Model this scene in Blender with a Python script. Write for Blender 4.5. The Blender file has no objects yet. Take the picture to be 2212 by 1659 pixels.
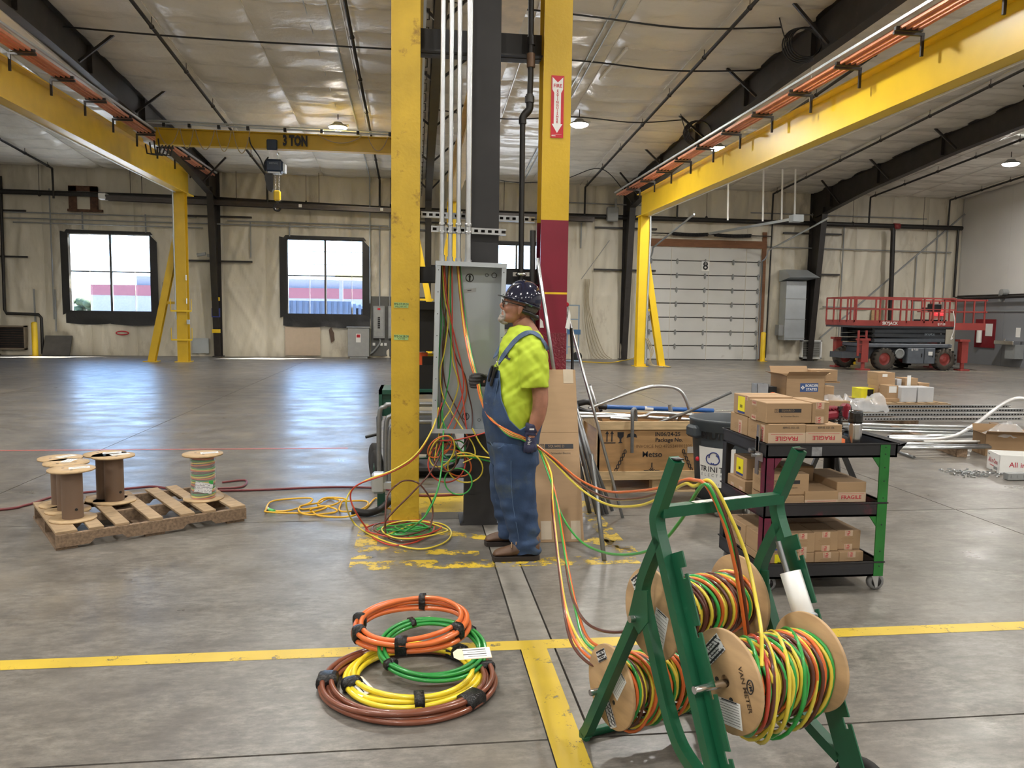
import bpy, math, random
import numpy as np
from mathutils import Vector, Matrix, Quaternion
random.seed(7); RNG = np.random.default_rng(7)
S = bpy.context.scene; COL = S.collection; PI = math.pi; R = math.radians

# ---------------------------------------------------------------- camera
FPX, CX, CY, CAMZ = 1660.0, 1106.0, 829.5, 1.6
_yaw, _pit, _rol = R(7.1), R(5.2), .0145
FW = Vector((math.sin(_yaw)*math.cos(_pit), math.cos(_yaw)*math.cos(_pit), -math.sin(_pit)))
_r0 = Vector((math.cos(_yaw), -math.sin(_yaw), 0)); _u0 = _r0.cross(FW)
RT = _r0*math.cos(_rol) + _u0*math.sin(_rol); UP = _u0*math.cos(_rol) - _r0*math.sin(_rol)
CAM = Vector((0, 0, CAMZ))
cd = bpy.data.cameras.new('camera'); co = bpy.data.objects.new('camera', cd); COL.objects.link(co)
cd.sensor_width = 36; cd.lens = FPX/2212*36; cd.clip_end = 600; cd.clip_start = .05
co.matrix_world = Matrix(((RT.x, UP.x, -FW.x, 0), (RT.y, UP.y, -FW.y, 0), (RT.z, UP.z, -FW.z, CAMZ), (0, 0, 0, 1)))
S.camera = co

# ---------------------------------------------------------------- colour management, sky, sun
S.view_settings.view_transform = 'Standard'; S.view_settings.look = 'None'
S.view_settings.exposure = 0.28; S.view_settings.gamma = 1; S.view_settings.use_curve_mapping = False
LAMP_W = 182.0
w = bpy.data.worlds.new('sky'); S.world = w; w.use_nodes = True
nt = w.node_tree; bg = nt.nodes['Background']
sky = nt.nodes.new('ShaderNodeTexSky'); sky.sky_type = 'HOSEK_WILKIE'; sky.turbidity = 3.0; sky.ground_albedo = .35
SUN_TO = Vector((-.62, -.42, -1.0)).normalized()          # direction the sunlight travels
sky.sun_direction = -SUN_TO
nt.links.new(sky.outputs[0], bg.inputs[0]); bg.inputs[1].default_value = 38.0
sl = bpy.data.lights.new('sun', 'SUN'); sl.energy = 50; sl.angle = R(.6); sl.color = (1, .95, .86)
so = bpy.data.objects.new('sun', sl); COL.objects.link(so); so.rotation_mode = 'QUATERNION'
so.rotation_quaternion = SUN_TO.to_track_quat('-Z', 'Y'); so.location = (0, 60, 60)

# ---------------------------------------------------------------- measuring helpers (photo pixel -> point on a real plane)
def ray(x, y): return FW + RT*((x-CX)/FPX) - UP*((y-CY)/FPX)
def fl(x, y, z=0.0): d = ray(x, y); return CAM + d*((z-CAMZ)/d.z)
def aY(x, y, Y): d = ray(x, y); return CAM + d*(Y/d.y)
def aX(x, y, X): d = ray(x, y); return CAM + d*(X/d.x)
def aP(x, y, p, n): d = ray(x, y); n = Vector(n); return CAM + d*((Vector(p)-CAM).dot(n)/d.dot(n))

# ---------------------------------------------------------------- materials
MATS = {}
def _n(t, k, **kw):
    n = t.nodes.new(k)
    for a, b in kw.items(): setattr(n, a, b)
    return n
def mat(name, col, rough=.5, metal=0., var=.12, scale=6., bump=0., bscale=40., coat=0., stretch=(1, 1, 1), dirt=None, dscale=3., dthr=.58, trans=0., alpha=1., spec=.5, rvar=0., obj=True, emit=0.):
    """procedural surface: base colour with soft noise variation, optional dirt patches, fine bump"""
    if name in MATS: return MATS[name]
    m = bpy.data.materials.new(name); m.use_nodes = True; t = m.node_tree; b = t.nodes['Principled BSDF']
    c = tuple(col)+(1,)
    tc = _n(t, 'ShaderNodeTexCoord'); mp = _n(t, 'ShaderNodeMapping'); mp.inputs['Scale'].default_value = stretch
    t.links.new(tc.outputs['Object' if obj else 'Generated'], mp.inputs[0])
    nz = _n(t, 'ShaderNodeTexNoise'); nz.inputs['Scale'].default_value = scale; nz.inputs['Detail'].default_value = 6
    t.links.new(mp.outputs[0], nz.inputs[0])
    rp = _n(t, 'ShaderNodeValToRGB')
    rp.color_ramp.elements[0].position = .3; rp.color_ramp.elements[1].position = .7
    rp.color_ramp.elements[0].color = tuple(max(0, x*(1-var)) for x in col)+(1,); rp.color_ramp.elements[1].color = tuple(min(1, x*(1+var)) for x in col)+(1,)
    t.links.new(nz.outputs[0], rp.inputs[0]); out = rp.outputs[0]
    if dirt:
        n2 = _n(t, 'ShaderNodeTexNoise'); n2.inputs['Scale'].default_value = dscale; n2.inputs['Detail'].default_value = 9; n2.inputs['Roughness'].default_value = .7
        t.links.new(mp.outputs[0], n2.inputs[0])
        r2 = _n(t, 'ShaderNodeValToRGB'); r2.color_ramp.elements[0].position = dthr; r2.color_ramp.elements[1].position = min(1, dthr+.12)
        t.links.new(n2.outputs[0], r2.inputs[0])
        mx = _n(t, 'ShaderNodeMix', data_type='RGBA'); t.links.new(r2.outputs[0], mx.inputs[0]); t.links.new(out, mx.inputs[6]); mx.inputs[7].default_value = tuple(dirt)+(1,)
        out = mx.outputs[2]
    t.links.new(out, b.inputs['Base Color'])
    b.inputs['Roughness'].default_value = rough; b.inputs['Metallic'].default_value = metal
    b.inputs['Specular IOR Level'].default_value = spec
    if coat: b.inputs['Coat Weight'].default_value = coat; b.inputs['Coat Roughness'].default_value = .08
    if trans: b.inputs['Transmission Weight'].default_value = trans
    if alpha < 1: b.inputs['Alpha'].default_value = alpha
    if emit: b.inputs['Emission Color'].default_value = c; b.inputs['Emission Strength'].default_value = emit
    if rvar:
        mr = _n(t, 'ShaderNodeMapRange'); mr.inputs[3].default_value = max(.02, rough-rvar); mr.inputs[4].default_value = min(1, rough+rvar)
        t.links.new(nz.outputs[0], mr.inputs[0]); t.links.new(mr.outputs[0], b.inputs['Roughness'])
    if bump:
        n3 = _n(t, 'ShaderNodeTexNoise'); n3.inputs['Scale'].default_value = bscale; n3.inputs['Detail'].default_value = 5
        t.links.new(mp.outputs[0], n3.inputs[0])
        bp = _n(t, 'ShaderNodeBump'); bp.inputs['Strength'].default_value = bump; bp.inputs['Distance'].default_value = .02
        t.links.new(n3.outputs[0], bp.inputs['Height']); t.links.new(bp.outputs[0], b.inputs['Normal'])
    m.diffuse_color = c; MATS[name] = m; return m

# ---------------------------------------------------------------- objects
def tag(o, label=None, cat=None, group=None, kind=None):
    if label: o['label'] = label
    if cat: o['category'] = cat
    if group: o['group'] = group
    if kind: o['kind'] = kind
    return o
def empty(name, loc=(0, 0, 0), rz=0., label=None, cat=None, group=None, rot=None, kind=None, parent=None):
    o = bpy.data.objects.new(name, None); COL.objects.link(o); o.location = loc; o.rotation_euler = rot or (0, 0, rz)
    o.empty_display_size = .1
    if parent: o.parent = parent
    return tag(o, label, cat, group, kind)
def copy_tree(o, parent=None):
    c = o.copy(); COL.objects.link(c); c.parent = parent
    for k in [x for x in ALLCH.get(o.name, [])]:
        k2 = copy_tree(k, c); ALLCH.setdefault(c.name, []).append(k2)
    return c
ALLCH = {}
def setpar(o, p):
    o.parent = p; ALLCH.setdefault(p.name, []).append(o)
def wmat(o):
    m = o.matrix_basis.copy()
    while o.parent: o = o.parent; m = o.matrix_basis @ m
    return m
def frame_of(d):
    d = Vector(d).normalized(); a = Vector((0, 0, 1)) if abs(d.z) < .95 else Vector((0, 1, 0))
    x = a.cross(d).normalized(); return x, d.cross(x), d
def cr(pts, n=8, closed=False):
    """Catmull-Rom through points"""
    P = [Vector(p) for p in pts]; out = []; N = len(P); rng = range(N if closed else N-1)
    for i in rng:
        a, b, c, d = (P[(i-1) % N], P[i], P[(i+1) % N], P[(i+2) % N]) if closed else (P[max(i-1, 0)], P[i], P[i+1], P[min(i+2, N-1)])
        for k in range(n):
            t = k/n; out.append(.5*((2*b)+(c-a)*t+(2*a-5*b+4*c-d)*t*t+(3*b-a-3*c+d)*t**3))
    if not closed: out.append(P[-1])
    return out
class MB:
    """collects shapes, then build() links them as ONE mesh object"""
    def __init__(s): s.v = []; s.f = []; s.mi = []; s.cur = 0; s.sm = []
    def add(s, vs, fs, smooth=False):
        o = len(s.v); s.v += [tuple(v) for v in vs]
        for f in fs: s.f.append(tuple(i+o for i in f)); s.mi.append(s.cur); s.sm.append(smooth)
        return s
    def box(s, c, d, M=None, bev=0.):
        x, y, z = d[0]/2, d[1]/2, d[2]/2
        if bev:
            b = min(bev, x*.9, y*.9, z*.9); vs = []; 
            for sx in (-1, 1):
                for sy in (-1, 1):
                    for sz in (-1, 1):
                        vs += [(sx*x, sy*(y-b), sz*(z-b)), (sx*(x-b), sy*y, sz*(z-b)), (sx*(x-b), sy*(y-b), sz*z)]
            idx = lambda sx, sy, sz, k: ((sx > 0)*4+(sy > 0)*2+(sz > 0))*3+k
            fs = []
            for a in (-1, 1):
                fs.append([idx(a, p, q, 0) for p, q in ((-1, -1), (1, -1), (1, 1), (-1, 1))][::a])
                fs.append([idx(p, a, q, 1) for p, q in ((-1, -1), (1, -1), (1, 1), (-1, 1))][::-a])
                fs.append([idx(p, q, a, 2) for p, q in ((-1, -1), (1, -1), (1, 1), (-1, 1))][::a])
            for p in (-1, 1):
                for q in (-1, 1):
                    k = p*q
                    fs.append([idx(p, q, -1, 0), idx(p, q, -1, 1), idx(p, q, 1, 1), idx(p, q, 1, 0)][::k])
                    fs.append([idx(p, -1, q, 0), idx(p, 1, q, 0), idx(p, 1, q, 2), idx(p, -1, q, 2)][::k])
                    fs.append([idx(-1, p, q, 1), idx(-1, p, q, 2), idx(1, p, q, 2), idx(1, p, q, 1)][::k])
                    for r in (-1, 1): fs.append([idx(p, q, r, 0), idx(p, q, r, 1), idx(p, q, r, 2)][::-p*q*r])
        else:
            vs = [(a, b_, c_) for a in (-x, x) for b_ in (-y, y) for c_ in (-z, z)]
            fs = [(0, 1, 3, 2), (4, 6, 7, 5), (0, 4, 5, 1), (2, 3, 7, 6), (0, 2, 6, 4), (1, 5, 7, 3)]
        T = Matrix.Translation(Vector(c)) @ (M.to_4x4() if M else Matrix())
        return s.add([T @ Vector(v) for v in vs], fs)
    def bb(s, a, b, bev=0.):
        a, b = Vector(a), Vector(b); return s.box((a+b)/2, [abs(q) for q in (b-a)], bev=bev)
    def bar(s, p, q, w, h, up=(0, 0, 1), bev=0.):
        """rectangular bar from p to q; w sideways, h along up"""
        p, q = Vector(p), Vector(q); d = (q-p); L = d.length; d.normalize(); u = Vector(up)
        if abs(d.dot(u)) > .98: u = Vector((0, 1, 0)) if abs(d.y) < .9 else Vector((1, 0, 0))
        x = d.cross(u).normalized(); u = x.cross(d)
        M = Matrix((x, d, u)).transposed(); return s.box((p+q)/2, (w, L, h), M, bev)
    def ibeam(s, p, q, w, h, tf=.02, tw=.015, up=(0, 0, 1)):
        p, q = Vector(p), Vector(q); d = (q-p).normalized(); u = Vector(up); x = d.cross(u).normalized(); u = x.cross(d)
        s.bar(p+u*(h/2-tf/2), q+u*(h/2-tf/2), w, tf, up); s.bar(p-u*(h/2-tf/2), q-u*(h/2-tf/2), w, tf, up); s.bar(p, q, tw, h-2*tf, up); return s
    def tube(s, pts, r, n=8, closed=False, cap=True, rs=None, flat=1.):
        P = [Vector(p) for p in pts]; N = len(P); vs = []; fs = []
        T = []
        for i in range(N):
            a, b = (P[(i-1) % N], P[(i+1) % N]) if closed else (P[max(0, i-1)], P[min(N-1, i+1)])
            d = b-a; T.append(d.normalized() if d.length > 1e-9 else Vector((0, 0, 1)))
        x, y, _ = frame_of(T[0])
        for i in range(N):
            if i: q = T[i-1].rotation_difference(T[i]); x = q @ x; x = (x-T[i]*x.dot(T[i])).normalized(); y = T[i].cross(x)
            rr = rs[i] if rs else r
            for k in range(n): a = 2*PI*k/n; vs.append(P[i]+x*(math.cos(a)*rr)+y*(math.sin(a)*rr*flat))
        for i in range(N if closed else N-1):
            j = (i+1) % N
            for k in range(n): fs.append((i*n+k, i*n+(k+1) % n, j*n+(k+1) % n, j*n+k))
        s.add(vs, fs, True)
        if cap and not closed:
            s.add(vs[:n], [tuple(range(n))[::-1]]); s.add(vs[-n:], [tuple(range(n))])
        return s
    def cyl(s, p, q, r, n=20, r2=None, cap=True): return s.tube([p, q], r, n, cap=cap, rs=[r, r if r2 is None else r2])
    def pipe(s, p, q, r, ri, n=16):
        """open-ended hollow pipe"""
        p, q = Vector(p), Vector(q); return s.lathe([(ri, 0), (r, 0), (r, (q-p).length), (ri, (q-p).length), (ri, 0)], p, q-p, n, closed_profile=True)
    def lathe(s, prof, base=(0, 0, 0), axis=(0, 0, 1), n=24, closed_profile=False, a0=0., a1=2*PI, xdir=None):
        x, y, d = frame_of(axis); base = Vector(base)
        if xdir is not None: x = (Vector(xdir)-d*Vector(xdir).dot(d)).normalized(); y = d.cross(x)
        full = abs(a1-a0-2*PI) < 1e-6; m = n if full else n+1; vs = []
        for (r, z) in prof:
            for k in range(m): a = a0+(a1-a0)*k/n; vs.append(base+x*(math.cos(a)*r)+y*(math.sin(a)*r)+d*z)
        fs = []
        for i in range(len(prof)-1):
            for k in range(n):
                k2 = (k+1) % m; f = (i*m+k, i*m+k2, (i+1)*m+k2, (i+1)*m+k)
                fs.append(f)
        s.add(vs, fs, True)
        if not closed_profile and full:
            if prof[0][0] > 1e-6: s.add(vs[:m], [tuple(range(m))[::-1]])
            if prof[-1][0] > 1e-6: s.add(vs[-m:], [tuple(range(m))])
        return s
    def prism(s, poly, o, ux, uy, th):
        """polygon (2D) in plane o,ux,uy extruded by th along ux x uy"""
        o, ux, uy = Vector(o), Vector(ux), Vector(uy); nn = ux.cross(uy).normalized()*th; n = len(poly)
        a = [o+ux*p[0]+uy*p[1] for p in poly]; vs = a+[v+nn for v in a]
        fs = [tuple(range(n))[::-1], tuple(range(n, 2*n))]+[(i, (i+1) % n, n+(i+1) % n, n+i) for i in range(n)]
        return s.add(vs, fs)
    def quad(s, a, b, c, d): return s.add([a, b, c, d], [(0, 1, 2, 3)])
    def ell(s, c, r, M=None, nu=16, nv=10):
        vs = []; fs = []; T = Matrix.Translation(Vector(c)) @ (M.to_4x4() if M else Matrix())
        for j in range(nv+1):
            t = PI*j/nv
            for i in range(nu): p = 2*PI*i/nu; vs.append(T @ Vector((r[0]*math.sin(t)*math.cos(p), r[1]*math.sin(t)*math.sin(p), r[2]*math.cos(t))))
        for j in range(nv):
            for i in range(nu): fs.append((j*nu+i, (j+1)*nu+i, (j+1)*nu+(i+1) % nu, j*nu+(i+1) % nu))
        return s.add(vs, fs, True)
    def mesh(s, name, mats=()):
        me = bpy.data.meshes.new(name); me.from_pydata(s.v, [], s.f)
        for m in mats: me.materials.append(m)
        me.polygons.foreach_set('material_index', s.mi); me.polygons.foreach_set('use_smooth', s.sm); me.update(); return me
    def build(s, name, m, parent=None, world=False, label=None, cat=None, group=None, kind=None, loc=None):
        """world=True: verts are world coords; moved into parent's frame (or to loc as the object's own origin)"""
        if parent is not None and world:
            iv = wmat(parent).inverted(); s.v = [tuple(iv @ Vector(v)) for v in s.v]
        if parent is None and loc is not None: L = Vector(loc); s.v = [tuple(Vector(v)-L) for v in s.v]
        me = s.mesh(name, m if isinstance(m, (list, tuple)) else (m,))
        o = bpy.data.objects.new(name, me); COL.objects.link(o)
        if parent is not None: setpar(o, parent)
        elif loc is not None: o.location = loc
        return tag(o, label, cat, group, kind)
def link(name, me, parent=None, loc=None, rot=None, **k):
    o = bpy.data.objects.new(name, me); COL.objects.link(o)
    if parent is not None: setpar(o, parent)
    if loc is not None: o.location = loc
    if rot is not None: o.rotation_euler = rot
    return tag(o, **k)
TXT = {}
def text(s, size, m, parent, o, ux, uy, name='lettering', world=True, align='CENTER', sx=1., bold=0.):
    """flat lettering: centre at o, reading along ux, up along uy (world coords), 1 mm proud"""
    key = (s, align, bold)
    if key not in TXT:
        c = bpy.data.curves.new('lettering', 'FONT'); c.body = s; c.size = 1; c.align_x = align; c.align_y = 'CENTER'; c.resolution_u = 2; c.offset = bold
        ob = bpy.data.objects.new('lettering', c); TXT[key] = bpy.data.meshes.new_from_object(ob); bpy.data.objects.remove(ob)
    ux, uy = Vector(ux).normalized(), Vector(uy).normalized(); nz = ux.cross(uy).normalized(); uy = nz.cross(ux)
    M = Matrix(((ux.x, uy.x, nz.x, o[0]), (ux.y, uy.y, nz.y, o[1]), (ux.z, uy.z, nz.z, o[2]), (0, 0, 0, 1))) @ Matrix.Diagonal((size*sx, size, size, 1))
    if world: M = wmat(parent).inverted() @ M
    me = TXT[key].copy(); me.materials.clear(); me.materials.append(m); me.transform(M)
    ob = bpy.data.objects.new(name, me); COL.objects.link(ob); setpar(ob, parent); return ob
def decal(parent, o, ux, uy, wd, ht, m, name='label', th=.0008, off=.0005):
    """thin printed sheet centred at o (world coords)"""
    ux, uy = Vector(ux).normalized(), Vector(uy).normalized(); nz = ux.cross(uy).normalized(); o = Vector(o)+nz*off
    return MB().prism([(-wd/2, -ht/2), (wd/2, -ht/2), (wd/2, ht/2), (-wd/2, ht/2)], o, ux, uy, th).build(name, m, parent, world=True)
def printed(name, base, ink, sx=30., thr=.5):
    """paper with rows of fine unreadable print"""
    if name in MATS: return MATS[name]
    m = mat(name, base, .6, var=.04); t = m.node_tree; b = t.nodes['Principled BSDF']
    tc = _n(t, 'ShaderNodeTexCoord'); wv = _n(t, 'ShaderNodeTexWave'); wv.bands_direction = 'Z'; wv.inputs['Scale'].default_value = sx
    wv.inputs['Distortion'].default_value = .0
    nz = _n(t, 'ShaderNodeTexNoise'); nz.inputs['Scale'].default_value = 90
    t.links.new(tc.outputs['Object'], wv.inputs[0]); t.links.new(tc.outputs['Object'], nz.inputs[0])
    ml = _n(t, 'ShaderNodeMath', operation='MULTIPLY'); t.links.new(wv.outputs[1], ml.inputs[0]); t.links.new(nz.outputs[0], ml.inputs[1])
    rp = _n(t, 'ShaderNodeValToRGB'); rp.color_ramp.elements[0].position = thr; rp.color_ramp.elements[1].position = thr+.02
    rp.color_ramp.elements[0].color = tuple(base)+(1,); rp.color_ramp.elements[1].color = tuple(ink)+(1,)
    t.links.new(ml.outputs[0], rp.inputs[0]); t.links.new(rp.outputs[0], b.inputs['Base Color']); return m

# shared materials
YEL = mat('yellow_paint', (.62, .40, .02), .38, var=.08, scale=3, dirt=(.22, .12, .02), dscale=5, dthr=.68, bump=.08, bscale=30)
YELB = mat('clean_yellow_paint', (.80, .54, .02), .35, var=.05, scale=2)
YELW = mat('worn_yellow_paint', (.58, .38, .03), .42, var=.12, scale=4, dirt=(.24, .13, .02), dscale=7, dthr=.585, bump=.12, bscale=40)
DARK = mat('dark_steel_paint', (.022, .018, .016), .5, var=.3, scale=4, dirt=(.05, .035, .03), dscale=2, dthr=.6)
DARKC = mat('black_column_paint', (.028, .027, .028), .55, var=.25, scale=3, dirt=(.10, .09, .085), dscale=2.5, dthr=.7)
BLACK = mat('black_plastic', (.012, .012, .013), .4, var=.2)
RUBBER = mat('black_rubber', (.018, .017, .016), .8, var=.2, bump=.1)
GALV = mat('galvanised_steel', (.60, .62, .64), .32, 1., var=.05, scale=12, rvar=.08)
GALVM = mat('matt_galvanised_sheet', (.50, .54, .57), .42, .55, var=.07, scale=2.5, rvar=.1)
STEEL = mat('bright_steel', (.65, .65, .66), .22, 1., var=.06)
GREYP = mat('grey_painted_steel', (.27, .28, .28), .5, var=.06)
PIPEB = mat('black_iron_pipe', (.016, .014, .013), .45, var=.3, dirt=(.09, .04, .02), dscale=6, dthr=.7)
WHITE = mat('white_paint', (.80, .80, .78), .45, var=.03)
PAPER = mat('white_paper', (.78, .78, .76), .7, var=.03)
INK = mat('black_ink', (.02, .02, .025), .6, var=.1)
REDINK = mat('red_ink', (.50, .03, .05), .6, var=.1)
CARD = mat('brown_cardboard', (.38, .25, .14), .8, var=.06, scale=4, stretch=(1, 1, 6))
CARDD = mat('darker_cardboard', (.30, .19, .10), .8, var=.08, scale=4)
WOOD = mat('pallet_wood', (.34, .24, .14), .75, var=.28, scale=7, stretch=(1, 9, 9), bump=.15, bscale=30, dirt=(.14, .09, .05), dscale=4, dthr=.6)
PLY = mat('plywood', (.50, .33, .17), .6, var=.16, scale=5, stretch=(1, 1, 7))
COPPER = mat('copper_bar', (.62, .24, .13), .45, .25, var=.1)
GLASS = None
# ================================================================ THE BUILDING
WY, XL, XR, YB = 27.6, -21.0, 20.8, -20.0
def zroof(Y): return 6.28+.075*(WY-Y) if Y > 0 else 6.28+.075*WY+.075*Y*1.0
_LAT = RNG.random((9, 64, 64))
def vn(u, v, k=0):
    """smooth value noise on numpy arrays, range 0..1"""
    u = np.asarray(u, float); v = np.asarray(v, float); i = np.floor(u).astype(int); j = np.floor(v).astype(int); a = u-i; b = v-j
    a = a*a*(3-2*a); b = b*b*(3-2*b); L = _LAT[k % 9]
    g = lambda p, q: L[p % 64, q % 64]
    return (g(i, j)*(1-a)+g(i+1, j)*a)*(1-b)+(g(i, j+1)*(1-a)+g(i+1, j+1)*a)*b
def gridmesh(P, name, m, parent, keep=None, **k):
    """P: (n,m,3) array of points -> smooth sheet"""
    n, mm = P.shape[:2]; idx = np.arange(n*mm).reshape(n, mm)
    q = np.stack([idx[:-1, :-1], idx[1:, :-1], idx[1:, 1:], idx[:-1, 1:]], -1)
    q = q.reshape(-1, 4) if keep is None else q[keep]
    me = bpy.data.meshes.new(name); me.from_pydata(P.reshape(-1, 3).tolist(), [], q.tolist()); me.materials.append(m)
    me.polygons.foreach_set('use_smooth', [True]*len(me.polygons)); me.update()
    o = bpy.data.objects.new(name, me); COL.objects.link(o)
    if parent is not None: setpar(o, parent)
    return tag(o, **k)

# ---- floor: concrete slabs with open saw-cut joints
def concrete(name, a, b, c, rough):
    m = bpy.data.materials.new(name); m.use_nodes = True; t = m.node_tree; bs = t.nodes['Principled BSDF']
    tc = _n(t, 'ShaderNodeTexCoord')
    def nz(scale, det, st=(1, 1, 1), rg=.6):
        mp = _n(t, 'ShaderNodeMapping'); mp.inputs['Scale'].default_value = st; t.links.new(tc.outputs['Object'], mp.inputs[0])
        n = _n(t, 'ShaderNodeTexNoise'); n.inputs['Scale'].default_value = scale; n.inputs['Detail'].default_value = det; n.inputs['Roughness'].default_value = rg
        t.links.new(mp.outputs[0], n.inputs[0]); return n.outputs[0]
    def ramp(src, p0, p1, c0, c1):
        r = _n(t, 'ShaderNodeValToRGB'); r.color_ramp.elements[0].position = p0; r.color_ramp.elements[1].position = p1
        r.color_ramp.elements[0].color = c0; r.color_ramp.elements[1].color = c1; t.links.new(src, r.inputs[0]); return r.outputs[0]
    def mix(f, A, B):
        x = _n(t, 'ShaderNodeMix', data_type='RGBA'); t.links.new(f, x.inputs[0]); t.links.new(A, x.inputs[6])
        if isinstance(B, tuple): x.inputs[7].default_value = B
        else: t.links.new(B, x.inputs[7])
        return x.outputs[2]
    base = ramp(nz(1.1, 8), .32, .68, a+(1,), b+(1,))
    fine = ramp(nz(11, 12, (1, 2.4, 1), .8), .40, .62, (0, 0, 0, 1), (1, 1, 1, 1))
    base = mix(fine, base, ramp(nz(5, 8), .3, .7, b+(1,), c+(1,)))
    tan = ramp(nz(.55, 5), .56, .72, (0, 0, 0, 1), (.5, .5, .5, 1)); base = mix(tan, base, (.26, .215, .155, 1))
    dk = ramp(nz(1.7, 10, (1, 1.6, 1), .78), .47, .70, (0, 0, 0, 1), (.75, .75, .75, 1)); base = mix(dk, base, (.075, .066, .058, 1))
    sc = ramp(nz(7, 10, (.5, 3, 1), .8), .60, .75, (0, 0, 0, 1), (.4, .4, .4, 1)); base = mix(sc, base, (.40, .37, .33, 1))
    t.links.new(base, bs.inputs['Base Color'])
    mr = _n(t, 'ShaderNodeMapRange'); mr.inputs[1].default_value = .2; mr.inputs[2].default_value = .8; mr.inputs[3].default_value = rough-.06; mr.inputs[4].default_value = rough+.16
    t.links.new(nz(2.2, 5, (1, 1.6, 1), .5), mr.inputs[0]); t.links.new(mr.outputs[0], bs.inputs['Roughness'])
    bp = _n(t, 'ShaderNodeBump'); bp.inputs['Strength'].default_value = .07; bp.inputs['Distance'].default_value = .01
    t.links.new(nz(9, 10, (1, 2, 1), .7), bp.inputs['Height']); t.links.new(bp.outputs[0], bs.inputs['Normal'])
    bs.inputs['Specular IOR Level'].default_value = .55
    return m
CONC = concrete('polished_concrete', (.075, .069, .062), (.155, .143, .127), (.27, .25, .22), .30)
CONC2 = concrete('patched_concrete', (.19, .178, .158), (.25, .232, .205), (.29, .27, .24), .45)
JOINT = mat('dark_joint_filler', (.03, .027, .024), .9)
floor = MB().bb((XL, YB, -.3), (XR, WY+.3, -.022)).build('floor', JOINT, label='worn polished grey concrete floor of the hall', kind='structure')
jx = [.5+4.05*k for k in range(-6, 7)]; jx = [XL]+[x for x in jx if XL < x < XR]+[XR]
jy = [2.73+3.17*k for k in range(-8, 10)]; jy = [YB]+[y for y in jy if YB < y < WY]+[WY]
for i in range(len(jx)-1):
    for j in range(len(jy)-1):
        x0, x1, y0, y1 = jx[i], jx[i+1], jy[j], jy[j+1]; g = .005
        strips = [(x0, x1, y0, y1, CONC)]
        if abs(x0-.5) < .01 and abs(y0-2.73) < .01:      # the narrow patched trench beside the column
            strips = [(x0, x0+.165, y0, y1, CONC2), (x0+.165, x1, y0, y1, CONC)]
        for a, b, c, d, m in strips: MB().bb((a+g, c+g, -.022), (b-g, d-g, 0)).build('slab', m, floor)
def paint(name, col, wear, sc=9.):
    m = bpy.data.materials.new(name); m.use_nodes = True; t = m.node_tree; bs = t.nodes['Principled BSDF']; out = t.nodes['Material Output']
    tc = _n(t, 'ShaderNodeTexCoord'); n = _n(t, 'ShaderNodeTexNoise'); n.inputs['Scale'].default_value = sc; n.inputs['Detail'].default_value = 12; n.inputs['Roughness'].default_value = .8
    t.links.new(tc.outputs['Object'], n.inputs[0]); r = _n(t, 'ShaderNodeValToRGB'); r.color_ramp.elements[0].position = wear; r.color_ramp.elements[1].position = wear+.025
    t.links.new(n.outputs[0], r.inputs[0]); tr = _n(t, 'ShaderNodeBsdfTransparent'); mx = _n(t, 'ShaderNodeMixShader')
    n2 = _n(t, 'ShaderNodeTexNoise'); n2.inputs['Scale'].default_value = 3; n2.inputs['Detail'].default_value = 8; t.links.new(tc.outputs['Object'], n2.inputs[0])
    r2 = _n(t, 'ShaderNodeValToRGB'); r2.color_ramp.elements[0].color = tuple(q*.72 for q in col)+(1,); r2.color_ramp.elements[1].color = tuple(min(1, q*1.15) for q in col)+(1,)
    t.links.new(n2.outputs[0], r2.inputs[0]); t.links.new(r2.outputs[0], bs.inputs['Base Color'])
    t.links.new(r.outputs[0], mx.inputs[0]); t.links.new(tr.outputs[0], mx.inputs[1]); t.links.new(bs.outputs[0], mx.inputs[2]); t.links.new(mx.outputs[0], out.inputs[0])
    bs.inputs['Roughness'].default_value = .45; return m
FP1 = paint('floor_line_yellow', (.60, .43, .045), .40); FP2 = paint('worn_hazard_yellow', (.60, .42, .035), .50, 5.)
FPR = paint('floor_line_red', (.50, .13, .11), .36); FPW = paint('faded_floor_line', (.42, .37, .24), .47, 4.)
def stripe(pts, m, z=.0012): MB().add([(x, y, z) for x, y in pts], [tuple(range(len(pts)))]).build('painted_line', m, floor)
def srect(x0, x1, y0, y1, m): stripe([(x0, y0), (x1, y0), (x1, y1), (x0, y1)], m)
srect(XL+.2, XR-.2, 3.515, 3.615, FP1); srect(.50, .625, -4, 3.515, FP1)
srect(-15, -.8, 9.08, 9.13, FPR)
srect(-.42, -.27, 4.95, 5.9, FP2); srect(-.42, 1.45, 4.72, 4.90, FP2); srect(1.33, 1.47, 4.9, 6.4, FP2)
stripe([(-.27, 5.22), (-.27, 5.08), (.42, 4.95), (.42, 5.06)], FP2); stripe([(.0, 6.1), (.45, 6.1), (.45, 6.75), (.0, 6.75)], FP1)
stripe([(1.0, 5.35), (1.5, 4.95), (1.5, 5.15), (1.05, 5.5)], FP2); stripe([(.1, 5.5), (.5, 5.3), (.5, 5.42), (.15, 5.62)], FP2)
srect(9, XR-.3, 22.2, 22.32, FPW); srect(8.2, XR-.3, 11.9, 11.98, FPW)

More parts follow.
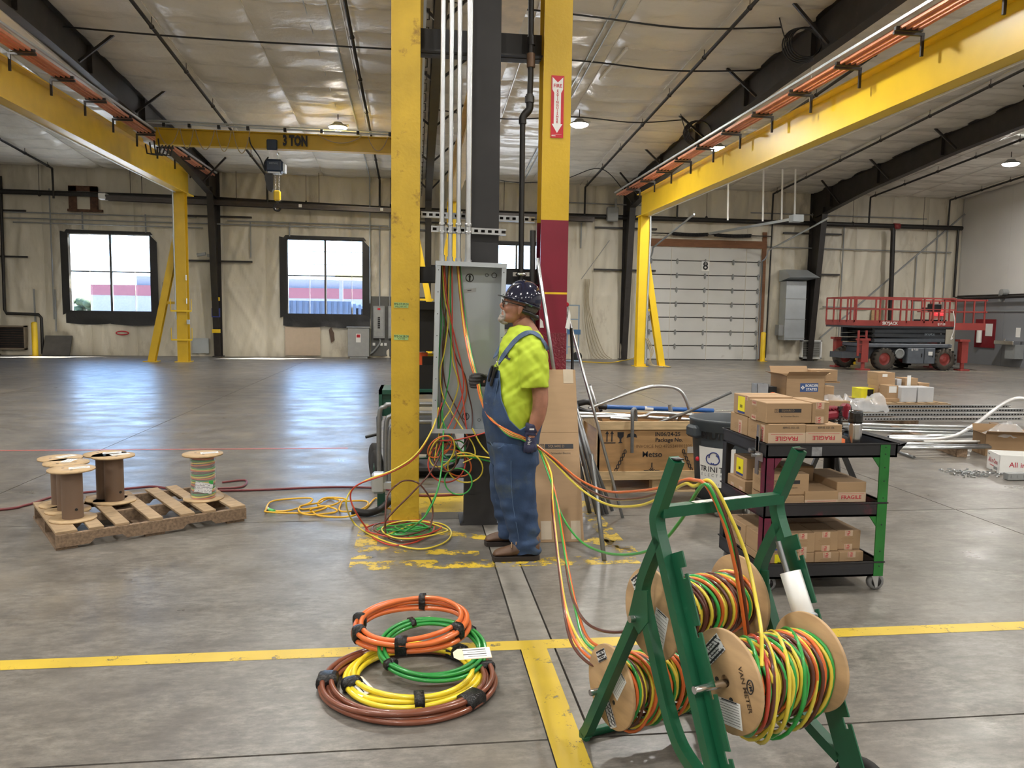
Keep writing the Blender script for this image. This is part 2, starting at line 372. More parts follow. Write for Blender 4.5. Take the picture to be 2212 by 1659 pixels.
# ---- insulated back wall, hung in wrinkled strips
INS = mat('vinyl_insulation_facing', (.63, .585, .48), .40, var=.10, scale=1.2, dirt=(.42, .37, .29), dscale=.9, dthr=.58, bump=.95, bscale=5, stretch=(1, 1, .4))
INSR = mat('roof_insulation_facing', (.70, .67, .60), .27, var=.06, scale=.8, dirt=(.58, .53, .43), dscale=.5, dthr=.58, bump=.9, bscale=5, stretch=(.8, 1, 1))
WIN = [(-11.55, -8.93), (-4.48, -1.86), (2.22, 4.84)]; WZ = (1.46, 4.09); DOOR = (8.42, 12.72, 4.16)
wall_back = MB().bb((XL, WY+.16, -.1), (XL+.02, WY+.2, 6.3)).build('wall_back', INS, label='back wall lined with wrinkled off-white insulation', kind='structure')
n_strips = 29; sw = (XR-XL)/n_strips
for s in range(n_strips):
    x0 = XL+s*sw; xs = np.linspace(x0, x0+sw, 19); zs = np.linspace(-.02, 6.28, 80); X, Z = np.meshgrid(xs, zs, indexing='ij')
    t = (X-x0)/sw; edge = np.clip(np.minimum(t, 1-t)*9, 0, 1)
    d = .035*edge*(.4+.6*vn(X*.9, Z*.6, 1))
    lean = (random.random()-.5)*2.2
    fold = vn((X+lean*Z*.35)*7+s*3, Z*.55+s, 2); d += .20*edge*np.clip(fold-.45, 0, 1)*(.2+vn(X*.7, Z*.5, 3))
    fold = vn((X-lean*Z*.6)*10+s*7, Z*.9+s, 4); d += .11*edge*np.clip(fold-.5, 0, 1)
    for gz in (2.3, 4.35): d += .02*np.exp(-((Z-gz)/.05)**2)
    fx, fz = (X[:-1, :-1]+X[1:, 1:])/2, (Z[:-1, :-1]+Z[1:, 1:])/2; keep = np.ones(fx.shape, bool)
    for a, b in WIN: keep &= ~((fx > a-.02) & (fx < b+.02) & (fz > WZ[0]-.02) & (fz < WZ[1]+.02))
    keep &= ~((fx > DOOR[0]) & (fx < DOOR[1]) & (fz < DOOR[2]))
    gridmesh(np.stack([X, WY+.05-d, Z], -1), 'insulation_strip', INS, wall_back, keep)
    MB().bar((x0, WY-.012, 0), (x0, WY-.012, 6.25), .012, .012).build('seam', INS, wall_back)
# outer cladding so that daylight only enters by the windows
CLAD = mat('outer_cladding', (.45, .44, .42), .6)
cl = MB(); cuts = [XL-.2, WIN[0][0], WIN[0][1], WIN[1][0], WIN[1][1], WIN[2][0], WIN[2][1], DOOR[0], DOOR[1], XR+.2]
for i in range(len(cuts)-1):
    a, b = cuts[i], cuts[i+1]
    if i in (1, 3, 5): cl.bb((a, WY+.06, -.2), (b, WY+.16, WZ[0])); cl.bb((a, WY+.06, WZ[1]), (b, WY+.16, 6.6))
    elif i == 7: cl.bb((a, WY+.06, DOOR[2]), (b, WY+.16, 6.6))
    else: cl.bb((a, WY+.06, -.2), (b, WY+.16, 6.6))
cl.build('cladding', CLAD, wall_back)
# ---- right wall: white upper boarding, grey lower panels
WBD = mat('white_wall_board', (.62, .61, .59), .6, var=.04, scale=.7); GBD = mat('grey_wall_panel', (.22, .23, .25), .5, var=.06, scale=.8)
wall_right = MB().bb((XR+.02, YB, -.1), (XR+.2, WY+.1, 9)).build('wall_right', WBD, label='right wall, white above and grey below', kind='structure')
yy = WY
for k in range(12):
    MB().bb((XR-.02, yy-2.44+.006, 0), (XR+.02, yy-.006, 2.5)).build('lower_panel', GBD, wall_right)
    MB().bb((XR-.005, yy-2.44+.003, 2.5), (XR+.02, yy-.003, zroof(yy-1.2)-.05)).build('upper_panel', WBD, wall_right); yy -= 2.44
MB().bb((XR-.045, YB, 2.5), (XR-.02, WY, 2.56)).build('trim_1', DARK, kind='structure')
wall_left = MB().bb((XL-.2, YB, -.1), (XL, WY+.1, 9)).build('wall_left', INS, label='left wall lined with insulation', kind='structure')
wall_front = MB().bb((XL, YB-.2, -.1), (XR, YB, 9)).build('wall_front', INS, label='front wall behind the viewer', kind='structure')
# ---- roof lined with insulation strips that sag between the purlins
ceiling = MB().add([(XL-.2, WY+.3, 6.40), (XR+.2, WY+.3, 6.40), (XR+.2, 0, zroof(0)+.12), (XL-.2, 0, zroof(0)+.12), (XR+.2, YB-.2, zroof(YB)+.12), (XL-.2, YB-.2, zroof(YB)+.12)],
                   [(0, 1, 2, 3), (3, 2, 4, 5)]).build('ceiling', CLAD, label='sloping roof lined with shiny wrinkled insulation', kind='structure')
rs = 1.8; r0 = .4-12*rs
for s in range(24):
    x0 = max(r0+s*rs, XL); x1 = min(r0+(s+1)*rs, XR)
    if x1-x0 < .05: continue
    ys = np.concatenate([np.linspace(YB, 10.5, 24)[:-1], np.linspace(10.5, WY+.02, 290)]); xs = np.linspace(x0, x1, 17)
    X, Y = np.meshgrid(xs, ys, indexing='ij'); t = (X-x0)/(x1-x0); edge = np.clip(np.minimum(t, 1-t)*7, 0, 1)
    pu = np.mod(WY-Y, 1.05)/1.05; sag = np.sin(PI*pu)**.45
    d = .11*sag*(.5+.6*vn(X*.8, Y*.7, 5))*(.35+.65*edge)
    d += .055*np.clip(vn(X*2.2+s*5, Y*5.5, 6)-.45, 0, 1)*edge*(.3+1.2*vn(X*.5, Y*.5, 7))
    d += .045*np.clip(vn(X*7+Y*2.5, Y*3.0+s, 8)-.5, 0, 1)*edge*np.exp(-(np.minimum(pu, 1-pu)/.18)**2)*1.6
    Z = np.where(Y > 0, 6.28+.075*(WY-Y), 6.28+.075*WY+.075*Y)-d
    gridmesh(np.stack([X, Y, Z], -1), 'insulation_strip', INSR, ceiling)
    MB().bar((x0, WY, 6.25), (x0, 0, zroof(0)-.03), .02, .03).build('seam_batten', INSR, ceiling)

# ---- windows
ALU = mat('dark_window_frame', (.10, .10, .10), .5); FLAP = mat('black_plastic_sheet', (.012, .012, .014), .45, bump=.3, bscale=12)
GLASS = bpy.data.materials.new('window_glass'); GLASS.use_nodes = True
_t = GLASS.node_tree; _t.nodes.remove(_t.nodes['Principled BSDF']); _g = _n(_t, 'ShaderNodeBsdfGlossy'); _g.inputs['Roughness'].default_value = .03
_tr = _n(_t, 'ShaderNodeBsdfTransparent'); _tr.inputs[0].default_value = (.93, .96, 1, 1); _mx = _n(_t, 'ShaderNodeMixShader'); _mx.inputs[0].default_value = .05
_t.links.new(_tr.outputs[0], _mx.inputs[1]); _t.links.new(_g.outputs[0], _mx.inputs[2]); _t.links.new(_mx.outputs[0], _t.nodes['Material Output'].inputs[0])
for k, (a, b) in enumerate(WIN):
    z0, z1 = WZ; c = (a+b)/2; zm = (z0+z1)/2+.05
    wn = empty('window_%d' % (k+1), (c, WY, z0), label=['large four-pane window left of the yellow crane post', 'large four-pane window with blue container outside', 'large window behind the man and grey pipes'][k], kind='structure')
    fr = MB()
    for p, q in (((a, z0), (b, z0)), ((a, z1), (b, z1)), ((a, z0), (a, z1)), ((b, z0), (b, z1))):
        fr.bar((p[0], WY+.05, p[1]), (q[0], WY+.05, q[1]), .09, .09)
    fr.build('window_frame', WHITE if k == 0 else ALU, wn, world=True)
    MB().bar((c, WY+.03, z0), (c, WY+.03, z1), .07, .07).build('mullion', ALU, wn, world=True)
    MB().bar((a, WY+.03, zm), (b, WY+.03, zm), .045, .045).build('transom', ALU, wn, world=True)
    for xa, xb in ((a+.04, c-.03), (c+.03, b-.04)):
        for za, zb in ((z0+.04, zm-.02), (zm+.02, z1-.04)):
            MB().bb((xa, WY+.055, za), (xb, WY+.061, zb)).build('pane', GLASS, wn, world=True)
    # black plastic flaps round the opening, hanging loose below
    for (p0, p1, q0, q1) in (((a-.22, z0-.1), (a+.02, z0), (a-.22, z1+.05), (a+.02, z1)), ((b-.02, z0), (b+.24, z0-.1), (b-.02, z1), (b+.22, z1-.25)), ((a-.1, z1-.02), (b+.1, z1-.02), (a-.02, z1+.10), (b+.02, z1+.08))):
        n = 10; us = np.linspace(0, 1, n); P = np.zeros((n, n, 3))
        for i, u in enumerate(us):
            for j, v in enumerate(us):
                x = (p0[0]*(1-u)+p1[0]*u)*(1-v)+(q0[0]*(1-u)+q1[0]*u)*v; z = (p0[1]*(1-u)+p1[1]*u)*(1-v)+(q0[1]*(1-u)+q1[1]*u)*v
                P[i, j] = (x-c, -.09-.03*vn(x*3, z*2, 3), z-z0)
        gridmesh(P, 'side_flap', FLAP, wn)
    for a2, b2, dz in ((a-.12, c+.01, .42), (c-.01, b+.22, .44)):
        n = 16; P = np.zeros((n, 8, 3))
        for i in range(n):
            for j in range(8):
                u, v = i/(n-1), j/7; x = a2+(b2-a2)*u; z = z0+.05-(dz+.05*math.sin(u*3))*v
                P[i, j] = (x-c, -.095-.05*float(vn(x*4, v*2, 2))*v, z-z0)
        gridmesh(P, 'hanging_flap', FLAP, wn)

# ---- overhead door number 8
DWH = mat('door_white_panel', (.60, .60, .58), .5, var=.04, scale=1.5, dirt=(.45, .43, .40), dscale=2, dthr=.62)
WOODH = mat('brown_door_header', (.20, .085, .035), .65, var=.15, scale=3, stretch=(1, 6, 6))
dr = empty('door_1', ((DOOR[0]+DOOR[1])/2, WY, 0), label='white sectional overhead door marked 8', kind='structure')
ns = 8; sh = DOOR[2]/ns
for k in range(ns):
    p = MB().bb((DOOR[0]+.02, WY+.0, k*sh+.018), (DOOR[1]-.02, WY+.06, (k+1)*sh-.004), bev=.008).build('section', DWH, dr, world=True)
    MB().bb((DOOR[0]+.02, WY-.012, k*sh-.008), (DOOR[1]-.02, WY+.02, k*sh+.026)).build('rib', DARK, p, world=True)
    if k < ns-1:
        for u in (.02, .25, .5, .75, .98):
            MB().bb((DOOR[0]+(DOOR[1]-DOOR[0])*u-.04, WY-.03, (k+1)*sh-.09), (DOOR[0]+(DOOR[1]-DOOR[0])*u+.04, WY, (k+1)*sh+.05)).box((DOOR[0]+(DOOR[1]-DOOR[0])*u, WY-.03, (k+1)*sh-.02), (.03, .05, .2)).build('hinge', GREYP, p, world=True)
MB().bb((DOOR[0]-.2, WY-.07, DOOR[2]-.01), (DOOR[1]+.18, WY, DOOR[2]+.26)).build('header_beam', WOODH, dr, world=True)
for xx in (DOOR[0]-.1, DOOR[1]+.1): MB().bb((xx-.08, WY-.05, 0), (xx+.08, WY, DOOR[2]+.6)).build('jamb', WOODH, dr, world=True)
for xx, s_ in ((DOOR[0]-.02, -1), (DOOR[1]+.02, 1)):
    tr = MB().tube([(xx, WY-.09, .05), (xx, WY-.09, 3.7)]+[(xx, WY-.09-.45*math.sin(a), 3.7+.45*(1-math.cos(a))) for a in np.linspace(.1, 1.35, 7)]+[(xx, WY-4.6, 4.72)], .03, 6)
    tr.build('track', GALVM, dr, world=True)
sh_ = MB().cyl((DOOR[0]-.2, WY-.2, 4.6), (DOOR[1]+.3, WY-.2, 4.6), .02, 8)
sh_.build('shaft', DARK, dr, world=True)
for c0, c1 in ((9.2, 10.55), (10.8, 12.2)):
    pts = [(c0+(c1-c0)*i/240, WY-.2+.055*math.cos(i*.9), 4.6+.055*math.sin(i*.9)-.03*math.sin(PI*i/240)) for i in range(241)]
    MB().tube(pts, .018, 5).cyl((c0, WY-.2, 4.6), (c1, WY-.2, 4.58), .045, 8).build('torsion_spring', BLACK, dr, world=True)
opn = MB().bar((10.6, WY-.25, 4.63), (11.9, WY-4.0, 4.75), .06, .08); opn.box((11.95, WY-4.1, 4.75), (.35, .3, .22)); opn.build('opener_rail', GALVM, dr, world=True)
sg = MB().bb((10.42, WY-.032, 3.28), (10.72, WY-.024, 3.64)).build('number_plate', WHITE, dr, world=True)
text('8', .42, INK, sg, (10.57, WY-.034, 3.46), (1, 0, 0), (0, 0, 1), bold=.02)
for xx, zz in ((10.0, 6.0), (11.2, 6.3), (11.85, 6.4), (12.3, 6.4)): MB().bar((xx+.05, WY-3.2, 4.75), (xx, WY-3.2, zroof(WY-3.2)), .05, .03).build('hanger', WHITE, dr, world=True)

# ---- outdoors, seen through the panes
OUTG = mat('pale_outdoor_ground', (.45, .44, .42), .9, var=.1, scale=.3)
MB().bb((-150, WY+.3, -.5), (150, 220, -.15)).build('outdoor_ground', OUTG, label='pale gravel yard outside the windows', kind='structure')
CONT = mat('blue_container', (.018, .045, .10), .5); REDB = mat('red_siding', (.13, .03, .04), .6); WHB = mat('white_siding', (.16, .16, .17), .6)
ct = empty('shipping_container', (-4.4, 36, -.15), 0, 'blue corrugated container outside the second window', 'container')
cb = MB(); 
for i in range(24): cb.bb((-4.5+i*.25, -1.2, .12), (-4.5+i*.25+.14, 1.2, 2.2))
cb.bb((-4.5, -1.15, .08), (1.5, 1.15, 2.2)); cb.build('wall', CONT, ct)
for i in range(10): MB().bb((1.6+i*.22, -1.25+.09*i, .1), (1.72+i*.22, 1.2, 2.1-.03*i)).build('fin', CONT, ct)
ct2 = empty('warehouse', (-12, 78, -.15), 0, 'white warehouse with red band beyond the yard', 'building')
MB().bb((-18.8, 0, 0), (32, 10, 3.0)).build('lower_wall', WHB, ct2); MB().bb((-18.8, -.1, 3.0), (32, 10, 4.0)).build('upper_band', REDB, ct2); MB().bb((-15, 1, 4.0), (30, 10, 4.9)).build('roof', WHB, ct2)
gy = empty('yard_gantry', (-3.0, 44, -.15), 0, 'pale yellow steel gantry outside behind the container', 'gantry')
for xx in (-1.2, 2.6, 6.0): MB().bb((xx-.1, -.1, 0), (xx+.1, .1, 3.6)).build('post', WHB, gy)
MB().bb((-1.5, -.2, 3.5), (6.4, .2, 3.8)).build('beam', mat('faded_yellow', (.7, .55, .15), .6), gy)
for k in range(2): MB().bb((-2.8, -.05, 4.3+k*.7), (6.4, .05, 4.36+k*.7)).build('rail', GREYP, gy)
LEAF = mat('outdoor_leaves', (.035, .055, .022), .8, var=.3, scale=2)
for k, (x, y, r_) in enumerate([(-45, 90, 1.7), (-41.5, 92, 1.5), (-38.5, 89, 1.6), (-35.5, 88, 1.4), (-33.6, 84, 1.9)]):
    tr = empty('tree', (x, y, -.15), 0, ['hazy green tree at far left outside first window', 'second hazy tree from the left outside', 'third hazy tree from the left outside', 'fourth hazy tree outside, before the tall one', 'tall dark tree beside the red-banded warehouse'][k], 'tree', 'trees beyond the yard')
    mb = MB()
    for i in range(26):
        a = random.random()*6.28; rr = r_*random.random()**.6; mb.ell((math.cos(a)*rr, math.sin(a)*rr, r_*.75+(random.random()-.5)*r_*1.1), (r_*.28, r_*.28, r_*.22), nu=7, nv=5)
    mb.build('crown', LEAF, tr); MB().cyl((0, 0, 0), (0, 0, 1.6), .15, 6).build('trunk', WOOD, tr)
# ================================================================ HIGH-BAY LAMPS (the hall's own light)
LENS = bpy.data.materials.new('lit_lamp_lens'); LENS.use_nodes = True; _t = LENS.node_tree; _t.nodes.remove(_t.nodes['Principled BSDF'])
_e = _n(_t, 'ShaderNodeEmission'); _e.inputs[0].default_value = (1, .97, .90, 1); _e.inputs[1].default_value = 90; _t.links.new(_e.outputs[0], _t.nodes['Material Output'].inputs[0])
def lamp(x, y, label=None):
    z = zroof(y)-.42; o = empty('high_bay_lamp', (x, y, z), 0, label or 'round high-bay lamp hanging out of view overhead', 'lamp', 'high-bay lamps under the roof')
    MB().lathe([(.02, .13), (.10, .13), (.14, .08), (.24, .03), (.25, .0), (.235, .0)], n=20).build('housing', GREYP, o)
    MB().lathe([(.0, -.075), (.12, -.065), (.2, -.035), (.235, .0)], n=20).build('lens', LENS, o)
    MB().cyl((0, 0, .2), (0, 0, .43), .012, 6).box((0, 0, .42), (.1, .1, .06)).build('hanger', DARK, o)
    MB().box((.18, 0, .06), (.2, .1, .05), bev=.01).build('driver_box', WHITE, o)
    l = bpy.data.lights.new('lamp_light', 'AREA'); l.shape = 'DISK'; l.size = .5; l.energy = LAMP_W; l.color = (1, .965, .91); l.spread = R(170)
    lo = bpy.data.objects.new('lamp_light', l); COL.objects.link(lo); lo.parent = o; lo.location = (0, 0, -.10)
    return o
lamp(-2.05, 20.9, 'lit high-bay lamp above the crane bridge'); lamp(4.1, 19.8, 'lit high-bay lamp just right of the fire extinguisher sign')
lamp(8.4, 21.3, 'lit high-bay lamp peeping over the right runway beam'); lamp(17.7, 21.6, 'lit high-bay lamp at the far right edge')
for y in (12.2, 4.4, -3.6, -11.5):
    for x in (-14.5, -8.3, -2.1, 4.1, 10.3, 16.5): lamp(x, y)
# ================================================================ PORTAL FRAMES
def rdep(Y): return float(np.interp(Y, [0, 6, 11.5, 16, 20, 24, 27], [.95, .95, .82, .64, .60, .70, .92]))
def portal(fx, label, sides=(-1, 1), ymin=1.0, arms=True):
    o = empty('portal_frame', (fx, WY, 0), 0, label, 'steel frame', 'dark portal frames'); fw = .21
    ys = np.linspace(ymin, WY-.35, 22)
    c = MB(); p0, p1 = WY-.34, WY-.95; zt = zroof(WY)-rdep(27)+.25
    c.prism([(p0, 0), (WY-.05, 0), (WY-.05, zroof(WY)-.05), (p1, zroof(p1)-.05), (p1, zt)], (fx-.007, 0, 0), (0, 1, 0), (0, 0, 1), .014)
    c.bar((fx, p0, 0), (fx, p1, zt), fw, .02, (0, -1, 0)); c.bar((fx, WY-.05, 0), (fx, WY-.05, zroof(WY)-.06), fw, .02, (0, 1, 0)); c.bb((fx-.16, p0-.05, 0), (fx+.16, WY-.02, .03))
    c.build('column', DARK, o, world=True)
    r = MB()
    for a, b in zip(ys[:-1], ys[1:]):
        za, zb, da, db = zroof(a)-.07, zroof(b)-.07, rdep(a), rdep(b)
        r.bar((fx, a, za), (fx, b, zb), fw, .02); r.bar((fx, a, za-da), (fx, b, zb-db), fw, .02)
        r.add([(fx-.006, a, za), (fx-.006, b, zb), (fx-.006, b, zb-db), (fx-.006, a, za-da), (fx+.006, a, za), (fx+.006, b, zb), (fx+.006, b, zb-db), (fx+.006, a, za-da)], [(0, 1, 2, 3), (7, 6, 5, 4)])
    r.build('rafter', DARK, o, world=True)
    for Y in (10.6, 13.7, 16.7, 19.8, 22.8, 25.6):
        if Y < ymin: continue
        MB().bb((fx-.1, Y+.6, zroof(Y)-rdep(Y)-.05), (fx+.1, Y+.612, zroof(Y)-.08)).build('stiffener', DARK, o, world=True)
        for s in sides: MB().bar((fx+s*.08, Y, zroof(Y)-rdep(Y)), (fx+s*.78, Y, zroof(Y)-.06), .05, .05).build('flange_brace', DARK, o, world=True)
    if arms:
        for z in (4.75, 3.25):
            for s in (-1, 1): MB().bb((fx+s*.1, WY-.14, z-.03), (fx+s*(1.15), WY-.07, z+.03)).build('girt_arm', DARK, o, world=True)
    return o
portal(-13.95, 'dark steel frame at the left edge of the hall', ymin=18)
portal(-6.75, 'dark steel frame left of the crane bridge', ymin=11)
portal(.38, 'dark steel frame behind the yellow column and conduits', ymin=5.2)
portal(7.5, 'dark steel frame left of the overhead door', ymin=9.5)
portal(14.65, 'dark steel frame right of the overhead door', ymin=13)

# ================================================================ CRANE RUNWAYS
def runway(X, zb, zt, y0, y1, yp, side, label, brace_dy, post_w=.3, bars=True, ymat=YEL):
    o = empty('crane_runway', (X, yp, 0), 0, label, 'crane runway', 'yellow crane runways'); zc = (zb+zt)/2; h = zt-zb
    MB().ibeam((X, y0, zc), (X, y1, zc), .34, h, .03, .018).build('beam', ymat, o, world=True)
    MB().ibeam((X, yp, 0), (X, yp, zb), post_w, .3, .025, .02, (0, 1, 0)).bb((X-.22, yp-.22, 0), (X+.22, yp+.22, .025)).build('post', ymat, o, world=True)
    b = MB().ibeam((X+brace_dy, yp+.02, 0), (X+brace_dy*.12, yp+.02, zb-1.25), .2, .2, .018, .014, (0, 1, 0)); b.bb((X+brace_dy-.2, yp-.18, 0), (X+brace_dy+.2, yp+.2, .025)); b.build('brace', ymat, o, world=True)
    MB().bb((X+min(0, brace_dy*.62), yp-.04, 1.75), (X+max(0, brace_dy*.62), yp+.04, 1.83)).build('strut', ymat, o, world=True)
    MB().bar((X-side*.1, y0, zb-.012), (X-side*.1, y1-.2, zb-.012), .03, .02).build('wire_tray', WHITE, o, world=True)
    if bars:
        for k in range(4):
            MB().bar((X+side*(.26+.09*k), y0, zt+.14-.0*k), (X+side*(.26+.09*k), y1+1.1, zt+.14), .03, .05).build('conductor_bar', COPPER, o, world=True)
        for Y in np.arange(y1-.4, y0, -1.5):
            MB().bar((X+side*.17, Y, zt+.07), (X+side*.62, Y, zt+.07), .04, .04).bar((X+side*.19, Y, zt+.07), (X+side*.19, Y, zt-.22), .04, .03).box((X+side*.4, Y, zt+.13), (.4, .05, .05)).build('bar_bracket', DARK, o, world=True)
        MB().bar((X+side*.6, y0, zt+.21), (X+side*.6, y1+1.1, zt+.21), .04, .04).build('support_angle', GALVM, o, world=True)
    return o
rl = runway(-7.05, 5.08, 5.80, 9.5, 25.3, 24.5, 1, 'yellow crane runway along the left with copper bars', -.95)
rr = runway(7.05, 4.70, 5.42, 6.2, 24.05, 23.75, -1, 'yellow crane runway along the right with copper bars', .72, ymat=YELB)
# tool hooks, box and papers on the left post
for z in (1.55, .68):
    h = MB().bar((-7.35, 24.3, z), (-6.75, 24.3, z), .03, .05)
    for xx in (-7.35, -6.75): h.cyl((xx, 24.3, z), (xx, 24.3, z+.36), .012, 6)
    h.build('hook_bar', YELB, rl, world=True)
MB().box((-6.86, 24.33, 1.22), (.08, .08, .14), bev=.01).build('switch_box', GALVM, rl, world=True)
for z in (2.55, 1.85): MB().box((-6.895, 24.34, z), (.004, .1, .16)).build('notice', PAPER, rl, world=True)
MB().tube([(-7.22, 24.33, 5.1), (-7.22, 24.33, 3.2), (-7.21, 24.33, 1.3)], .025, 6).build('conduit', GALVM, rl, world=True)
MB().tube([(7.2, 23.58, 4.7), (7.22, 23.58, 4.2), (7.19, 23.58, 2.4), (7.17, 23.58, .1)], .03, 6).build('conduit', GALVM, rr, world=True)
# centre runways on the two yellow columns: the column at hand, the far post and the beam overhead
YC = 5.93
cl_ = empty('crane_runway', (-.085, YC, 0), 0, 'worn yellow column at left with its overhead runway', 'crane runway', 'yellow crane runways')
MB().bb((-.19, YC-.105, .012), (.02, YC-.092, 4.95), bev=.002).bb((-.19, YC+.092, .012), (.02, YC+.105, 4.95)).bb((-.092, YC-.1, .012), (-.078, YC+.1, 4.95)).bb((-.21, YC-.13, 0), (.04, YC+.13, .012)).build('column', YELW, cl_, world=True)
MB().ibeam((-.085, 2.5, 5.3), (-.085, 24.3, 5.3), .3, .7, .03, .018).build('beam', YEL, cl_, world=True)
MB().ibeam((-.085, 23.9, 0), (-.085, 23.9, 4.95), .3, .3, .02, .02, (0, 1, 0)).build('far_post', YELB, cl_, world=True)
MB().bar((.75, 23.9, 0), (.0, 23.9, 3.8), .18, .18).build('far_brace', YELB, cl_, world=True)
MB().bar((.02, 23.85, 2.0), (.5, 23.85, 2.0), .06, .06).build('far_strut', YELB, cl_, world=True)
MB().bar((.075, 6.1, 4.78), (.075, 23, 4.93), .03, .05).build('rail', GALVM, cl_, world=True)
for Y in np.arange(6.3, 22, .55):
    z = 4.78+(Y-6.1)*.15/16.9; MB().tube([(.075, Y, z), (.12, Y, z), (.12, Y, z-.11), (.095, Y, z-.11)], .008, 5).build('rail_hook', DARK, cl_, world=True)
fire_col = empty('crane_runway', (1.035, 5.85, 0), 0, 'yellow and red column with the fire extinguisher sign', 'crane runway', 'yellow crane runways')
YF = 5.8; REDP = mat('glossy_red_paint', (.19, .012, .03), .22, var=.15, scale=5, bump=.5, bscale=60, coat=.3); REDS = mat('smooth_red_paint', (.21, .016, .036), .28, var=.1, scale=3)
for a, b, m, nm in ((2.31, 4.9, YEL, 'column_upper'), (1.77, 2.31, REDS, 'red_band'), (1.755, 1.77, YELB, 'yellow_ring'), (1.46, 1.755, REDS, 'red_sleeve'), (.012, 1.46, REDP, 'red_foot')):
    e = .003 if nm == 'red_foot' else 0
    MB().bb((.925-e, YF-e, a), (1.135+e, YF+.013, b)).bb((.925, YF+.197, a), (1.135, YF+.21, b)).bb((1.02, YF+.012, a), (1.036, YF+.198, b)).build(nm, m, fire_col, world=True)
MB().bb((.89, YF-.03, 0), (1.17, YF+.24, .012)).build('base_plate', DARK, fire_col, world=True)
MB().ibeam((1.04, 2.5, 5.28), (1.04, 24.0, 5.28), .3, .7, .03, .018).build('beam', mat('cream_yellow_paint', (.68, .50, .22), .4), fire_col, world=True)
MB().ibeam((1.04, 23.6, 0), (1.04, 23.6, 4.93), .3, .3, .02, .02, (0, 1, 0)).build('far_post', YELB, fire_col, world=True)
MB().bar((.3, 23.6, 0), (.95, 23.6, 3.8), .18, .18).build('far_brace', YELB, fire_col, world=True)
# torn tape scraps on the red sleeve
MB().prism([(0, 0), (.035, -.01), (.04, .10), (.03, .14)], (1.125, YF-.006, 1.50), (1, 0, 0), (0, 0, 1), -.002).build('tape_scrap', PAPER, fire_col, world=True)
MB().prism([(0, 0), (.03, .0), (.02, .05), (.0, .07)], (.93, YF-.006, 1.50), (1, 0, 0), (0, 0, 1), -.002).build('tape_scrap', PAPER, fire_col, world=True)
# ---- fire extinguisher sign
SREDM = mat('sign_red', (.55, .015, .03), .35)
sg = empty('fire_extinguisher_sign', (1.03, YF-.004, 2.95), 0, 'red FIRE EXTINGUISHER sign with white down arrow on yellow column', 'sign')
sx, sz0, sz1 = 1.032, 2.915, 3.365
p = MB().bb((sx-.048, YF-.004, sz0), (sx+.048, YF-.001, sz1)).build('plate', SREDM, sg, world=True)
h = sz1-sz0; arrow = [(-.04, h-.012), (0, h-.05), (.04, h-.012), (.04, h-.1), (.026, h-.125), (.026, .10), (.04, .10), (0, .035), (-.04, .10), (-.026, .10), (-.026, h-.125), (-.04, h-.1)]
a = MB().prism([(q[0], q[1]) for q in arrow][::-1], (sx, YF-.0042, sz0), (1, 0, 0), (0, 0, 1), .001); a.build('arrow', WHITE, p, world=True)
text('FIRE', .036, SREDM, p, (sx, YF-.0062, sz1-.075), (1, 0, 0), (0, 0, 1), bold=.015)
for k, ch in enumerate('EXTINGUISHER'): text(ch, .0255, SREDM, p, (sx, YF-.0062, sz1-.112-k*.0205), (1, 0, 0), (0, 0, 1), bold=.02)
MB().bb((sx-.04, YF-.005, sz0+.012), (sx-.01, YF-.004, sz0+.016)).bb((sx-.04, YF-.005, sz0+.022), (sx+.035, YF-.004, sz0+.0235)).build('fine_print', WHITE, p, world=True)

# ---- black column and its cross bars
bc = empty('steel_column', (.485, 5.85, 0), 0, 'black steel column between the yellow columns', 'column')
MB().bb((.37, 5.74, .012), (.60, 5.755, 7.55)).bb((.37, 5.96, .012), (.60, 5.975, 7.55)).bb((.478, 5.75, .012), (.492, 5.97, 7.55)).bb((.33, 5.7, 0), (.64, 6.01, .012)).build('shaft', DARKC, bc, world=True)
MB().bb((.36, 5.7, .012), (.61, 5.742, .5)).build('base_stiffener', DARKC, bc, world=True)
for (x0, x1, z0, z1, y, nm) in ((.02, .93, 3.52, 3.70, 6.0, 'cross_bar'), (.02, .93, 1.83, 1.95, 6.0, 'cross_bar'), (.6, .93, 1.30, 1.42, 6.05, 'cross_bar'), (.02, .4, .32, .40, 6.0, 'low_bar')):
    MB().bar((x0, y, (z0+z1)/2), (x1, y, (z0+z1)/2), .10, z1-z0).bar((x0, y-.075, z0+.01), (x1, y-.075, z0+.01), .06, .012).build(nm, DARKC, bc, world=True)
MB().bb((.02, 5.8, .40), (.40, 6.15, .425)).build('shelf_plate', DARKC, bc, world=True)
# ---- black gas riser pipe with union and offset elbow
gp = empty('riser_pipe', (.74, 5.86, 0), 0, 'black iron riser pipe with union and bent elbow', 'pipe')
y = 5.86
def P_(x, yp): v = aY(x, yp, y); return (v.x, y, v.z)
top = [P_(1148, -60), P_(1146, 170), P_(1144, 218)]
MB().tube(top, .022, 12).build('upper_pipe', PIPEB, gp, world=True)
MB().tube(cr([P_(1144, 218), P_(1143, 236), P_(1130, 252), P_(1129, 268)], 5), .029, 12).build('elbow', PIPEB, gp, world=True)
MB().tube([P_(1129, 262), P_(1126, 520), P_(1124, 720)], .021, 12).build('lower_pipe', PIPEB, gp, world=True)
MB().cyl(P_(1144, 208), P_(1144, 222), .036, 8).cyl(P_(1144, 204), P_(1144, 226), .028, 12).build('union', mat('grey_iron_fitting', (.07, .068, .065), .5), gp, world=True)
MB().cyl(P_(1147, 116), P_(1147, 146), .031, 10).build('coupling', mat('rusty_fitting', (.16, .09, .05), .6, var=.3), gp, world=True)
MB().cyl(P_(1148, 78), P_(1148, 98), .029, 10).build('coupling', PIPEB, gp, world=True)
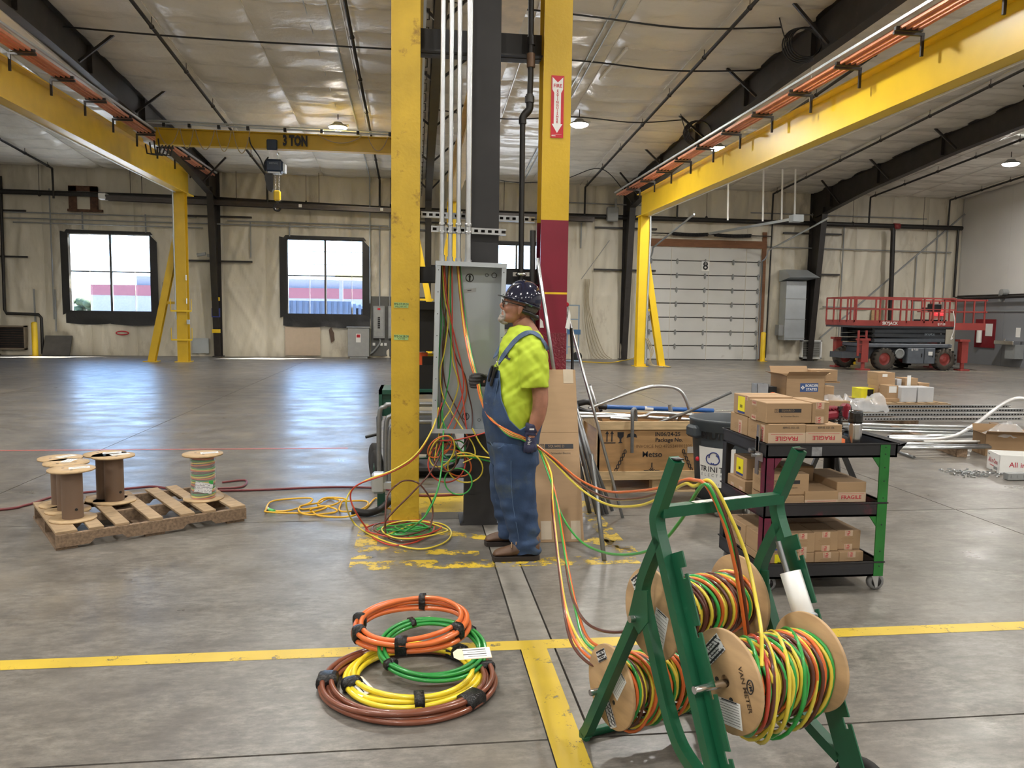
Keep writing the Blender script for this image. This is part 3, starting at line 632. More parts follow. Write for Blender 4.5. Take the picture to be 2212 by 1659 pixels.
MB().tube([P_(1151, 498), P_(1150, 720)], .022, 12).build('short_pipe', mat('grey_pipe', (.05, .048, .047), .5), gp, world=True)
cl2 = MB()
for xx in (1111, 1138): q = P_(xx, 593); cl2.box((q[0], y-.03, q[2]), (.03, .006, .03))
cl2.tube([(P_(1111, 593)[0]+.015, y-.03, P_(1111, 593)[2]), (P_(1124, 593)[0]-.02, y-.045, P_(1124, 593)[2]), (P_(1124, 593)[0]+.02, y-.045, P_(1124, 593)[2]), (P_(1138, 593)[0]-.015, y-.03, P_(1138, 593)[2])], .013, 6); cl2.build('strap', STEEL, gp, world=True)

# ================================================================ CRANE BRIDGE AND HOIST
YB_ = 20.5
br = empty('crane_bridge', (-6.6, YB_, 5.62), 0, 'yellow overhead crane bridge lettered 3 TON', 'crane')
MB().ibeam((-6.45, YB_, 5.86), (.0, YB_, 5.86), .22, .40, .022, .014).build('girder', YEL, br, world=True)
for xx in (-7.05, -.085): MB().ibeam((xx, YB_-.9, 5.93), (xx, YB_+.9, 5.93), .16, .24, .02, .015).build('end_truck', YEL, br, world=True)
for dz, dy in ((.08, -.16), (.16, -.05)): MB().cyl((-6.75, YB_+dy, 6.08+dz), (.1, YB_+dy, 6.02+dz), .022, 8).build('festoon_track', GALVM, br, world=True)
for xx in (-6.2, -5.6, -4.9, -4.2, -3.3, -2.4, -1.5, -.7): MB().box((xx, YB_-.14, 6.12), (.07, .09, .09)).build('track_clamp', BLACK, br, world=True)
HOSE = mat('tan_festoon_cable', (.42, .33, .18), .5)
for a, b, d in ((-6.35, -5.85, .42), (-5.82, -5.5, .48), (-5.46, -5.0, .50), (-4.96, -4.6, .52), (-4.56, -4.15, .55), (-2.5, -1.4, .2), (-1.25, -.75, .36)):
    MB().tube([(a+(b-a)*t, YB_-.17, 6.05-d*math.sin(PI*t)**.8) for t in np.linspace(0, 1, 13)], .012, 6).build('festoon_cable', HOSE, br, world=True)
text('3 TON', .34, INK, br, (-3.06, YB_-.118, 5.86), (1, 0, 0), (0, 0, 1), bold=.06, sx=.6)
col_ = MB()
for k in range(4): col_.tube([(-6.6+k*.1, YB_-.3, 5.6+.05*k), (-6.55+k*.1, YB_-.35, 5.38), (-6.3+k*.1, YB_-.35, 5.34), (-6.2+k*.08, YB_-.3, 5.6)], .02, 6)
col_.build('collector_cables', BLACK, br, world=True)
HB = mat('dark_blue_hoist', (.014, .03, .065), .35); hx = -3.62
ho = empty('chain_hoist', (hx, YB_, 5.66), 0, 'dark blue chain hoist with yellow hook block under the bridge', 'hoist')
MB().box((hx-.0, YB_-.16, 5.74), (.26, .1, .26), bev=.02).build('trolley', HB, ho, world=True)
MB().box((hx+.02, YB_-.1, 5.50), (.2, .16, .22)).cyl((hx+.1, YB_-.2, 5.56), (hx+.1, YB_, 5.56), .05, 10).build('suspension', STEEL, ho, world=True)
b = MB().box((hx+.05, YB_-.1, 5.22), (.42, .34, .32), bev=.05); b.build('motor_body', HB, ho, world=True)
MB().box((hx+.29, YB_-.1, 5.18), (.05, .3, .22), bev=.01).box((hx+.05, YB_-.1, 5.055), (.3, .3, .03)).build('fins', GALVM, ho, world=True)
text('DEMAG', .065, mat('pale_logo', (.25, .3, .35), .5), ho, (hx+.05, YB_-.272, 5.27), (1, 0, 0), (0, 0, 1))
MB().prism([(-.1, 0), (.1, 0), (.1, -.38), (.06, -.46), (-.04, -.4), (-.1, -.1)], (hx-.1, YB_-.0, 5.04), (1, 0, 0), (0, 0, 1), .12).build('chain_bag', BLACK, ho, world=True)
ch = MB()
for xx in (hx+.06, hx+.15):
    for k in range(14): ch.lathe([(.012, -.004), (.02, -.004), (.02, .004), (.012, .004), (.012, -.004)], (xx, YB_-.1, 5.04-k*.03), (1, 0, 0) if k % 2 else (0, 1, 0), 6, closed_profile=True)
ch.build('chain', STEEL, ho, world=True)
MB().box((hx+.1, YB_-.1, 4.50), (.17, .12, .26), bev=.03).build('hook_block', YELB, ho, world=True)
MB().tube(cr([(hx+.1, YB_-.1, 4.38), (hx+.1, YB_-.1, 4.32), (hx+.02, YB_-.1, 4.24), (hx+.04, YB_-.1, 4.15), (hx+.13, YB_-.1, 4.13), (hx+.18, YB_-.1, 4.2)], 5), .03, 8).build('hook', BLACK, ho, world=True)
MB().tube(cr([(hx-.55, YB_-.17, 5.9), (hx-.5, YB_-.17, 5.7), (hx-.3, YB_-.15, 5.4), (hx-.18, YB_-.12, 5.1), (hx-.2, YB_-.1, 5.3), (hx-.1, YB_-.1, 5.45)], 6), .018, 6).build('pendant_cable', BLACK, ho, world=True)

# ================================================================ ROOF PIPES AND CABLES
def pipe_run(name, pts, r, m, label, cat='pipe', group=None, n=8, hang=None):
    o = empty(name, pts[0], 0, label, cat, group); MB().tube(pts, r, n).build('run', m, o, world=True)
    if hang:
        a, b = Vector(hang[0]), Vector(hang[1]); k = hang[2]
        for i in range(k):
            p = a.lerp(b, i/(k-1)); MB().cyl(p, (p.x, p.y, zroof(p.y)-.03), .008, 5).lathe([(r+.004, -.02), (r+.014, -.02), (r+.014, .02), (r+.004, .02)], p, b-a, 8, closed_profile=True).build('hanger', DARK, o, world=True)
    return o
def roofpt(X, Y, d): return (X, Y, zroof(Y)-d)
RP = 'sprinkler pipes under the roof'
for X, ya, yb, d, lab in ((-5.02, 9, 27.2, .22, 'dark sprinkler pipe under the roof left of the crane hoist'), (-1.28, 9, 27.2, .2, 'dark sprinkler pipe beside the lamp above the bridge'), (5.9, 9, 27.2, .2, 'dark sprinkler pipe left of the dark frame by the overhead door'),
                          (9.3, 8, 27.2, .2, 'dark sprinkler pipe above the right runway beam'), (12.9, 10, 27.2, .2, 'dark sprinkler pipe over the overhead door'), (16.7, 13, 27.2, .2, 'dark sprinkler pipe nearer the right wall'), (19.9, 16, 27.2, .2, 'dark sprinkler pipe close to the right wall'), (-11.8, 15, 27.2, .2, 'dark sprinkler pipe at the upper left')):
    pipe_run('sprinkler_pipe', [roofpt(X, ya, d), roofpt(X, yb, d), (X, yb+.02, 5.15)], .035, PIPEB, lab, 'pipe', RP, hang=(roofpt(X, ya+.3, d), roofpt(X, yb-.3, d), 9))
for X, d, lab in ((-1.62, .12, 'grey conduit along the roof left of the black pipe'), (-2.06, .06, 'thin grey conduit feeding the lamp above the bridge'), (3.55, .1, 'grey conduit along the roof right of the sign'), (3.68, .12, 'second grey conduit right of the sign')):
    pipe_run('roof_conduit', [roofpt(X, 9, d), roofpt(X, 21 if X == -2.06 else 27.3, d)]+([] if X != -1.62 else [(X, 27.35, 1.9)]), .02 if X != -2.06 else .01, GALVM, lab, 'conduit', 'grey conduits under the roof')
def cable(pts, r, label, m=BLACK, grp='loose cables under the roof'): MB().tube(cr(pts, 8), r, 6).build('cable', m, loc=pts[0], label=label, cat='cable', group=grp)
cable([roofpt(-11, 16.0, .12), roofpt(-7.8, 16.2, .15), roofpt(-4.2, 16.3, .22), roofpt(-.5, 16.45, .16), roofpt(3.3, 16.6, .12), roofpt(5.4, 16.65, .2), roofpt(7.45, 16.63, .1)], .018, 'black cable slung across the roof at mid height')
cable([roofpt(.5, 14.4, .1), roofpt(2.86, 14.5, .14), roofpt(5, 14.5, .26), roofpt(6.9, 14.53, .12)], .018, 'black cable slung to the coil on the dark frame')
cable([roofpt(.5, 20, .15), roofpt(2.2, 20, .3), roofpt(4.0, 20.03, .16), roofpt(5.6, 20, .24), roofpt(6.9, 19.98, .12)], .016, 'black cable below the lamp right of the sign')
cable([roofpt(1, 24.6, .4), roofpt(3, 24.6, .75), roofpt(4.6, 24.6, .6), roofpt(5.9, 24.6, .25), roofpt(7.4, 26.4, .9)], .014, 'black cable drooping near the back wall')
for X, Y, lab in ((7.2, 14.2, 'coil of black cable hung on the dark frame, upper'), (7.2, 19.6, 'coil of black cable hung on the dark frame, lower')):
    o = empty('cable_coil', (X, Y, zroof(Y)-.75), 0, lab, 'cable coil', 'coils on the dark frame')
    for k in range(5): MB().tube([(X+.3*math.cos(a)*(1+.06*k), Y+.05*k-.1, zroof(Y)-.55+.27*math.sin(a)*(1+.05*k)) for a in np.linspace(0, 2*PI, 22, endpoint=False)], .015, 5, closed=True).build('loop', BLACK, o, world=True)
    MB().tube(cr([roofpt(X-.5, Y, .1), roofpt(X-.35, Y, .5), roofpt(X-.1, Y, .75)], 5), .012, 5).build('tail', BLACK, o, world=True)
lt = empty('light_trough', (-7.0, 16, 6.1), 0, 'long white metal trough along the left dark frame', 'trough')
MB().bar((-7.02, 13.2, zroof(13.2)-.74), (-7.02, 21.5, zroof(21.5)-.72), .30, .1, bev=.01).build('tray', WHITE, lt, world=True)
MB().box((-7.05, 13.1, zroof(13.2)-.68), (.42, .4, .3), bev=.02).build('junction_box', GREYP, lt, world=True)
vs = MB().bar(roofpt(7.9, 15.2, .05), (7.9, 15.2, 5.55), .02, .03); vs.build('hanger_rod', WHITE, loc=(7.9, 15.2, 5.55), label='thin white rod hanging above the right runway', cat='rod')
MB().bar(roofpt(4.1, 17.6, .1), roofpt(4.25, 15.9, .1), .06, .05).build('batten_light', WHITE, loc=(4.1, 17.6, 6.9), label='small unlit batten under the roof right of the sign', cat='light')
MB().box((8.0, 18.2, zroof(18.2)-.9), (.3, .25, .06), bev=.02).cyl((8.0, 18.2, zroof(18.2)-.88), (8.0, 18.2, zroof(18.2)-.2), .006, 5).build('access_point', WHITE, loc=(8, 18.2, 6.0), label='small white box hung beside the dark frame', cat='box')
# ================================================================ THINGS ON AND ALONG THE BACK WALL
yw = WY-.22
pipe_run('sprinkler_main', [(-20, yw, 5.36), (-7.7, yw, 5.33), (-.85, yw, 5.16), (7, yw, 5.12), (20.6, yw, 5.1)], .085, PIPEB, 'thick black sprinkler main along the back wall', hang=((-18, yw, 5.36), (19, yw, 5.1), 14))
ht = empty('tube_heater', (-10.2, yw-.25, 5.2), 0, 'long dark tube heater across the left windows', 'heater')
MB().bar((-10.1, yw-.3, 5.25), (6.2, yw-.3, 5.02), .30, .05).bar((-10.1, yw-.42, 5.19), (6.2, yw-.42, 4.96), .03, .14).bar((-10.1, yw-.18, 5.19), (6.2, yw-.18, 4.96), .03, .14).build('reflector', mat('bronze_reflector', (.06, .05, .045), .35, .3), ht, world=True)
MB().cyl((-10.1, yw-.3, 5.18), (6.2, yw-.3, 4.95), .05, 8).build('tube', DARK, ht, world=True)
MB().box((-10.2, yw-.3, 5.24), (.24, .3, .2), bev=.02).build('burner', WHITE, ht, world=True)
for xx in (-3.9, -1.2, 1.5): MB().box((xx, yw-.46, 5.12+.014*(-3.9-xx)), (.1, .02, .1)).build('clip', WHITE, ht, world=True)
for xx in (-9, -6, -3.3, -.6, 3): MB().cyl((xx, yw-.3, 5.2), (xx, yw-.3, zroof(yw-.3)), .01, 5).build('hanger', DARK, ht, world=True)
# rusty exhaust fan opening
fo = empty('fan_opening', (-11, WY-.05, 4.8), 0, 'rusty framed vent opening above the first window', 'vent')
RUSTY = mat('rusty_wood', (.10, .05, .03), .85, var=.5, scale=8)
for a, b in (((-11.45, 4.85), (-11.2, 5.6)), ((-10.78, 4.85), (-10.55, 5.6)), ((-11.45, 5.45), (-10.55, 5.62)), ((-11.5, 4.78), (-10.4, 4.86))): MB().bb((a[0], WY-.13, a[1]), (b[0], WY-.04, b[1])).build('frame_board', RUSTY, fo, world=True)
MB().bb((-11.2, WY-.08, 4.86), (-10.78, WY-.06, 5.5)).build('cover_sheet', INS, fo, world=True)
# wall air units
def air_unit(x0, x1, z0, z1, label, m, slats):
    o = empty('wall_air_unit', ((x0+x1)/2, WY-.1, z0), 0, label, 'air unit'); MB().bb((x0, WY-.2, z0), (x1, WY-.02, z0+.05)).bb((x0, WY-.2, z1-.05), (x1, WY-.02, z1)).bb((x0, WY-.2, z0), (x0+.05, WY-.02, z1)).bb((x1-.05, WY-.2, z0), (x1, WY-.02, z1)).build('frame', m, o, world=True)
    MB().bb((x0+.04, WY-.1, z0+.04), (x1-.04, WY-.05, z1-.04)).build('back', BLACK if slats else mat('grey_mesh', (.3, .3, .28), .7), o, world=True)
    for k in range(9): z = z0+.08+(z1-z0-.16)*k/8; MB().bar((x0+.05, WY-.17, z), (x1-.05, WY-.17, z), .05, .008).build('slat', RUSTY if slats else m, o, world=True)
air_unit(-14.2, -12.93, .18, .98, 'brown louvred wall unit at the far left', mat('tan_frame', (.22, .18, .13), .6), True)
air_unit(14.4, 15.2, .08, .78, 'white framed louvre low on the wall beside the dark frame', WHITE, False)
def bollard(x, y, h, label):
    o = empty('bollard', (x, y, 0), 0, label, 'bollard', 'yellow bollards'); MB().lathe([(.09, 0), (.09, h-.05), (.07, h-.01), (.0, h)], (0, 0, 0), n=14).build('post', YELB, o); MB().bb((-.13, -.13, 0), (.13, .13, .012)).build('base', YELB, o)
bollard(-12.5, 27.1, 1.12, 'yellow bollard beside the black pipe at far left'); bollard(12.62, 26.9, 1.08, 'yellow bollard right of the overhead door')
MB().bar((-11.9, WY-.42, .0), (-11.9, WY-.15, .66), .85, .03, (0, -1, 0)).build('leaning_board', mat('dark_board', (.09, .085, .08), .7), loc=(-11.9, WY-.3, 0), label='dark grey board leaning on the wall below the first window', cat='board')
WP = 'pipes on the back wall'
pipe_run('drop_pipe', [(-13.5, yw+.05, 5.84), (-13.55, yw+.05, 1.5), (-13.5, yw+.05, 1.38), (-12.5, yw+.05, 1.36), (-12.42, yw+.05, 1.25), (-12.42, yw+.05, .05)], .05, PIPEB, 'black drop pipe at the far left bending to the floor', 'pipe', WP)
pipe_run('drop_pipe', [(17.55, yw-.3, 5.0), (17.6, yw-.3, 4.9), (17.72, yw-.3, .0)], .085, PIPEB, 'thick black drop pipe behind the scissor lift', 'pipe', WP)
MB().lathe([(.1, -.12), (.11, -.12), (.11, .12), (.1, .12)], (17.9, yw-.02, 5.1), (1, 0, 0), 12).build('red_coupling', mat('red_coupling', (.25, .03, .03), .5), loc=(17.9, yw, 5.1), label='red coupling on the sprinkler main', cat='fitting')
pipe_run('drop_pipe', [(20.45, yw, 5.1), (20.45, yw, 2.5), (20.6, yw-.5, 2.42), (20.6, 20, 2.5)], .045, PIPEB, 'black drop pipe in the right corner', 'pipe', WP)
pipe_run('drop_pipe', [(13.05, yw+.1, 5.1), (13.0, yw+.1, .1)], .03, PIPEB, 'thin black pipe right of the overhead door', 'pipe', WP)
for x0, z0, z1, lab in ((-12.05, 1.2, 5.5, 'grey conduit left of the first window'), (-.95, 1.8, 5.0, 'grey conduit above the electric panels'), (-1.3, 1.8, 4.6, 'thin grey conduit above the first panel'), (15.9, 0.3, 5.05, 'grey conduit right of the louvre'), (18.9, .2, 4.1, 'grey conduit behind the lift'), (19.7, .2, 5.4, 'grey conduit near the right corner'), (20.1, .2, 5.6, 'second grey conduit near the right corner')):
    pipe_run('wall_conduit', [(x0, WY-.1, z1), (x0, WY-.1, z0)], .025, GREYP, lab, 'conduit', 'conduits on the back wall', n=6)
for a, b, z, lab in ((-20, 1.5, 4.52, 'long grey conduit above the left windows'), (-20, -7.4, 4.72, 'grey conduit above the first window, higher'), (-13.2, -7.2, 4.38, 'thin grey conduit just above the first window'), (-6.4, -1.0, 4.62, 'grey conduit above the second window'), (12.9, 20.3, 4.22, 'grey conduit along the wall behind the lift'), (12.2, 19.2, 5.45, 'thin grey conduit above the sprinkler main'), (5.2, 9.3, 5.6, 'thin conduit left of the overhead door'), (15.2, 17.3, 2.05, 'thin conduit low behind the lift')):
    pipe_run('wall_conduit', [(a, WY-.11, z), (b, WY-.11, z-.03)], .022, GREYP, lab, 'conduit', 'conduits on the back wall', n=6)
for x, z0, z1, lab in ((-11.05, 4.2, 4.85, 'short stub above the left part of the first window'), (-9.05, 4.15, 4.75, 'short stub above the right part of the first window'), (-5.65, 3.4, 4.6, 'steel strut on the wall left of the second window'), (-4.35, 4.15, 4.6, 'short strut over the second window'), (-12.65, 1.0, 2.2, 'thin strut left of the first window, lower'), (-12.0, .8, 2.2, 'thin strut beside the leaning board'), (-8.55, 1.2, 2.5, 'thin strut right of the first window'), (5.85, 4.0, 4.9, 'thin rod right of the red column')):
    MB().bb((x-.02, WY-.12, z0), (x+.02, WY-.08, z1)).build('wall_strut', GREYP, loc=(x, WY-.1, z0), label=lab, cat='strut', group='struts on the back wall')
MB().bar((15.15, WY-.12, .87), (20.75, WY-.12, 5.65), .05, .05).build('diagonal_brace', GREYP, loc=(15.2, WY-.12, .87), label='long diagonal brace on the wall behind the lift', cat='brace')
MB().bar((5.9, WY-.1, 2.9), (6.9, WY-.1, 4.3), .02, .02).build('diagonal_brace', GREYP, loc=(5.9, WY-.12, 2.9), label='thin diagonal rod left of the dark frame by the door', cat='brace')
# electric gear
eb = MB().bb((-1.6, WY-.075, .05), (.3, WY-.055, 2.15)); eb.build('mounting_board', mat('dark_grey_board', (.10, .10, .095), .6), loc=(-.7, WY-.06, .05), label='dark grey mounting board behind the electric panels', cat='board')
def panel(x0, x1, z0, z1, label):
    o = empty('electric_panel', ((x0+x1)/2, WY-.1, z0), 0, label, 'electric panel', 'panels on the mounting board')
    MB().bb((x0, WY-.2, z0), (x1, WY-.075, z1), bev=.008).build('cabinet', GREYP, o, world=True)
    MB().bb((x0+.03, WY-.212, z0+.08), (x1-.06, WY-.2, z1-.06)).build('door', mat('grey_panel_door', (.33, .34, .34), .5), o, world=True)
    for k in range(6): MB().bb(((x0+x1)/2-.04, WY-.222, z0+.35+k*.07), ((x0+x1)/2+.04, WY-.212, z0+.4+k*.07)).build('breaker', BLACK, o, world=True)
    MB().bb(((x0+x1)/2-.05, WY-.215, z1-.15), ((x0+x1)/2+.05, WY-.212, z1-.08)).build('warning_label', SREDM, o, world=True)
panel(-1.52, -1.12, .68, 1.82, 'grey electric panel with open breakers beside the second window'); panel(-1.0, -.55, .68, 1.82, 'grey electric panel half hidden by the yellow column')
for k, x in enumerate((-1.5, -1.24, -1.1)): MB().bb((x-.045, WY-.09, .42), (x+.045, WY-.06, .52)).bb((x-.015, WY-.1, .45), (x+.015, WY-.085, .49)).build('outlet', WHITE, loc=(x, WY-.075, .42), label=['leftmost white outlet below the electric panel', 'middle white outlet below the electric panel', 'rightmost white outlet below the electric panel'][k], cat='outlet', group='outlets')
pipe_run('wall_conduit', cr([(-1.3, WY-.13, .68), (-1.3, WY-.13, .5), (-1.6, WY-.13, .15), (-1.9, WY-.13, .1)], 6), .035, GREYP, 'grey conduit curving from the panel to the transformer', 'conduit', 'conduits on the back wall')
tf = empty('transformer', (-2.0, WY-.4, 0), 0, 'grey floor transformer cabinet below the second window', 'cabinet')
MB().bb((-2.36, WY-.62, .06), (-1.64, WY-.12, 1.05), bev=.01).build('body', mat('transformer_grey', (.33, .34, .34), .5, var=.05), tf, world=True)
MB().bb((-2.4, WY-.66, 1.05), (-1.6, WY-.1, 1.09)).bb((-2.3, WY-.6, 0), (-1.7, WY-.15, .06)).build('lid_and_base', GREYP, tf, world=True)
MB().bb((-2.08, WY-.628, .55), (-1.92, WY-.62, .85)).build('warning_label', WHITE, tf, world=True); MB().bb((-2.06, WY-.631, .72), (-1.94, WY-.627, .82)).build('warning_mark', SREDM, tf, world=True)
MB().bb((-4.55, WY-.07, .05), (-3.35, WY-.045, 1.05)).build('plywood_patch', mat('pale_plywood', (.52, .42, .32), .7, var=.05), loc=(-4, WY-.06, 0.05), label='pale plywood patch below the second window', cat='board')
MB().prism([(0, 0), (.12, .1), (.1, .35), (.0, .55), (-.08, .45)], (-2.98, WY-.06, .5), (1, 0, 0), (0, 0, 1), -.01).build('torn_hole', mat('torn_edge', (.12, .08, .06), .9), wall_back, world=True)
MB().tube([(-9.9+.2*math.cos(a), WY-.1, .77+.06*math.sin(a)) for a in np.linspace(0, 2*PI, 20)], .02, 5).build('red_mark', SREDM, wall_back, world=True)
MB().bb((-7.65, WY-.08, .1), (-7.1, WY-.06, .62)).build('metal_patch', GALVM, loc=(-7.4, WY-.08, .1), label='grey metal sheet on the wall behind the left crane post', cat='sheet')
for z, c in ((1.9, 'yellow'), (1.35, 'blue'), (.82, 'yellow')): MB().bb((-6.88, WY-.5, z), (-6.62, WY-.42, z+(.12 if c == 'yellow' else .3))).build('tape_band', YELB if c == 'yellow' else mat('blue_tape', (.02, .04, .25), .6), loc=(-6.75, WY-.5, z), label={1.9: 'upper yellow tape on the left dark frame', 1.35: 'blue tape on the left dark frame', .82: 'lower yellow tape on the left dark frame'}[z], cat='tape', group='tape on the frame')
cam_ = MB().cyl((-7.25, WY-.7, 3.4), (-6.98, WY-.7, 3.45), .06, 10).box((-6.9, WY-.6, 3.4), (.1, .1, .1)); cam_.build('security_camera', GREYP, loc=(-7.1, WY-.7, 3.4), label='small camera on the left dark frame', cat='camera')
# hood and duct heater by the door
hd = empty('make_up_air_duct', (13.9, WY-.3, .78), 0, 'grey sheet-metal duct unit with flared hood right of the door', 'duct')
MB().bb((13.5, WY-.55, .78), (14.28, WY-.05, 2.95)).build('casing', GALVM, hd, world=True)
for z in (.85, 1.55, 2.3): MB().bb((13.47, WY-.56, z), (14.31, WY-.54, z+.02)).build('seam', GREYP, hd, world=True)
MB().add([(13.45, WY-.5, 3.38), (14.3, WY-.5, 3.38), (14.55, WY-1.0, 3.08), (13.42, WY-1.0, 3.08), (13.45, WY-.03, 3.38), (14.3, WY-.03, 3.38), (14.3, WY-.03, 2.95), (13.45, WY-.03, 2.95)], [(0, 1, 2, 3), (4, 5, 1, 0), (3, 2, 6, 7), (1, 5, 6, 2), (4, 0, 3, 7)]).build('hood', GALVM, hd, world=True)
MB().bb((13.3, WY-.5, .95), (13.5, WY-.2, 1.35)).build('control_box', GREYP, hd, world=True)
sb = MB().box((6.92, WY-.35, 5.2), (.4, .2, .5), bev=.02).bb((6.98, WY-.45, 5.42), (7.05, WY-.4, 5.75)); sb.build('junction_box', GREYP, loc=(6.9, WY-.35, 5.0), label='grey box on the wall left of the dark frame by the door', cat='box')
wr = MB()
for k in range(5): wr.tube(cr([(6.0+.05*k, WY-.12, 2.9), (6.02+.04*k, WY-.14, 2.0), (6.1+.09*k, WY-.16, 1.0), (6.3+.12*k, WY-.2, .25), (6.5+.14*k, WY-.3, .02)], 6), .012, 5)
wr.build('hanging_cords', mat('tan_cord', (.35, .29, .18), .7), loc=(6, WY-.15, 0), label='tan cords hanging down the wall right of the red column', cat='cord')
MB().tube(cr([(4.5, 25.5, .015), (5.4, 25.9, .015), (6.3, 25.2, .015), (6.9, 25.6, .05), (7.0, 24.2, .25), (7.08, 23.9, .5)], 8), .016, 6).build('extension_cord', YELB, loc=(5, 25, 0), label='yellow cord lying along the floor by the right crane post', cat='cord')
wire_p = MB()
for k in range(3): wire_p.tube(cr([(7.15+.04*k, 23.55, .9), (7.3+.05*k, 23.5, .5), (7.35-.05*k, 23.45, .1), (7.7, 23.4, .02), (7.5+.2*k, 23.2, .02)], 6), .015, 5)
wire_p.build('floor_cables', mat('tan_cord', (.35, .29, .18), .7), loc=(7.2, 23.5, 0), label='loose cables at the foot of the right crane post', cat='cable')
# right wall: exit sign, door, fountain, extinguisher board
ex = empty('exit_sign', (19.95, WY-.12, 1.78), 0, 'red lit EXIT sign above the dark doorway', 'sign')
MB().box((19.95, WY-.15, 1.9), (.42, .06, .26), bev=.01).build('case', mat('exit_red', (.75, .04, .05), .4, emit=1.2), ex, world=True)
text('EXIT', .17, mat('exit_letters', (.9, .45, .42), .5), ex, (19.95, WY-.182, 1.9), (1, 0, 0), (0, 0, 1), bold=.02)
MB().bb((18.95, WY-.1, 0), (20.3, WY-.06, 1.62)).build('door_2', BLACK, label='dark doorway below the exit sign', kind='structure')
MB().bb((17.2, WY-.09, 0), (17.6, WY-.07, 2.0)).build('plywood_sheet', PLY, loc=(17.3, WY-.08, 0), label='brown plywood sheet on the wall behind the lift', cat='board')
MB().bb((16.35, WY-.16, .0), (16.9, WY-.05, .9)).build('brown_panel', CARDD, loc=(15.6, WY-.1, 0), label='brown panel on the floor beside the louvre', cat='board')
rb = empty('extinguisher_board', (XR-.06, 25.95, .64), 0, 'red fire board with white papers on the grey wall', 'board')
MB().bb((XR-.06, 25.5, .62), (XR-.03, 26.5, 1.66)).build('back_board', mat('dark_red_board', (.20, .01, .018), .5), rb, world=True); MB().bb((XR-.075, 25.62, 1.05), (XR-.06, 25.95, 1.5)).build('notice', PAPER, rb, world=True); MB().cyl((XR-.15, 26.15, .8), (XR-.15, 26.15, 1.35), .09, 10).build('extinguisher', WHITE, rb, world=True)
fn = empty('drinking_fountain', (XR-.25, 24.5, .35), 0, 'steel drinking fountain on the grey wall', 'fountain')
MB().bb((XR-.45, 24.15, .78), (XR-.02, 25.05, .92), bev=.02).build('basin', STEEL, fn, world=True); MB().bb((XR-.35, 24.15, .3), (XR-.02, 24.6, .8)).build('cooler', GREYP, fn, world=True); MB().cyl((XR-.3, 24.7, .92), (XR-.3, 24.7, .99), .03, 8).build('spout', STEEL, fn, world=True)
MB().bb((XR-.03, 24.35, 1.05), (XR-.022, 24.55, 1.38)).build('notice', PAPER, loc=(XR-.03, 24.45, 1.05), label='white notice above the drinking fountain', cat='notice')
MB().bb((XR-.06, 23.95, .5), (XR-.02, 24.07, .62)).build('outlet', WHITE, loc=(XR-.05, 24, .5), label='outlet on the grey wall right of the fountain', cat='outlet')
pipe_run('wall_conduit', [(XR-.05, 26.9, 1.95), (XR-.05, 24.1, 1.95), (XR-.05, 24.02, 1.88), (XR-.05, 24.0, .6)], .018, GREYP, 'grey conduit on the right wall down to the outlet', 'conduit', 'conduits on the back wall', n=6)
MB().cyl((XR-.25, 25.1, 2.62), (XR-.02, 25.1, 2.62), .11, 12).bb((XR-.2, 25.2, 2.3), (XR-.1, 25.28, 2.6)).build('alarm_horn', GREYP, loc=(XR-.1, 25.1, 2.5), label='grey horn on top of the grey wall panels', cat='horn')
# ================================================================ ELECTRICAL ENCLOSURE ON THE COLUMN
YBX = 5.52
bx = empty('electrical_enclosure', (.362, YBX, .735), 0, 'open grey steel electrical enclosure on the black column', 'enclosure', rot=(0, R(1.1), 0))
W2, HH, DD = .248, 1.225, .17
MB().bb((-W2, DD-.006, 0), (W2, DD, HH)).build('back_panel', GALVM, bx)
for s in (-1, 1): MB().bb((s*W2-.003, 0, 0), (s*W2+.003, DD, HH)).bb((s*W2, -.002, 0), (s*(W2-.03), .002, HH)).build('side_wall', GALVM, bx)
MB().bb((-W2-.006, -.004, HH-.0), (W2+.006, DD, HH+.004)).bb((-W2-.006, -.006, HH-.028), (W2+.006, -.002, HH+.004)).build('top_wall', GALVM, bx)
MB().bb((-W2-.004, 0, -.004), (W2+.004, DD, 0)).bb((-W2-.004, -.004, -.004), (W2+.004, 0, .028)).build('bottom_wall', GALVM, bx)
for s in (-1, 1):
    for k in range(8): MB().cyl((s*(W2-.015), -.004, .08+k*.155), (s*(W2-.015), .001, .08+k*.155), .004, 6).build('hole', BLACK, bx)
def knock(x, z, r, key=False):
    o = MB().lathe([(r*.78, 0), (r, 0), (r, .003), (r*.78, .003), (r*.78, 0)], (x, DD-.007, z), (0, -1, 0), 24, closed_profile=True).build('knockout_ring', mat('dark_grey_ring', (.06, .06, .065), .5), bx)
    if key: MB().prism([(-.006, -.022), (.006, -.022), (.006, .002), (.009, .008), (.005, .022), (-.005, .022), (-.009, .008), (-.006, .002)], (x, DD-.0075, z), (1, 0, 0), (0, 0, 1), .002).build('keyhole', BLACK, bx)
knock(.0, HH-.10, .031, True); knock(.125, HH-.075, .013); knock(.18, HH-.075, .02); knock(.0, .1, .028, True); knock(-.1, .1, .012); knock(.1, .075, .012)
lb = MB().prism([(-.045, -.016), (.045, .0), (.045, .03), (-.045, .014)], (.005, DD-.0065, HH-.20), (1, 0, 0), (0, 0, 1), .0006).build('sticker', mat('grey_sticker', (.40, .40, .40), .5), bx)
MB().prism([(-.02, .003), (.01, .008), (.01, .014), (-.02, .009)], (.005, DD-.008, HH-.20), (1, 0, 0), (0, 0, 1), .0004).build('sticker_print', INK, bx)
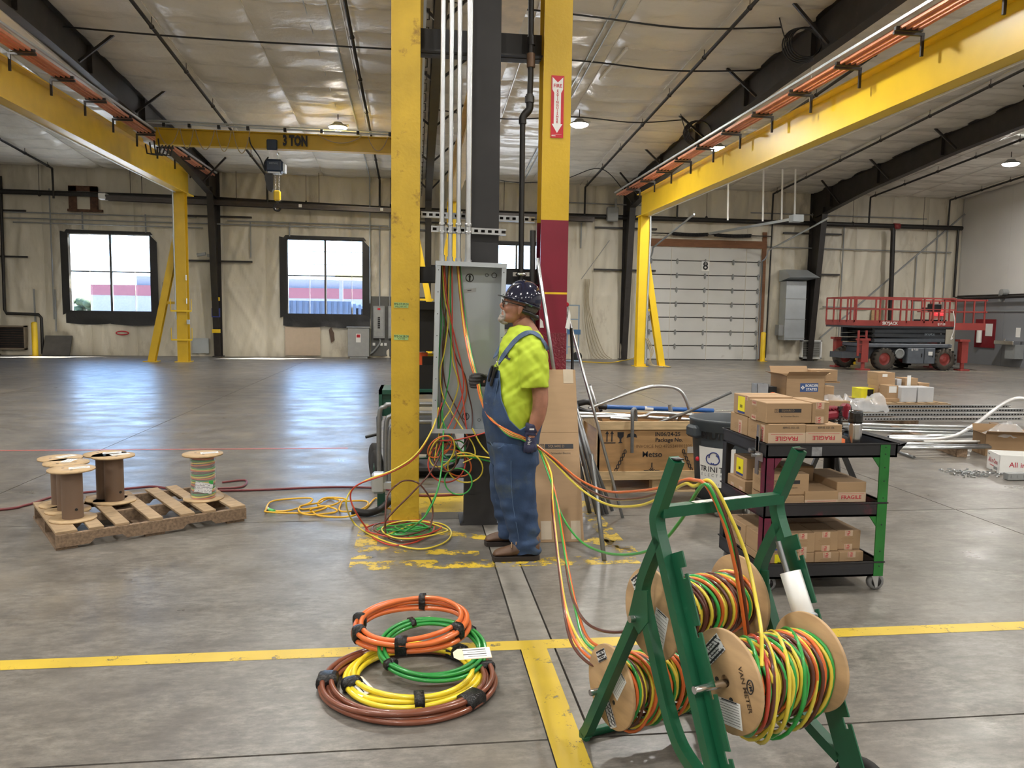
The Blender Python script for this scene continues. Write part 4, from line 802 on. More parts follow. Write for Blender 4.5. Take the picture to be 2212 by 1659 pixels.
# rising conduits with couplings, on strut
for k, (xt, xb, r) in enumerate(((960, 954, .017), (979, 972, .017), (996, 990, .017), (1019, 1011, .021))):
    a, b = aY(xt, -250, 5.61), aY(xb, 562, 5.61); b.z = 1.965-.01*k
    a = b+(a-b).normalized()*5.2; a.y = 5.63
    o = empty('conduit', b, 0, ['leftmost silver conduit rising from the grey enclosure', 'second silver conduit rising from the grey enclosure', 'third silver conduit rising from the grey enclosure', 'rightmost, thicker conduit rising from the grey enclosure'][k], 'conduit', 'conduits above the enclosure')
    MB().tube([b, a], r, 16).build('tube', GALV, o, world=True)
    MB().cyl(b, b+Vector((0, 0, .05)), r+.006, 12).cyl(b+Vector((0, 0, .012)), b+Vector((0, 0, .022)), r+.009, 12).box(b+Vector((r*.3, -r-.006, .03)), (.012, .008, .03)).build('connector', GALV, o, world=True)
    for zz in (2.18, 2.235): MB().lathe([(r+.001, -.01), (r+.005, -.01), (r+.005, .01), (r+.001, .01)], b+Vector((0, 0, zz-b.z)), (0, 0, 1), 12, closed_profile=True).box(b+Vector((.0, -r-.008, zz-b.z)), (.018, .012, .02)).build('strut_clamp', GALV, o, world=True)
def strut(x0, x1, z, y, label, tilt=.0, hole0=0.):
    o = empty('slotted_strut', (x0, y, z), 0, label, 'strut', 'slotted strut channels'); h = .041
    b = MB(); L = x1-x0; n = int(L/.05)
    d = lambda x: z+tilt*(x-x0)
    b.bar((x0, y, d(x0)+h/2-.005), (x1, y, d(x1)+h/2-.005), .003, .011); b.bar((x0, y, d(x0)-h/2+.005), (x1, y, d(x1)-h/2+.005), .003, .011)
    b.bar((x0, y+.02, d(x0)+h/2), (x1, y+.02, d(x1)+h/2), .041, .003); b.bar((x0, y+.02, d(x0)-h/2), (x1, y+.02, d(x1)-h/2), .041, .003)
    for k in range(n+1):
        xa = x0+k*.05-.011; xb = xa+.022; b.bar((max(xa, x0), y, d(xa)), (min(xb, x1), y, d(xb)), .003, .022)
    b.build('channel', GALV, o, world=True)
    MB().bar((x0, y+.04, d(x0)), (x1, y+.04, d(x1)), .002, .03).build('back_web', DARK, o, world=True); return o
strut(.10, .645, 2.205, 5.655, 'slotted strut holding the conduits above the enclosure', -.02)
strut(.03, .92, 2.36, 6.08, 'long slotted strut behind the black column', -.02)
# cardboard tape notes on the yellow column
GTAPE = mat('green_tape', (.35, .52, .18), .6)
for z, tx, tx2, lab in ((1.655, 'PP2-27,29,31', 'WELDER REC.', 'upper'), (1.415, 'PP2-26,28,30', 'FUTURE', 'lower')):
    o = empty('tape_note', (-.11, 5.823, z), 0, lab+' green tape note written on the yellow column', 'note', 'tape notes')
    t_ = MB().prism([(-.055, -.02), (.05, -.022), (.055, .016), (-.055, .02)], (-.115, 5.8235, z), (1, 0, 0), (0, 0, 1), .0006).build('tape', GTAPE, o, world=True)
    text(tx, .021, INK, o, (-.115, 5.8222, z+.006), (1, 0, 0), (0, 0, 1), bold=.01); text(tx2, .015, INK, o, (-.115, 5.8222, z-.012), (1, 0, 0), (0, 0, 1))
# ================================================================ LEANING CARDBOARD, CONDUITS, CRATE, BIN
ln = math.atan2(.47, 1.19); L = 1.28
cb = empty('cardboard_carton', (.845, 5.22, 0), 0, 'tall flat brown carton leaning on the red column', 'carton', rot=(-ln, 0, R(-1)))
MB().bb((0, 0, 0), (.335, .085, L), bev=.004).build('carton', CARD, cb); MB().bb((-.025, .06, .01), (.02, .10, L*.98)).build('rear_flap', CARDD, cb)
MB().bb((.0, -.0012, L*.62), (.335, .0, L*.621)).build('crease', CARDD, cb)
TAPE = mat('pale_packing_tape', (.50, .41, .30), .4)
for x, z, w_, h_ in ((.03, .02, .075, .13), (.245, .02, .07, .13), (.24, L-.11, .075, .11)): MB().bb((x, -.0015, z), (x+w_, -.0003, z+h_)).build('tape', TAPE, cb)
def squared(par, o, ux, uy, s, strip=True):
    """SQUARE D by Schneider Electric print; s = height of the dark strip"""
    o = Vector(o); ux = Vector(ux).normalized(); uy = Vector(uy).normalized(); nz = ux.cross(uy)
    decal(par, o, ux, uy, s*6.2, s, INK, 'logo_strip', .0004, .0003)
    text('SQUARE D', s*.78, CARD, par, o+nz*.0012-ux*s*.6, ux, uy, sx=.95)
    p = o-ux*s*3.75
    for dx, dy, w_, h_ in ((0, .44, 1, .1), (0, -.44, 1, .1), (-.45, 0, .1, .98), (.45, 0, .1, .98), (0, .2, .4, .08), (0, -.2, .4, .08), (-.17, 0, .08, .4), (.17, 0, .08, .4)): decal(par, p+ux*dx*s+uy*dy*s, ux, uy, w_*s, h_*s, INK, 'logo_frame', .0004, .0003)
    decal(par, o-uy*s*.95, ux, uy, s*6.2, s*.05, CARDD, 'rule', .0003, .0003)
    text('by Schneider Electric', s*.62, INK, par, o-uy*s*1.5+nz*.0008, ux, uy, sx=.95)
_m = wmat(cb); _uy = (_m.to_3x3() @ Vector((0, 0, 1))); _ux = (_m.to_3x3() @ Vector((1, 0, 0)))
squared(cb, _m @ Vector((.185, -.001, .69)), _ux, _uy, .034)
# leaning conduits
LC = 'conduits leaning by the cardboard carton'
def cond(p, q, r, label, grp, m=GALV, hollow=True):
    o = MB(); o.pipe(p, q, r, r*.86, 14); return o.build('conduit_length', m, loc=p, label=label, cat='conduit', group=grp)
GREYC = mat('grey_conduit', (.26, .27, .28), .38, .75, var=.1, scale=20)
cond((1.10, 5.70, .75), (.895, 5.755, 2.02), .0145, 'bright conduit leaning on the red column above the carton', LC)
cond((1.225, 4.80, .0), (1.225, 5.25, .62), .0155, 'conduit with its open end on the floor by the carton', LC, GREYC)
cond((1.63, 5.84, 0), (1.16, 5.97, 1.66), .012, 'tallest thin conduit leaning right of the red column', LC)
for k, (x, y, xt, yt, zt, lab) in enumerate(((1.45, 5.95, 1.19, 6.08, 1.0, 'grey leaning conduit nearest the carton'), (1.49, 5.93, 1.22, 6.10, 1.02, 'second grey leaning conduit from the carton'), (1.53, 5.95, 1.25, 6.12, .98, 'third grey leaning conduit from the carton'), (1.40, 6.0, 1.17, 6.14, 1.05, 'grey leaning conduit partly behind the carton'), (1.60, 6.05, 1.2, 6.06, .97, 'grey conduit crossing before the crate corner'))):
    cond((x, y, 0), (xt, yt, zt), .017 if k < 4 else .014, lab, LC, GREYC)
# wooden crate
cx0, cx1, cy0, cy1, cz0, cz1 = 1.62, 2.86, 6.68, 7.36, .12, .645
crt = empty('wooden_crate', ((cx0+cx1)/2, (cy0+cy1)/2, 0), 0, 'plywood shipping crate holding bent conduits', 'crate')
PLYC = mat('crate_plywood', (.42, .245, .105), .55, var=.22, scale=3, stretch=(1, 1, 6), coat=.1); BAT = mat('pale_batten', (.58, .42, .23), .7, var=.2, scale=6, stretch=(1, 6, 6))
MB().bb((cx0, cy0+.02, cz0), (cx1, cy0+.032, cz1)).build('front_panel', PLYC, crt, world=True); MB().bb((cx0, cy1-.03, cz0), (cx1, cy1-.018, cz1)).build('rear_panel', PLYC, crt, world=True)
for xx in (cx0+.02, cx1-.032): MB().bb((xx, cy0+.03, cz0), (xx+.012, cy1-.03, cz1)).build('side_panel', PLYC, crt, world=True)
MB().bb((cx0+.03, cy0+.03, cz0), (cx1-.03, cy1-.03, cz0+.015)).build('bottom', PLYC, crt, world=True)
for z0, z1 in ((cz1-.07, cz1+.005), (cz0-.005, cz0+.075)):
    for y0, y1 in ((cy0, cy0+.02), (cy1-.018, cy1)): MB().bb((cx0, y0, z0), (cx1, y1, z1), bev=.002).build('batten', BAT, crt, world=True)
    for x0, x1 in ((cx0, cx0+.02), (cx1-.02, cx1)): MB().bb((x0, cy0+.02, z0), (x1, cy1-.02, z1), bev=.002).build('batten', BAT, crt, world=True)
for yy in (cy0+.02, cy1-.06):
    MB().bb((cx0, yy, cz0), (cx0+.02, yy+.05, cz1)).build('corner_post', BAT, crt, world=True)
for xx in (cx0+.02, cx0+.52, cx1-.14):
    for yy in (cy0+.02, cy1-.12): MB().bb((xx, yy, 0), (xx+.12, yy+.1, cz0-.005)).build('foot', BAT, crt, world=True)
MB().bb((cx0, cy0, 0), (cx1, cy1, .012)).build('skid_board', BAT, crt, world=True)
u, v = (1, 0, 0), (0, 0, 1); fy = cy0+.0185
text('Metso', .075, INK, crt, (2.13, fy, .345), u, v, bold=.01); text('IN06/24-25', .052, INK, crt, (2.27, fy, .53), u, v, bold=.02); text('Package No.', .052, INK, crt, (2.285, fy, .478), u, v, bold=.02)
text('INVOICE NO 4725241002325', .042, mat('faded_ink', (.16, .09, .04), .7), crt, (2.24, fy, .42), u, v)
ic = MB()
for dx in (0, .045): ic.prism([(dx-.006, 0), (dx+.006, 0), (dx+.006, .07), (dx+.018, .07), (dx, .1), (dx-.018, .07), (dx-.006, .07)][::-1], (1.705, fy, .465), u, v, -.001)
ic.prism([(-.035, -.014), (.08, -.014), (.08, -.006), (-.035, -.006)], (1.705, fy+.001, .465), u, v, .001)
ic.prism([(-.03, .1), (.03, .1), (.028, .06), (.008, .04), (.008, .012), (.025, .0), (-.025, 0), (-.008, .012), (-.008, .04), (-.028, .06)], (1.83, fy+.001, .452), u, v, .001)
ic.prism([(-.05, .045), (-.04, .075), (0, .095), (.04, .075), (.05, .045), (.006, .055), (.006, .012), (.018, .002), (.0, -.008), (-.004, .01), (-.006, .055)][::-1], (1.935, fy, .455), u, v, -.001)
ic.build('handling_marks', INK, crt, world=True)
cg = MB()
for a in range(4): cg.prism([(-.005, .03), (.005, .03), (.005, .075), (-.005, .075)], (2.13, fy+.001, .195), (math.cos(a*PI/2), 0, math.sin(a*PI/2)), (-math.sin(a*PI/2), 0, math.cos(a*PI/2)), .001)
for a in range(8): cg.prism([(-.004, .005), (.004, .005), (.004, .03), (-.004, .03)], (2.13, fy+.001, .195), (math.cos(a*PI/4+.39), 0, math.sin(a*PI/4+.39)), (-math.sin(a*PI/4+.39), 0, math.cos(a*PI/4+.39)), .001)
cg.build('gravity_mark', INK, crt, world=True)
for xx, s in ((1.78, 1), (2.52, -1)):
    lk = MB()
    for k in range(7): lk.tube([(xx+s*k*.016+.011*math.cos(t), fy, .17+k*.034+.018*math.sin(t)) for t in np.linspace(0, 2*PI, 10, endpoint=False)], .004, 4, closed=True)
    lk.prism([(-.014, 0), (.014, 0), (0, -.025)], (xx-s*.012, fy, .155), u, v, .001); lk.build('sling_mark', INK, crt, world=True)
MB().prism([(-.09, -.03), (.1, -.03), (.1, .035), (-.09, .03)], (2.55, fy, .385), u, v, .001).build('peeled_label', mat('grey_label', (.45, .42, .38), .6), crt, world=True)
# conduits and pole in the crate
CC = 'bent conduits lying in the crate'
def tubec(pts, r, label, m=GALV, grp=CC, n=6, cat='conduit', nm='bent_conduit'):
    p = cr(pts, n); o = MB().tube(p, r, 12, cap=False); o.tube(p, r*.84, 10, cap=False); return o.build(nm, m, loc=pts[0], label=label, cat=cat, group=grp)
tubec([aY(1272, 882, 6.9), aY(1380, 842, 6.95), aY(1430, 834, 7.0), aY(1470, 845, 7.0), aY(1490, 888, 7.0), aY(1494, 925, 7.0)], .016, 'long conduit arching highest over the crate', GALV)
tubec([aY(1365, 978, 6.63), aY(1366, 920, 6.63), aY(1366, 890, 6.64), aY(1370, 884, 6.66), aY(1373, 890, 6.7), aY(1374, 930, 6.74)], .016, 'hooked conduit hanging over the crate front', GREYC)
tubec([aY(1418, 915, 6.9), aY(1480, 892, 6.75), aY(1580, 847, 6.6)], .014, 'grey conduit sticking out over the bin', GREYC)
tubec([aY(1447, 875, 6.88), aY(1451, 905, 6.88), aY(1455, 940, 6.9)], .02, 'short upright conduit end in the crate')
tubec([aY(1246, 893, 7.0), aY(1340, 897, 7.0), aY(1420, 903, 6.95), aY(1560, 910, 6.9)], .018, 'straight conduit across the crate, rear')
tubec([aY(1246, 900, 6.85), aY(1380, 900, 6.85), aY(1405, 893, 6.85), aY(1440, 893, 6.85), aY(1560, 900, 6.85)], .016, 'offset conduit across the crate, front')
tubec([aY(1318, 903, 6.8), aY(1345, 905, 6.8), aY(1362, 910, 6.85), aY(1372, 930, 6.9)], .018, 'bent conduit with open end at the crate left')
tubec([aY(1470, 898, 6.78), aY(1465, 912, 6.9), aY(1462, 935, 7.0)], .015, 'small conduit end at the crate right')
tubec([aY(1505, 898, 6.72), aY(1492, 912, 6.9), aY(1475, 930, 7.05)], .017, 'rightmost conduit end beside the bin')
cond(aY(1274, 832, 7.05), aY(1305, 935, 7.2), .016, 'pale upright conduit at the crate left corner', CC)
bp_ = empty('blue_pole', aY(1250, 876, 7.25), 0, 'blue pole tool with black head lying across the crate', 'pole')
a_, b_ = aY(1310, 879, 7.2), aY(1541, 887, 7.2); BLUE = mat('blue_pole_paint', (.015, .10, .36), .35)
MB().cyl(a_, b_, .022, 12).build('shaft', BLUE, bp_, world=True); MB().cyl(aY(1392, 882, 7.2), aY(1410, 883, 7.2), .0228, 12).build('sticker', PAPER, bp_, world=True)
MB().cyl(b_, aY(1600, 888, 7.2), .008, 8).build('rod', STEEL, bp_, world=True)
MB().tube(cr([a_, aY(1290, 876, 7.2), aY(1270, 868, 7.2), aY(1248, 872, 7.2)], 5), .03, 8).tube(cr([aY(1300, 884, 7.2), aY(1275, 890, 7.2), aY(1248, 882, 7.2)], 5), .022, 8).build('head', BLACK, bp_, world=True)
# waste bin on its dolly
bn = empty('waste_bin', (2.53, 5.98, 0), 0, 'round dark grey waste bin with white company label', 'bin'); BG = mat('dark_grey_bin', (.045, .055, .065), .5, var=.12, scale=4)
MB().lathe([(.20, .12), (.235, .125), (.275, .60), (.282, .68), (.30, .70), (.305, .76), (.312, .775), (.30, .785), (.288, .78), (.27, .60), (.228, .15), (.0, .15)], n=36).build('tub', BG, bn)
for a in (R(188), R(8)): MB().box((.30*math.cos(a), .30*math.sin(a), .68), (.09, .14, .10), Matrix.Rotation(a, 3, 'Z'), bev=.02).build('handle', BG, bn)
MB().lathe([(.0, .075), (.22, .075), (.245, .085), (.245, .12), (.20, .12)], n=28).build('dolly', BLACK, bn)
for a in np.arange(0, 6.28, 1.2566):
    c_ = Vector((.2*math.cos(a+.3), .2*math.sin(a+.3), .035)); MB().lathe([(.0, -.012), (.03, -.012), (.035, -.008), (.035, .008), (.03, .012), (.0, .012)], c_, (math.sin(a), -math.cos(a), 0), 14).build('caster_wheel', mat('grey_wheel', (.25, .24, .22), .6), bn); MB().box(c_+Vector((0, 0, .028)), (.03, .03, .04)).build('caster_fork', GALV, bn)
def onbin(ang, z): r_ = .235+(.275-.235)*(z-.125)/.475+.0022; return Vector((2.53+r_*math.cos(ang), 5.98+r_*math.sin(ang), z)), Vector((-math.sin(ang), math.cos(ang), 0))
n = 12; vs = []; a0, a1 = R(196), R(262)
for i in range(n+1):
    for z in (.245, .565): vs.append(onbin(a0+(a1-a0)*i/n, z)[0])
lbl = MB().add(vs, [(2*i, 2*i+2, 2*i+3, 2*i+1) for i in range(n)], True); lbl = lbl.build('company_label', WHITE, bn, world=True)
NAVY = mat('navy_print', (.03, .05, .22), .5)
for s, z, sz, m in (('TRINITY', .385, .062, INK), ('ELECTRIC', .338, .034, mat('grey_print', (.3, .3, .32), .6)), ('712.333.5010', .268, .022, mat('grey_print', (.3, .3, .32), .6))):
    for k, ch in enumerate(s):
        p, t_ = onbin(R(202)+k*(R(60)/8 if sz > .03 else R(3.2))+(R(14) if sz < .03 else 0), z); nrm = Vector((p.x-2.53, p.y-5.98, 0)).normalized(); text(ch, sz, m, lbl, p+nrm*.002, t_, (0, 0, 1), bold=.01)
for k, ch in enumerate('BRUTE'):
    p, t_ = onbin(R(208)+k*R(9), .66); nrm = Vector((p.x-2.53, p.y-5.98, 0)).normalized(); text(ch, .085, BLACK, bn, p+nrm*.006, t_, (0, 0, 1), bold=.03)
tri = []
for k in range(3):
    a = k*2*PI/3+.5; pts = []
    for t in np.linspace(-.2, 1.2, 12):
        aa = a+t*2*PI/3; rr = .042*(1+.25*math.cos(3*(t-.5)*.9)); pts.append((rr*math.cos(aa)+.008*math.cos(a), rr*math.sin(aa)))
    p3 = []
    for q in pts:
        p, t_ = onbin(R(225)+q[0]/.26, .475+q[1]); nrm = Vector((p.x-2.53, p.y-5.98, 0)).normalized(); p3.append(p+nrm*.002)
    tri.append(p3)
for p3 in tri: MB().tube(p3, .005, 5).build('emblem', NAVY, lbl, world=True)
p, t_ = onbin(R(190), .45); MB().ell(p, (.02, .02, .02), nu=8, nv=6).build('red_plug', SREDM, bn, world=True)
# ================================================================ LOOSE WIRES
WC = {'orange': mat('orange_wire', (.66, .14, .03), .3, var=.05, coat=.4), 'yellow': mat('yellow_wire', (.72, .58, .06), .3, var=.05, coat=.4), 'green': mat('green_wire', (.03, .33, .06), .3, var=.06, coat=.4),
      'brown': mat('brown_wire', (.10, .03, .02), .3, var=.1, coat=.4), 'red': mat('red_wire', (.48, .05, .03), .3, var=.06, coat=.4)}
def wire(c, pts, label, grp, r=.0062, n=7, seg=8):
    P = [aY(*p) if len(p) == 3 else Vector(p[:3]) for p in pts]
    return MB().tube(cr(P, seg), r, n).build('wire', WC[c], loc=P[0], label=label, cat='wire', group=grp)
def V3(v): return (v[0], v[1], v[2], 1)
G1 = 'wires hanging inside the enclosure'; yb = 5.64
A = [('green', [(951, 572), (951, 640), (953, 700), (948, 770), (944, 840), (947, 900), (950, 950), (962, 985), (985, 1000)], 'green wire at far left inside the enclosure'),
     ('green', [(955, 572), (957, 650), (960, 720), (958, 780), (953, 850), (958, 920), (955, 1000), (944, 1060), (920, 1110)], 'green wire falling from the enclosure to the floor coil'),
     ('brown', [(953, 572), (956, 660), (963, 700), (958, 760), (955, 830), (950, 930), (945, 985)], 'brown wire at the left of the enclosure'),
     ('yellow', [(956, 572), (960, 640), (968, 690), (960, 760), (951, 800), (955, 850), (975, 890), (1005, 935), (1022, 960), (1025, 985), (1000, 1000)], 'yellow wire looping below the enclosure'),
     ('red', [(958, 572), (963, 630), (972, 680), (985, 740), (997, 790), (1001, 840), (985, 890), (960, 940), (942, 985)], 'red wire crossing the enclosure to the left'),
     ('orange', [(960, 572), (966, 640), (976, 700), (990, 760), (1000, 800), (1008, 850), (992, 900), (972, 945), (955, 985)], 'orange wire crossing the enclosure'),
     ('brown', [(969, 572), (966, 640), (960, 700), (956, 760), (962, 830), (985, 880), (1010, 930), (1012, 960), (995, 990)], 'brown wire crossing to the right in the enclosure'),
     ('yellow', [(971, 572), (969, 640), (973, 700), (978, 780), (990, 830), (975, 880), (955, 915), (944, 960), (938, 1000)], 'yellow wire from the second conduit'),
     ('green', [(974, 572), (973, 640), (974, 720), (972, 800), (962, 860), (955, 905), (985, 960), (1010, 985)], 'green wire from the second conduit'),
     ('red', [(976, 572), (977, 650), (978, 730), (988, 800), (998, 850), (1005, 905), (1010, 950)], 'red wire from the second conduit'),
     ('brown', [(962, 690), (985, 770), (1004, 810), (1012, 850), (1020, 890), (1018, 930), (1000, 965), (975, 990)], 'brown wire swinging under the man\'s raised hand')]
for k, (c, p, lab) in enumerate(A): wire(c, [(x, y, yb-.012*(k % 5)-(.05 if y > 900 else 0)-max(0, (y-935))*.0006) for x, y in p], lab, G1, .005)
# the bundle the man holds: enclosure -> raised hand -> low hand -> reels
G2 = 'wires held by the man'
HR = (1030, 815); YH, YL = 5.30, 4.90
bund = [('orange', -1.5, 0), ('brown', -.5, 0), ('yellow', .5, 0), ('orange', 1.5, 0), ('green', 2.2, 0), ('yellow', -.8, 1), ('orange', .2, 1), ('brown', 1.2, 1)]
over = [(1165, 967), (1200, 1000), (1255, 1055), (1310, 1085), (1375, 1085), (1430, 1068), (1480, 1045)]
down = [(1165, 975), (1190, 1030), (1203, 1090), (1212, 1150), (1222, 1220), (1235, 1290), (1252, 1340), (1285, 1380)]
fl2 = fl(1285, 1382, .28)
lab2 = ['outermost orange wire held by the man, over the rack handle', 'brown wire held by the man, over the rack handle', 'yellow wire held by the man, over the rack handle', 'second orange wire held by the man, falling to the low reel', 'green wire held by the man, falling to the low reel', 'yellow wire held by the man, falling to the low reel', 'third orange wire held by the man, falling to the low reel', 'second brown wire held by the man, falling to the low reel']
for k, (c, s, lay) in enumerate(bund):
    j = lambda a: s*a
    pts = [(990+j(1.6), 572, yb-.02-.01*lay), (996+j(1.7), 640, yb-.04-.01*lay), (1006+j(1.8), 720, yb-.10), (1019+j(1.8), 785, 5.36+.006*lay), (1031+j(1.4), 822, YH+.004*lay), (1040+j(1.3), 862, 5.12), (1062+j(1.7), 905, 4.87), (1098-j(1.2), 934+j(2), 4.755), (1128, 946+j(1.8), 4.77), (1148, 957+j(1.4), YL-.08+.006*lay), (1163, 967+j(1.3), YL-.10)]
    if k in (0, 1, 2):
        o_ = [(1195, 995+j(4), 4.65), (1250, 1048+j(9), 4.15), (1310, 1082+j(14), 3.6), (1375, 1085+j(16), 3.1), (1430, 1068+j(10), 2.75), (1478, 1043+j(4), 2.5)]
        pts += o_
        pts += [(1500+6*k, 1037+2*k, 2.42), (1525+9*k, 1048+4*k, 2.33), (1556+9*k, 1110, 2.31), (1580+10*k, 1190, 2.31), (1598+8*k, 1280, 2.32), (1612+6*k, 1380, 2.34)] if k < 2 else [(1500, 1050, 2.42), (1535, 1040, 2.34), (1575, 1110, 2.31), (1612, 1200, 2.28), (1634, 1300, 2.20), (1645, 1370, 2.10), (1645, 1440, 2.03)]
    else:
        m = k-3
        pts += [(1188+m, 1022+j(2), 4.7), (1202-3*m+2*s, 1090, 4.3), (1212-4*m+3*s, 1160, 3.9), (1224-5*m+4*s, 1240, 3.5), (1242-7*m+4*s, 1320, 3.12), (1268-8*m, 1375+4*m, 2.9), (1302-6*m, 1400+9*m, 2.76), (1352-4*m, 1412+8*m, 2.66)]
    wire(c, pts, lab2[k], G2, .0062)
wire('green', [(1165, 970, 4.8), (1190, 1040, 4.6), (1212, 1110, 4.3), (1250, 1165, 3.9), (1300, 1192, 3.45), (1360, 1198, 3.05), (1420, 1180, 2.75), (1470, 1125, 2.55), (1498, 1075, 2.44), (1524, 1046, 2.33), (1548, 1085, 2.31), (1578, 1170, 2.31), (1600, 1300, 2.33)], 'green wire sagging low to the rack handle', G2)
wire('brown', [(1222, 1220, 3.6), (1236, 1290, 3.25), (1262, 1340, 3.0), (1300, 1362, 2.82), (1350, 1364, 2.66), (1400, 1345, 2.55)], 'brown wire curving to the low reel', G2)
# long loops swinging in front of the yellow column
G3 = 'wires looping to the floor by the yellow column'
wire('yellow', [(947, 880, 5.55), (935, 925, 5.5), (900, 980, 5.45), (850, 1015, 5.42), (790, 1038, 5.45), (757, 1062, 5.5), (748, 1092, 5.5)]+[V3(fl(x, y, .012)) for x, y in ((765, 1130), (800, 1155), (850, 1175), (910, 1186), (960, 1172), (975, 1150), (955, 1132), (910, 1128), (860, 1146), (828, 1160))], 'yellow wire looping out left of the yellow column', G3)
wire('red', [(955, 870, 5.58), (930, 935, 5.5), (895, 990, 5.45), (840, 1022, 5.42), (775, 1046, 5.46), (757, 1070, 5.5), (768, 1105, 5.5)]+[V3(fl(x, y, .014)) for x, y in ((795, 1145), (812, 1165), (850, 1178), (900, 1170), (935, 1148), (932, 1128), (890, 1124), (840, 1135), (815, 1150))], 'red wire looping out left of the yellow column', G3)
wire('brown', [(962, 960, 5.5), (930, 1020, 5.42), (890, 1065, 5.36), (850, 1105, 5.3), (832, 1130, 5.28)]+[V3(fl(x, y, .012)) for x, y in ((838, 1160), (870, 1170), (910, 1165))], 'brown wire dropping across the yellow column', G3)
wire('brown', [(832, 1150, 5.3), (836, 1075, 5.4), (860, 1045, 5.45), (880, 1038, 5.45), (905, 1045, 5.45), (928, 1075, 5.45), (935, 1105, 5.45), (930, 1140, 5.4)], 'brown wire arching over the base of the yellow column', G3)
wire('green', [(958, 930, 5.5), (955, 1000, 5.44), (945, 1060, 5.36), (925, 1105, 5.28), (905, 1128, 5.22)]+[V3(fl(x, y, .012)) for x, y in ((870, 1152), (845, 1160), (880, 1163), (930, 1150), (935, 1138), (890, 1142), (850, 1152))], 'green wire dropping to the floor coil', G3)
G4 = 'loops of wire on the floor by the column'; c0 = fl(872, 1152)
for k, (c, rx, ry, dx, dy, lab) in enumerate((('green', .17, .10, .02, .02, 'largest green loop'), ('green', .15, .12, .04, -.02, 'tighter green loop'), ('green', .18, .07, .0, .05, 'flattest green loop'), ('red', .26, .20, .0, .0, 'red loop'), ('brown', .20, .19, -.02, .02, 'brown loop'), ('yellow', .24, .22, .08, -.03, 'yellow loop'), ('green', .13, .08, .06, .02, 'smallest green loop'))):
    ph = k*.7; MB().tube([(c0.x+dx+rx*math.cos(a)*(1+.08*math.sin(2*a+ph)), c0.y+dy+ry*math.sin(a+.3*math.sin(a+ph)), .008+.006*k+.006*math.sin(3*a+ph)) for a in np.linspace(0, 2*PI, 36, endpoint=False)], .0058, 6, closed=True).build('wire_loop', WC[c], loc=c0, label=lab+' of wire on the floor by the yellow column', cat='wire', group=G4)
G5 = 'loops of wire hanging below the enclosure'
for k, (c, x, y, rx, ry, t, Y, lab) in enumerate((('yellow', 1005, 1010, 38, 32, .2, 5.5, 'wide yellow loop'), ('orange', 985, 1000, 36, 25, .6, 5.52, 'orange loop'), ('green', 975, 975, 32, 20, -.5, 5.56, 'upper green loop'), ('red', 965, 1000, 40, 42, .4, 5.54, 'large red loop'), ('brown', 960, 985, 25, 35, -.3, 5.5, 'dark brown loop'), ('green', 990, 1040, 30, 28, .5, 5.46, 'low green loop'), ('yellow', 955, 975, 24, 36, .5, 5.48, 'narrow yellow loop'), ('orange', 950, 965, 18, 30, .9, 5.46, 'narrow orange loop'))):
    pts = []
    for a in np.linspace(0, 2*PI, 30, endpoint=False):
        u, v = rx*math.cos(a), ry*math.sin(a); pts.append(aY(x+u*math.cos(t)-v*math.sin(t), y+u*math.sin(t)+v*math.cos(t), Y+.04*math.sin(a+k)))
    MB().tube(pts, .0055, 6, closed=True).build('wire_loop', WC[c], loc=pts[0], label=lab+' of wire hanging below the enclosure', cat='wire', group=G5)
for k, (c, p, lab) in enumerate((('yellow', [(1020, 925), (1035, 955), (1050, 975), (1062, 985)], 'yellow wire end passing behind the man\'s thigh'), ('green', [(1000, 985), (1030, 990), (1062, 998)], 'green wire end passing behind the man\'s knee'), ('yellow', [(985, 985), (1025, 985), (1062, 990)], 'second yellow wire end behind the man\'s knee'), ('red', [(950, 952), (985, 950), (1030, 940), (1062, 930)], 'red wire end behind the man\'s hip'))):
    wire(c, [(x, y, 5.5-.01*k) for x, y in p], lab, G5, .0055)
MB().tube(cr([aY(945, 952, 5.6), aY(975, 960, 5.6), aY(990, 975, 5.6), aY(985, 1000, 5.58), aY(965, 1010, 5.56)], 6), .014, 8).build('black_tape_bundle', BLACK, loc=aY(945, 952, 5.6), label='black taped end of the wires below the enclosure', cat='tape')
# yellow extension cord on the floor and the dark red hose
YC_ = mat('yellow_extension_cord', (.78, .45, .03), .45)
cordpx = [(858, 1099), (838, 1098), (825, 1090), (812, 1076), (790, 1098), (768, 1112), (735, 1117), (690, 1114), (675, 1105), (672, 1100), (700, 1094), (702, 1098), (660, 1108), (580, 1106), (575, 1100), (585, 1084), (620, 1078), (670, 1076), (672, 1084), (660, 1090), (648, 1095), (645, 1102), (655, 1110), (680, 1112), (722, 1107), (728, 1102), (718, 1097), (700, 1094), (655, 1100), (650, 1093), (690, 1086), (700, 1080), (715, 1077), (735, 1082), (715, 1092), (690, 1092), (688, 1084), (705, 1075), (745, 1077), (738, 1085), (733, 1100), (742, 1105), (775, 1102), (794, 1091), (788, 1082), (740, 1083)]
ec = empty('extension_cord', fl(700, 1095), 0, 'yellow extension cord in loose loops left of the column', 'cord')
MB().tube(cr([fl(x, y, .009+.006*((i*3) % 4)) for i, (x, y) in enumerate(cordpx)], 7), .0075, 7).build('cord', YC_, ec, world=True)
MB().tube(cr([fl(x, y, .009) for x, y in ((650, 1094), (640, 1099), (615, 1104), (592, 1104))], 5), .0075, 7).build('cord', YC_, ec, world=True)
MB().cyl(fl(592, 1104, .014), fl(582, 1101, .014), .014, 8).build('connector', mat('green_clear_plug', (.15, .7, .2), .3), ec, world=True)
MB().cyl(fl(582, 1101, .014), fl(576, 1097, .014), .012, 8).build('plug', mat('clear_plug', (.7, .7, .65), .2), ec, world=True)
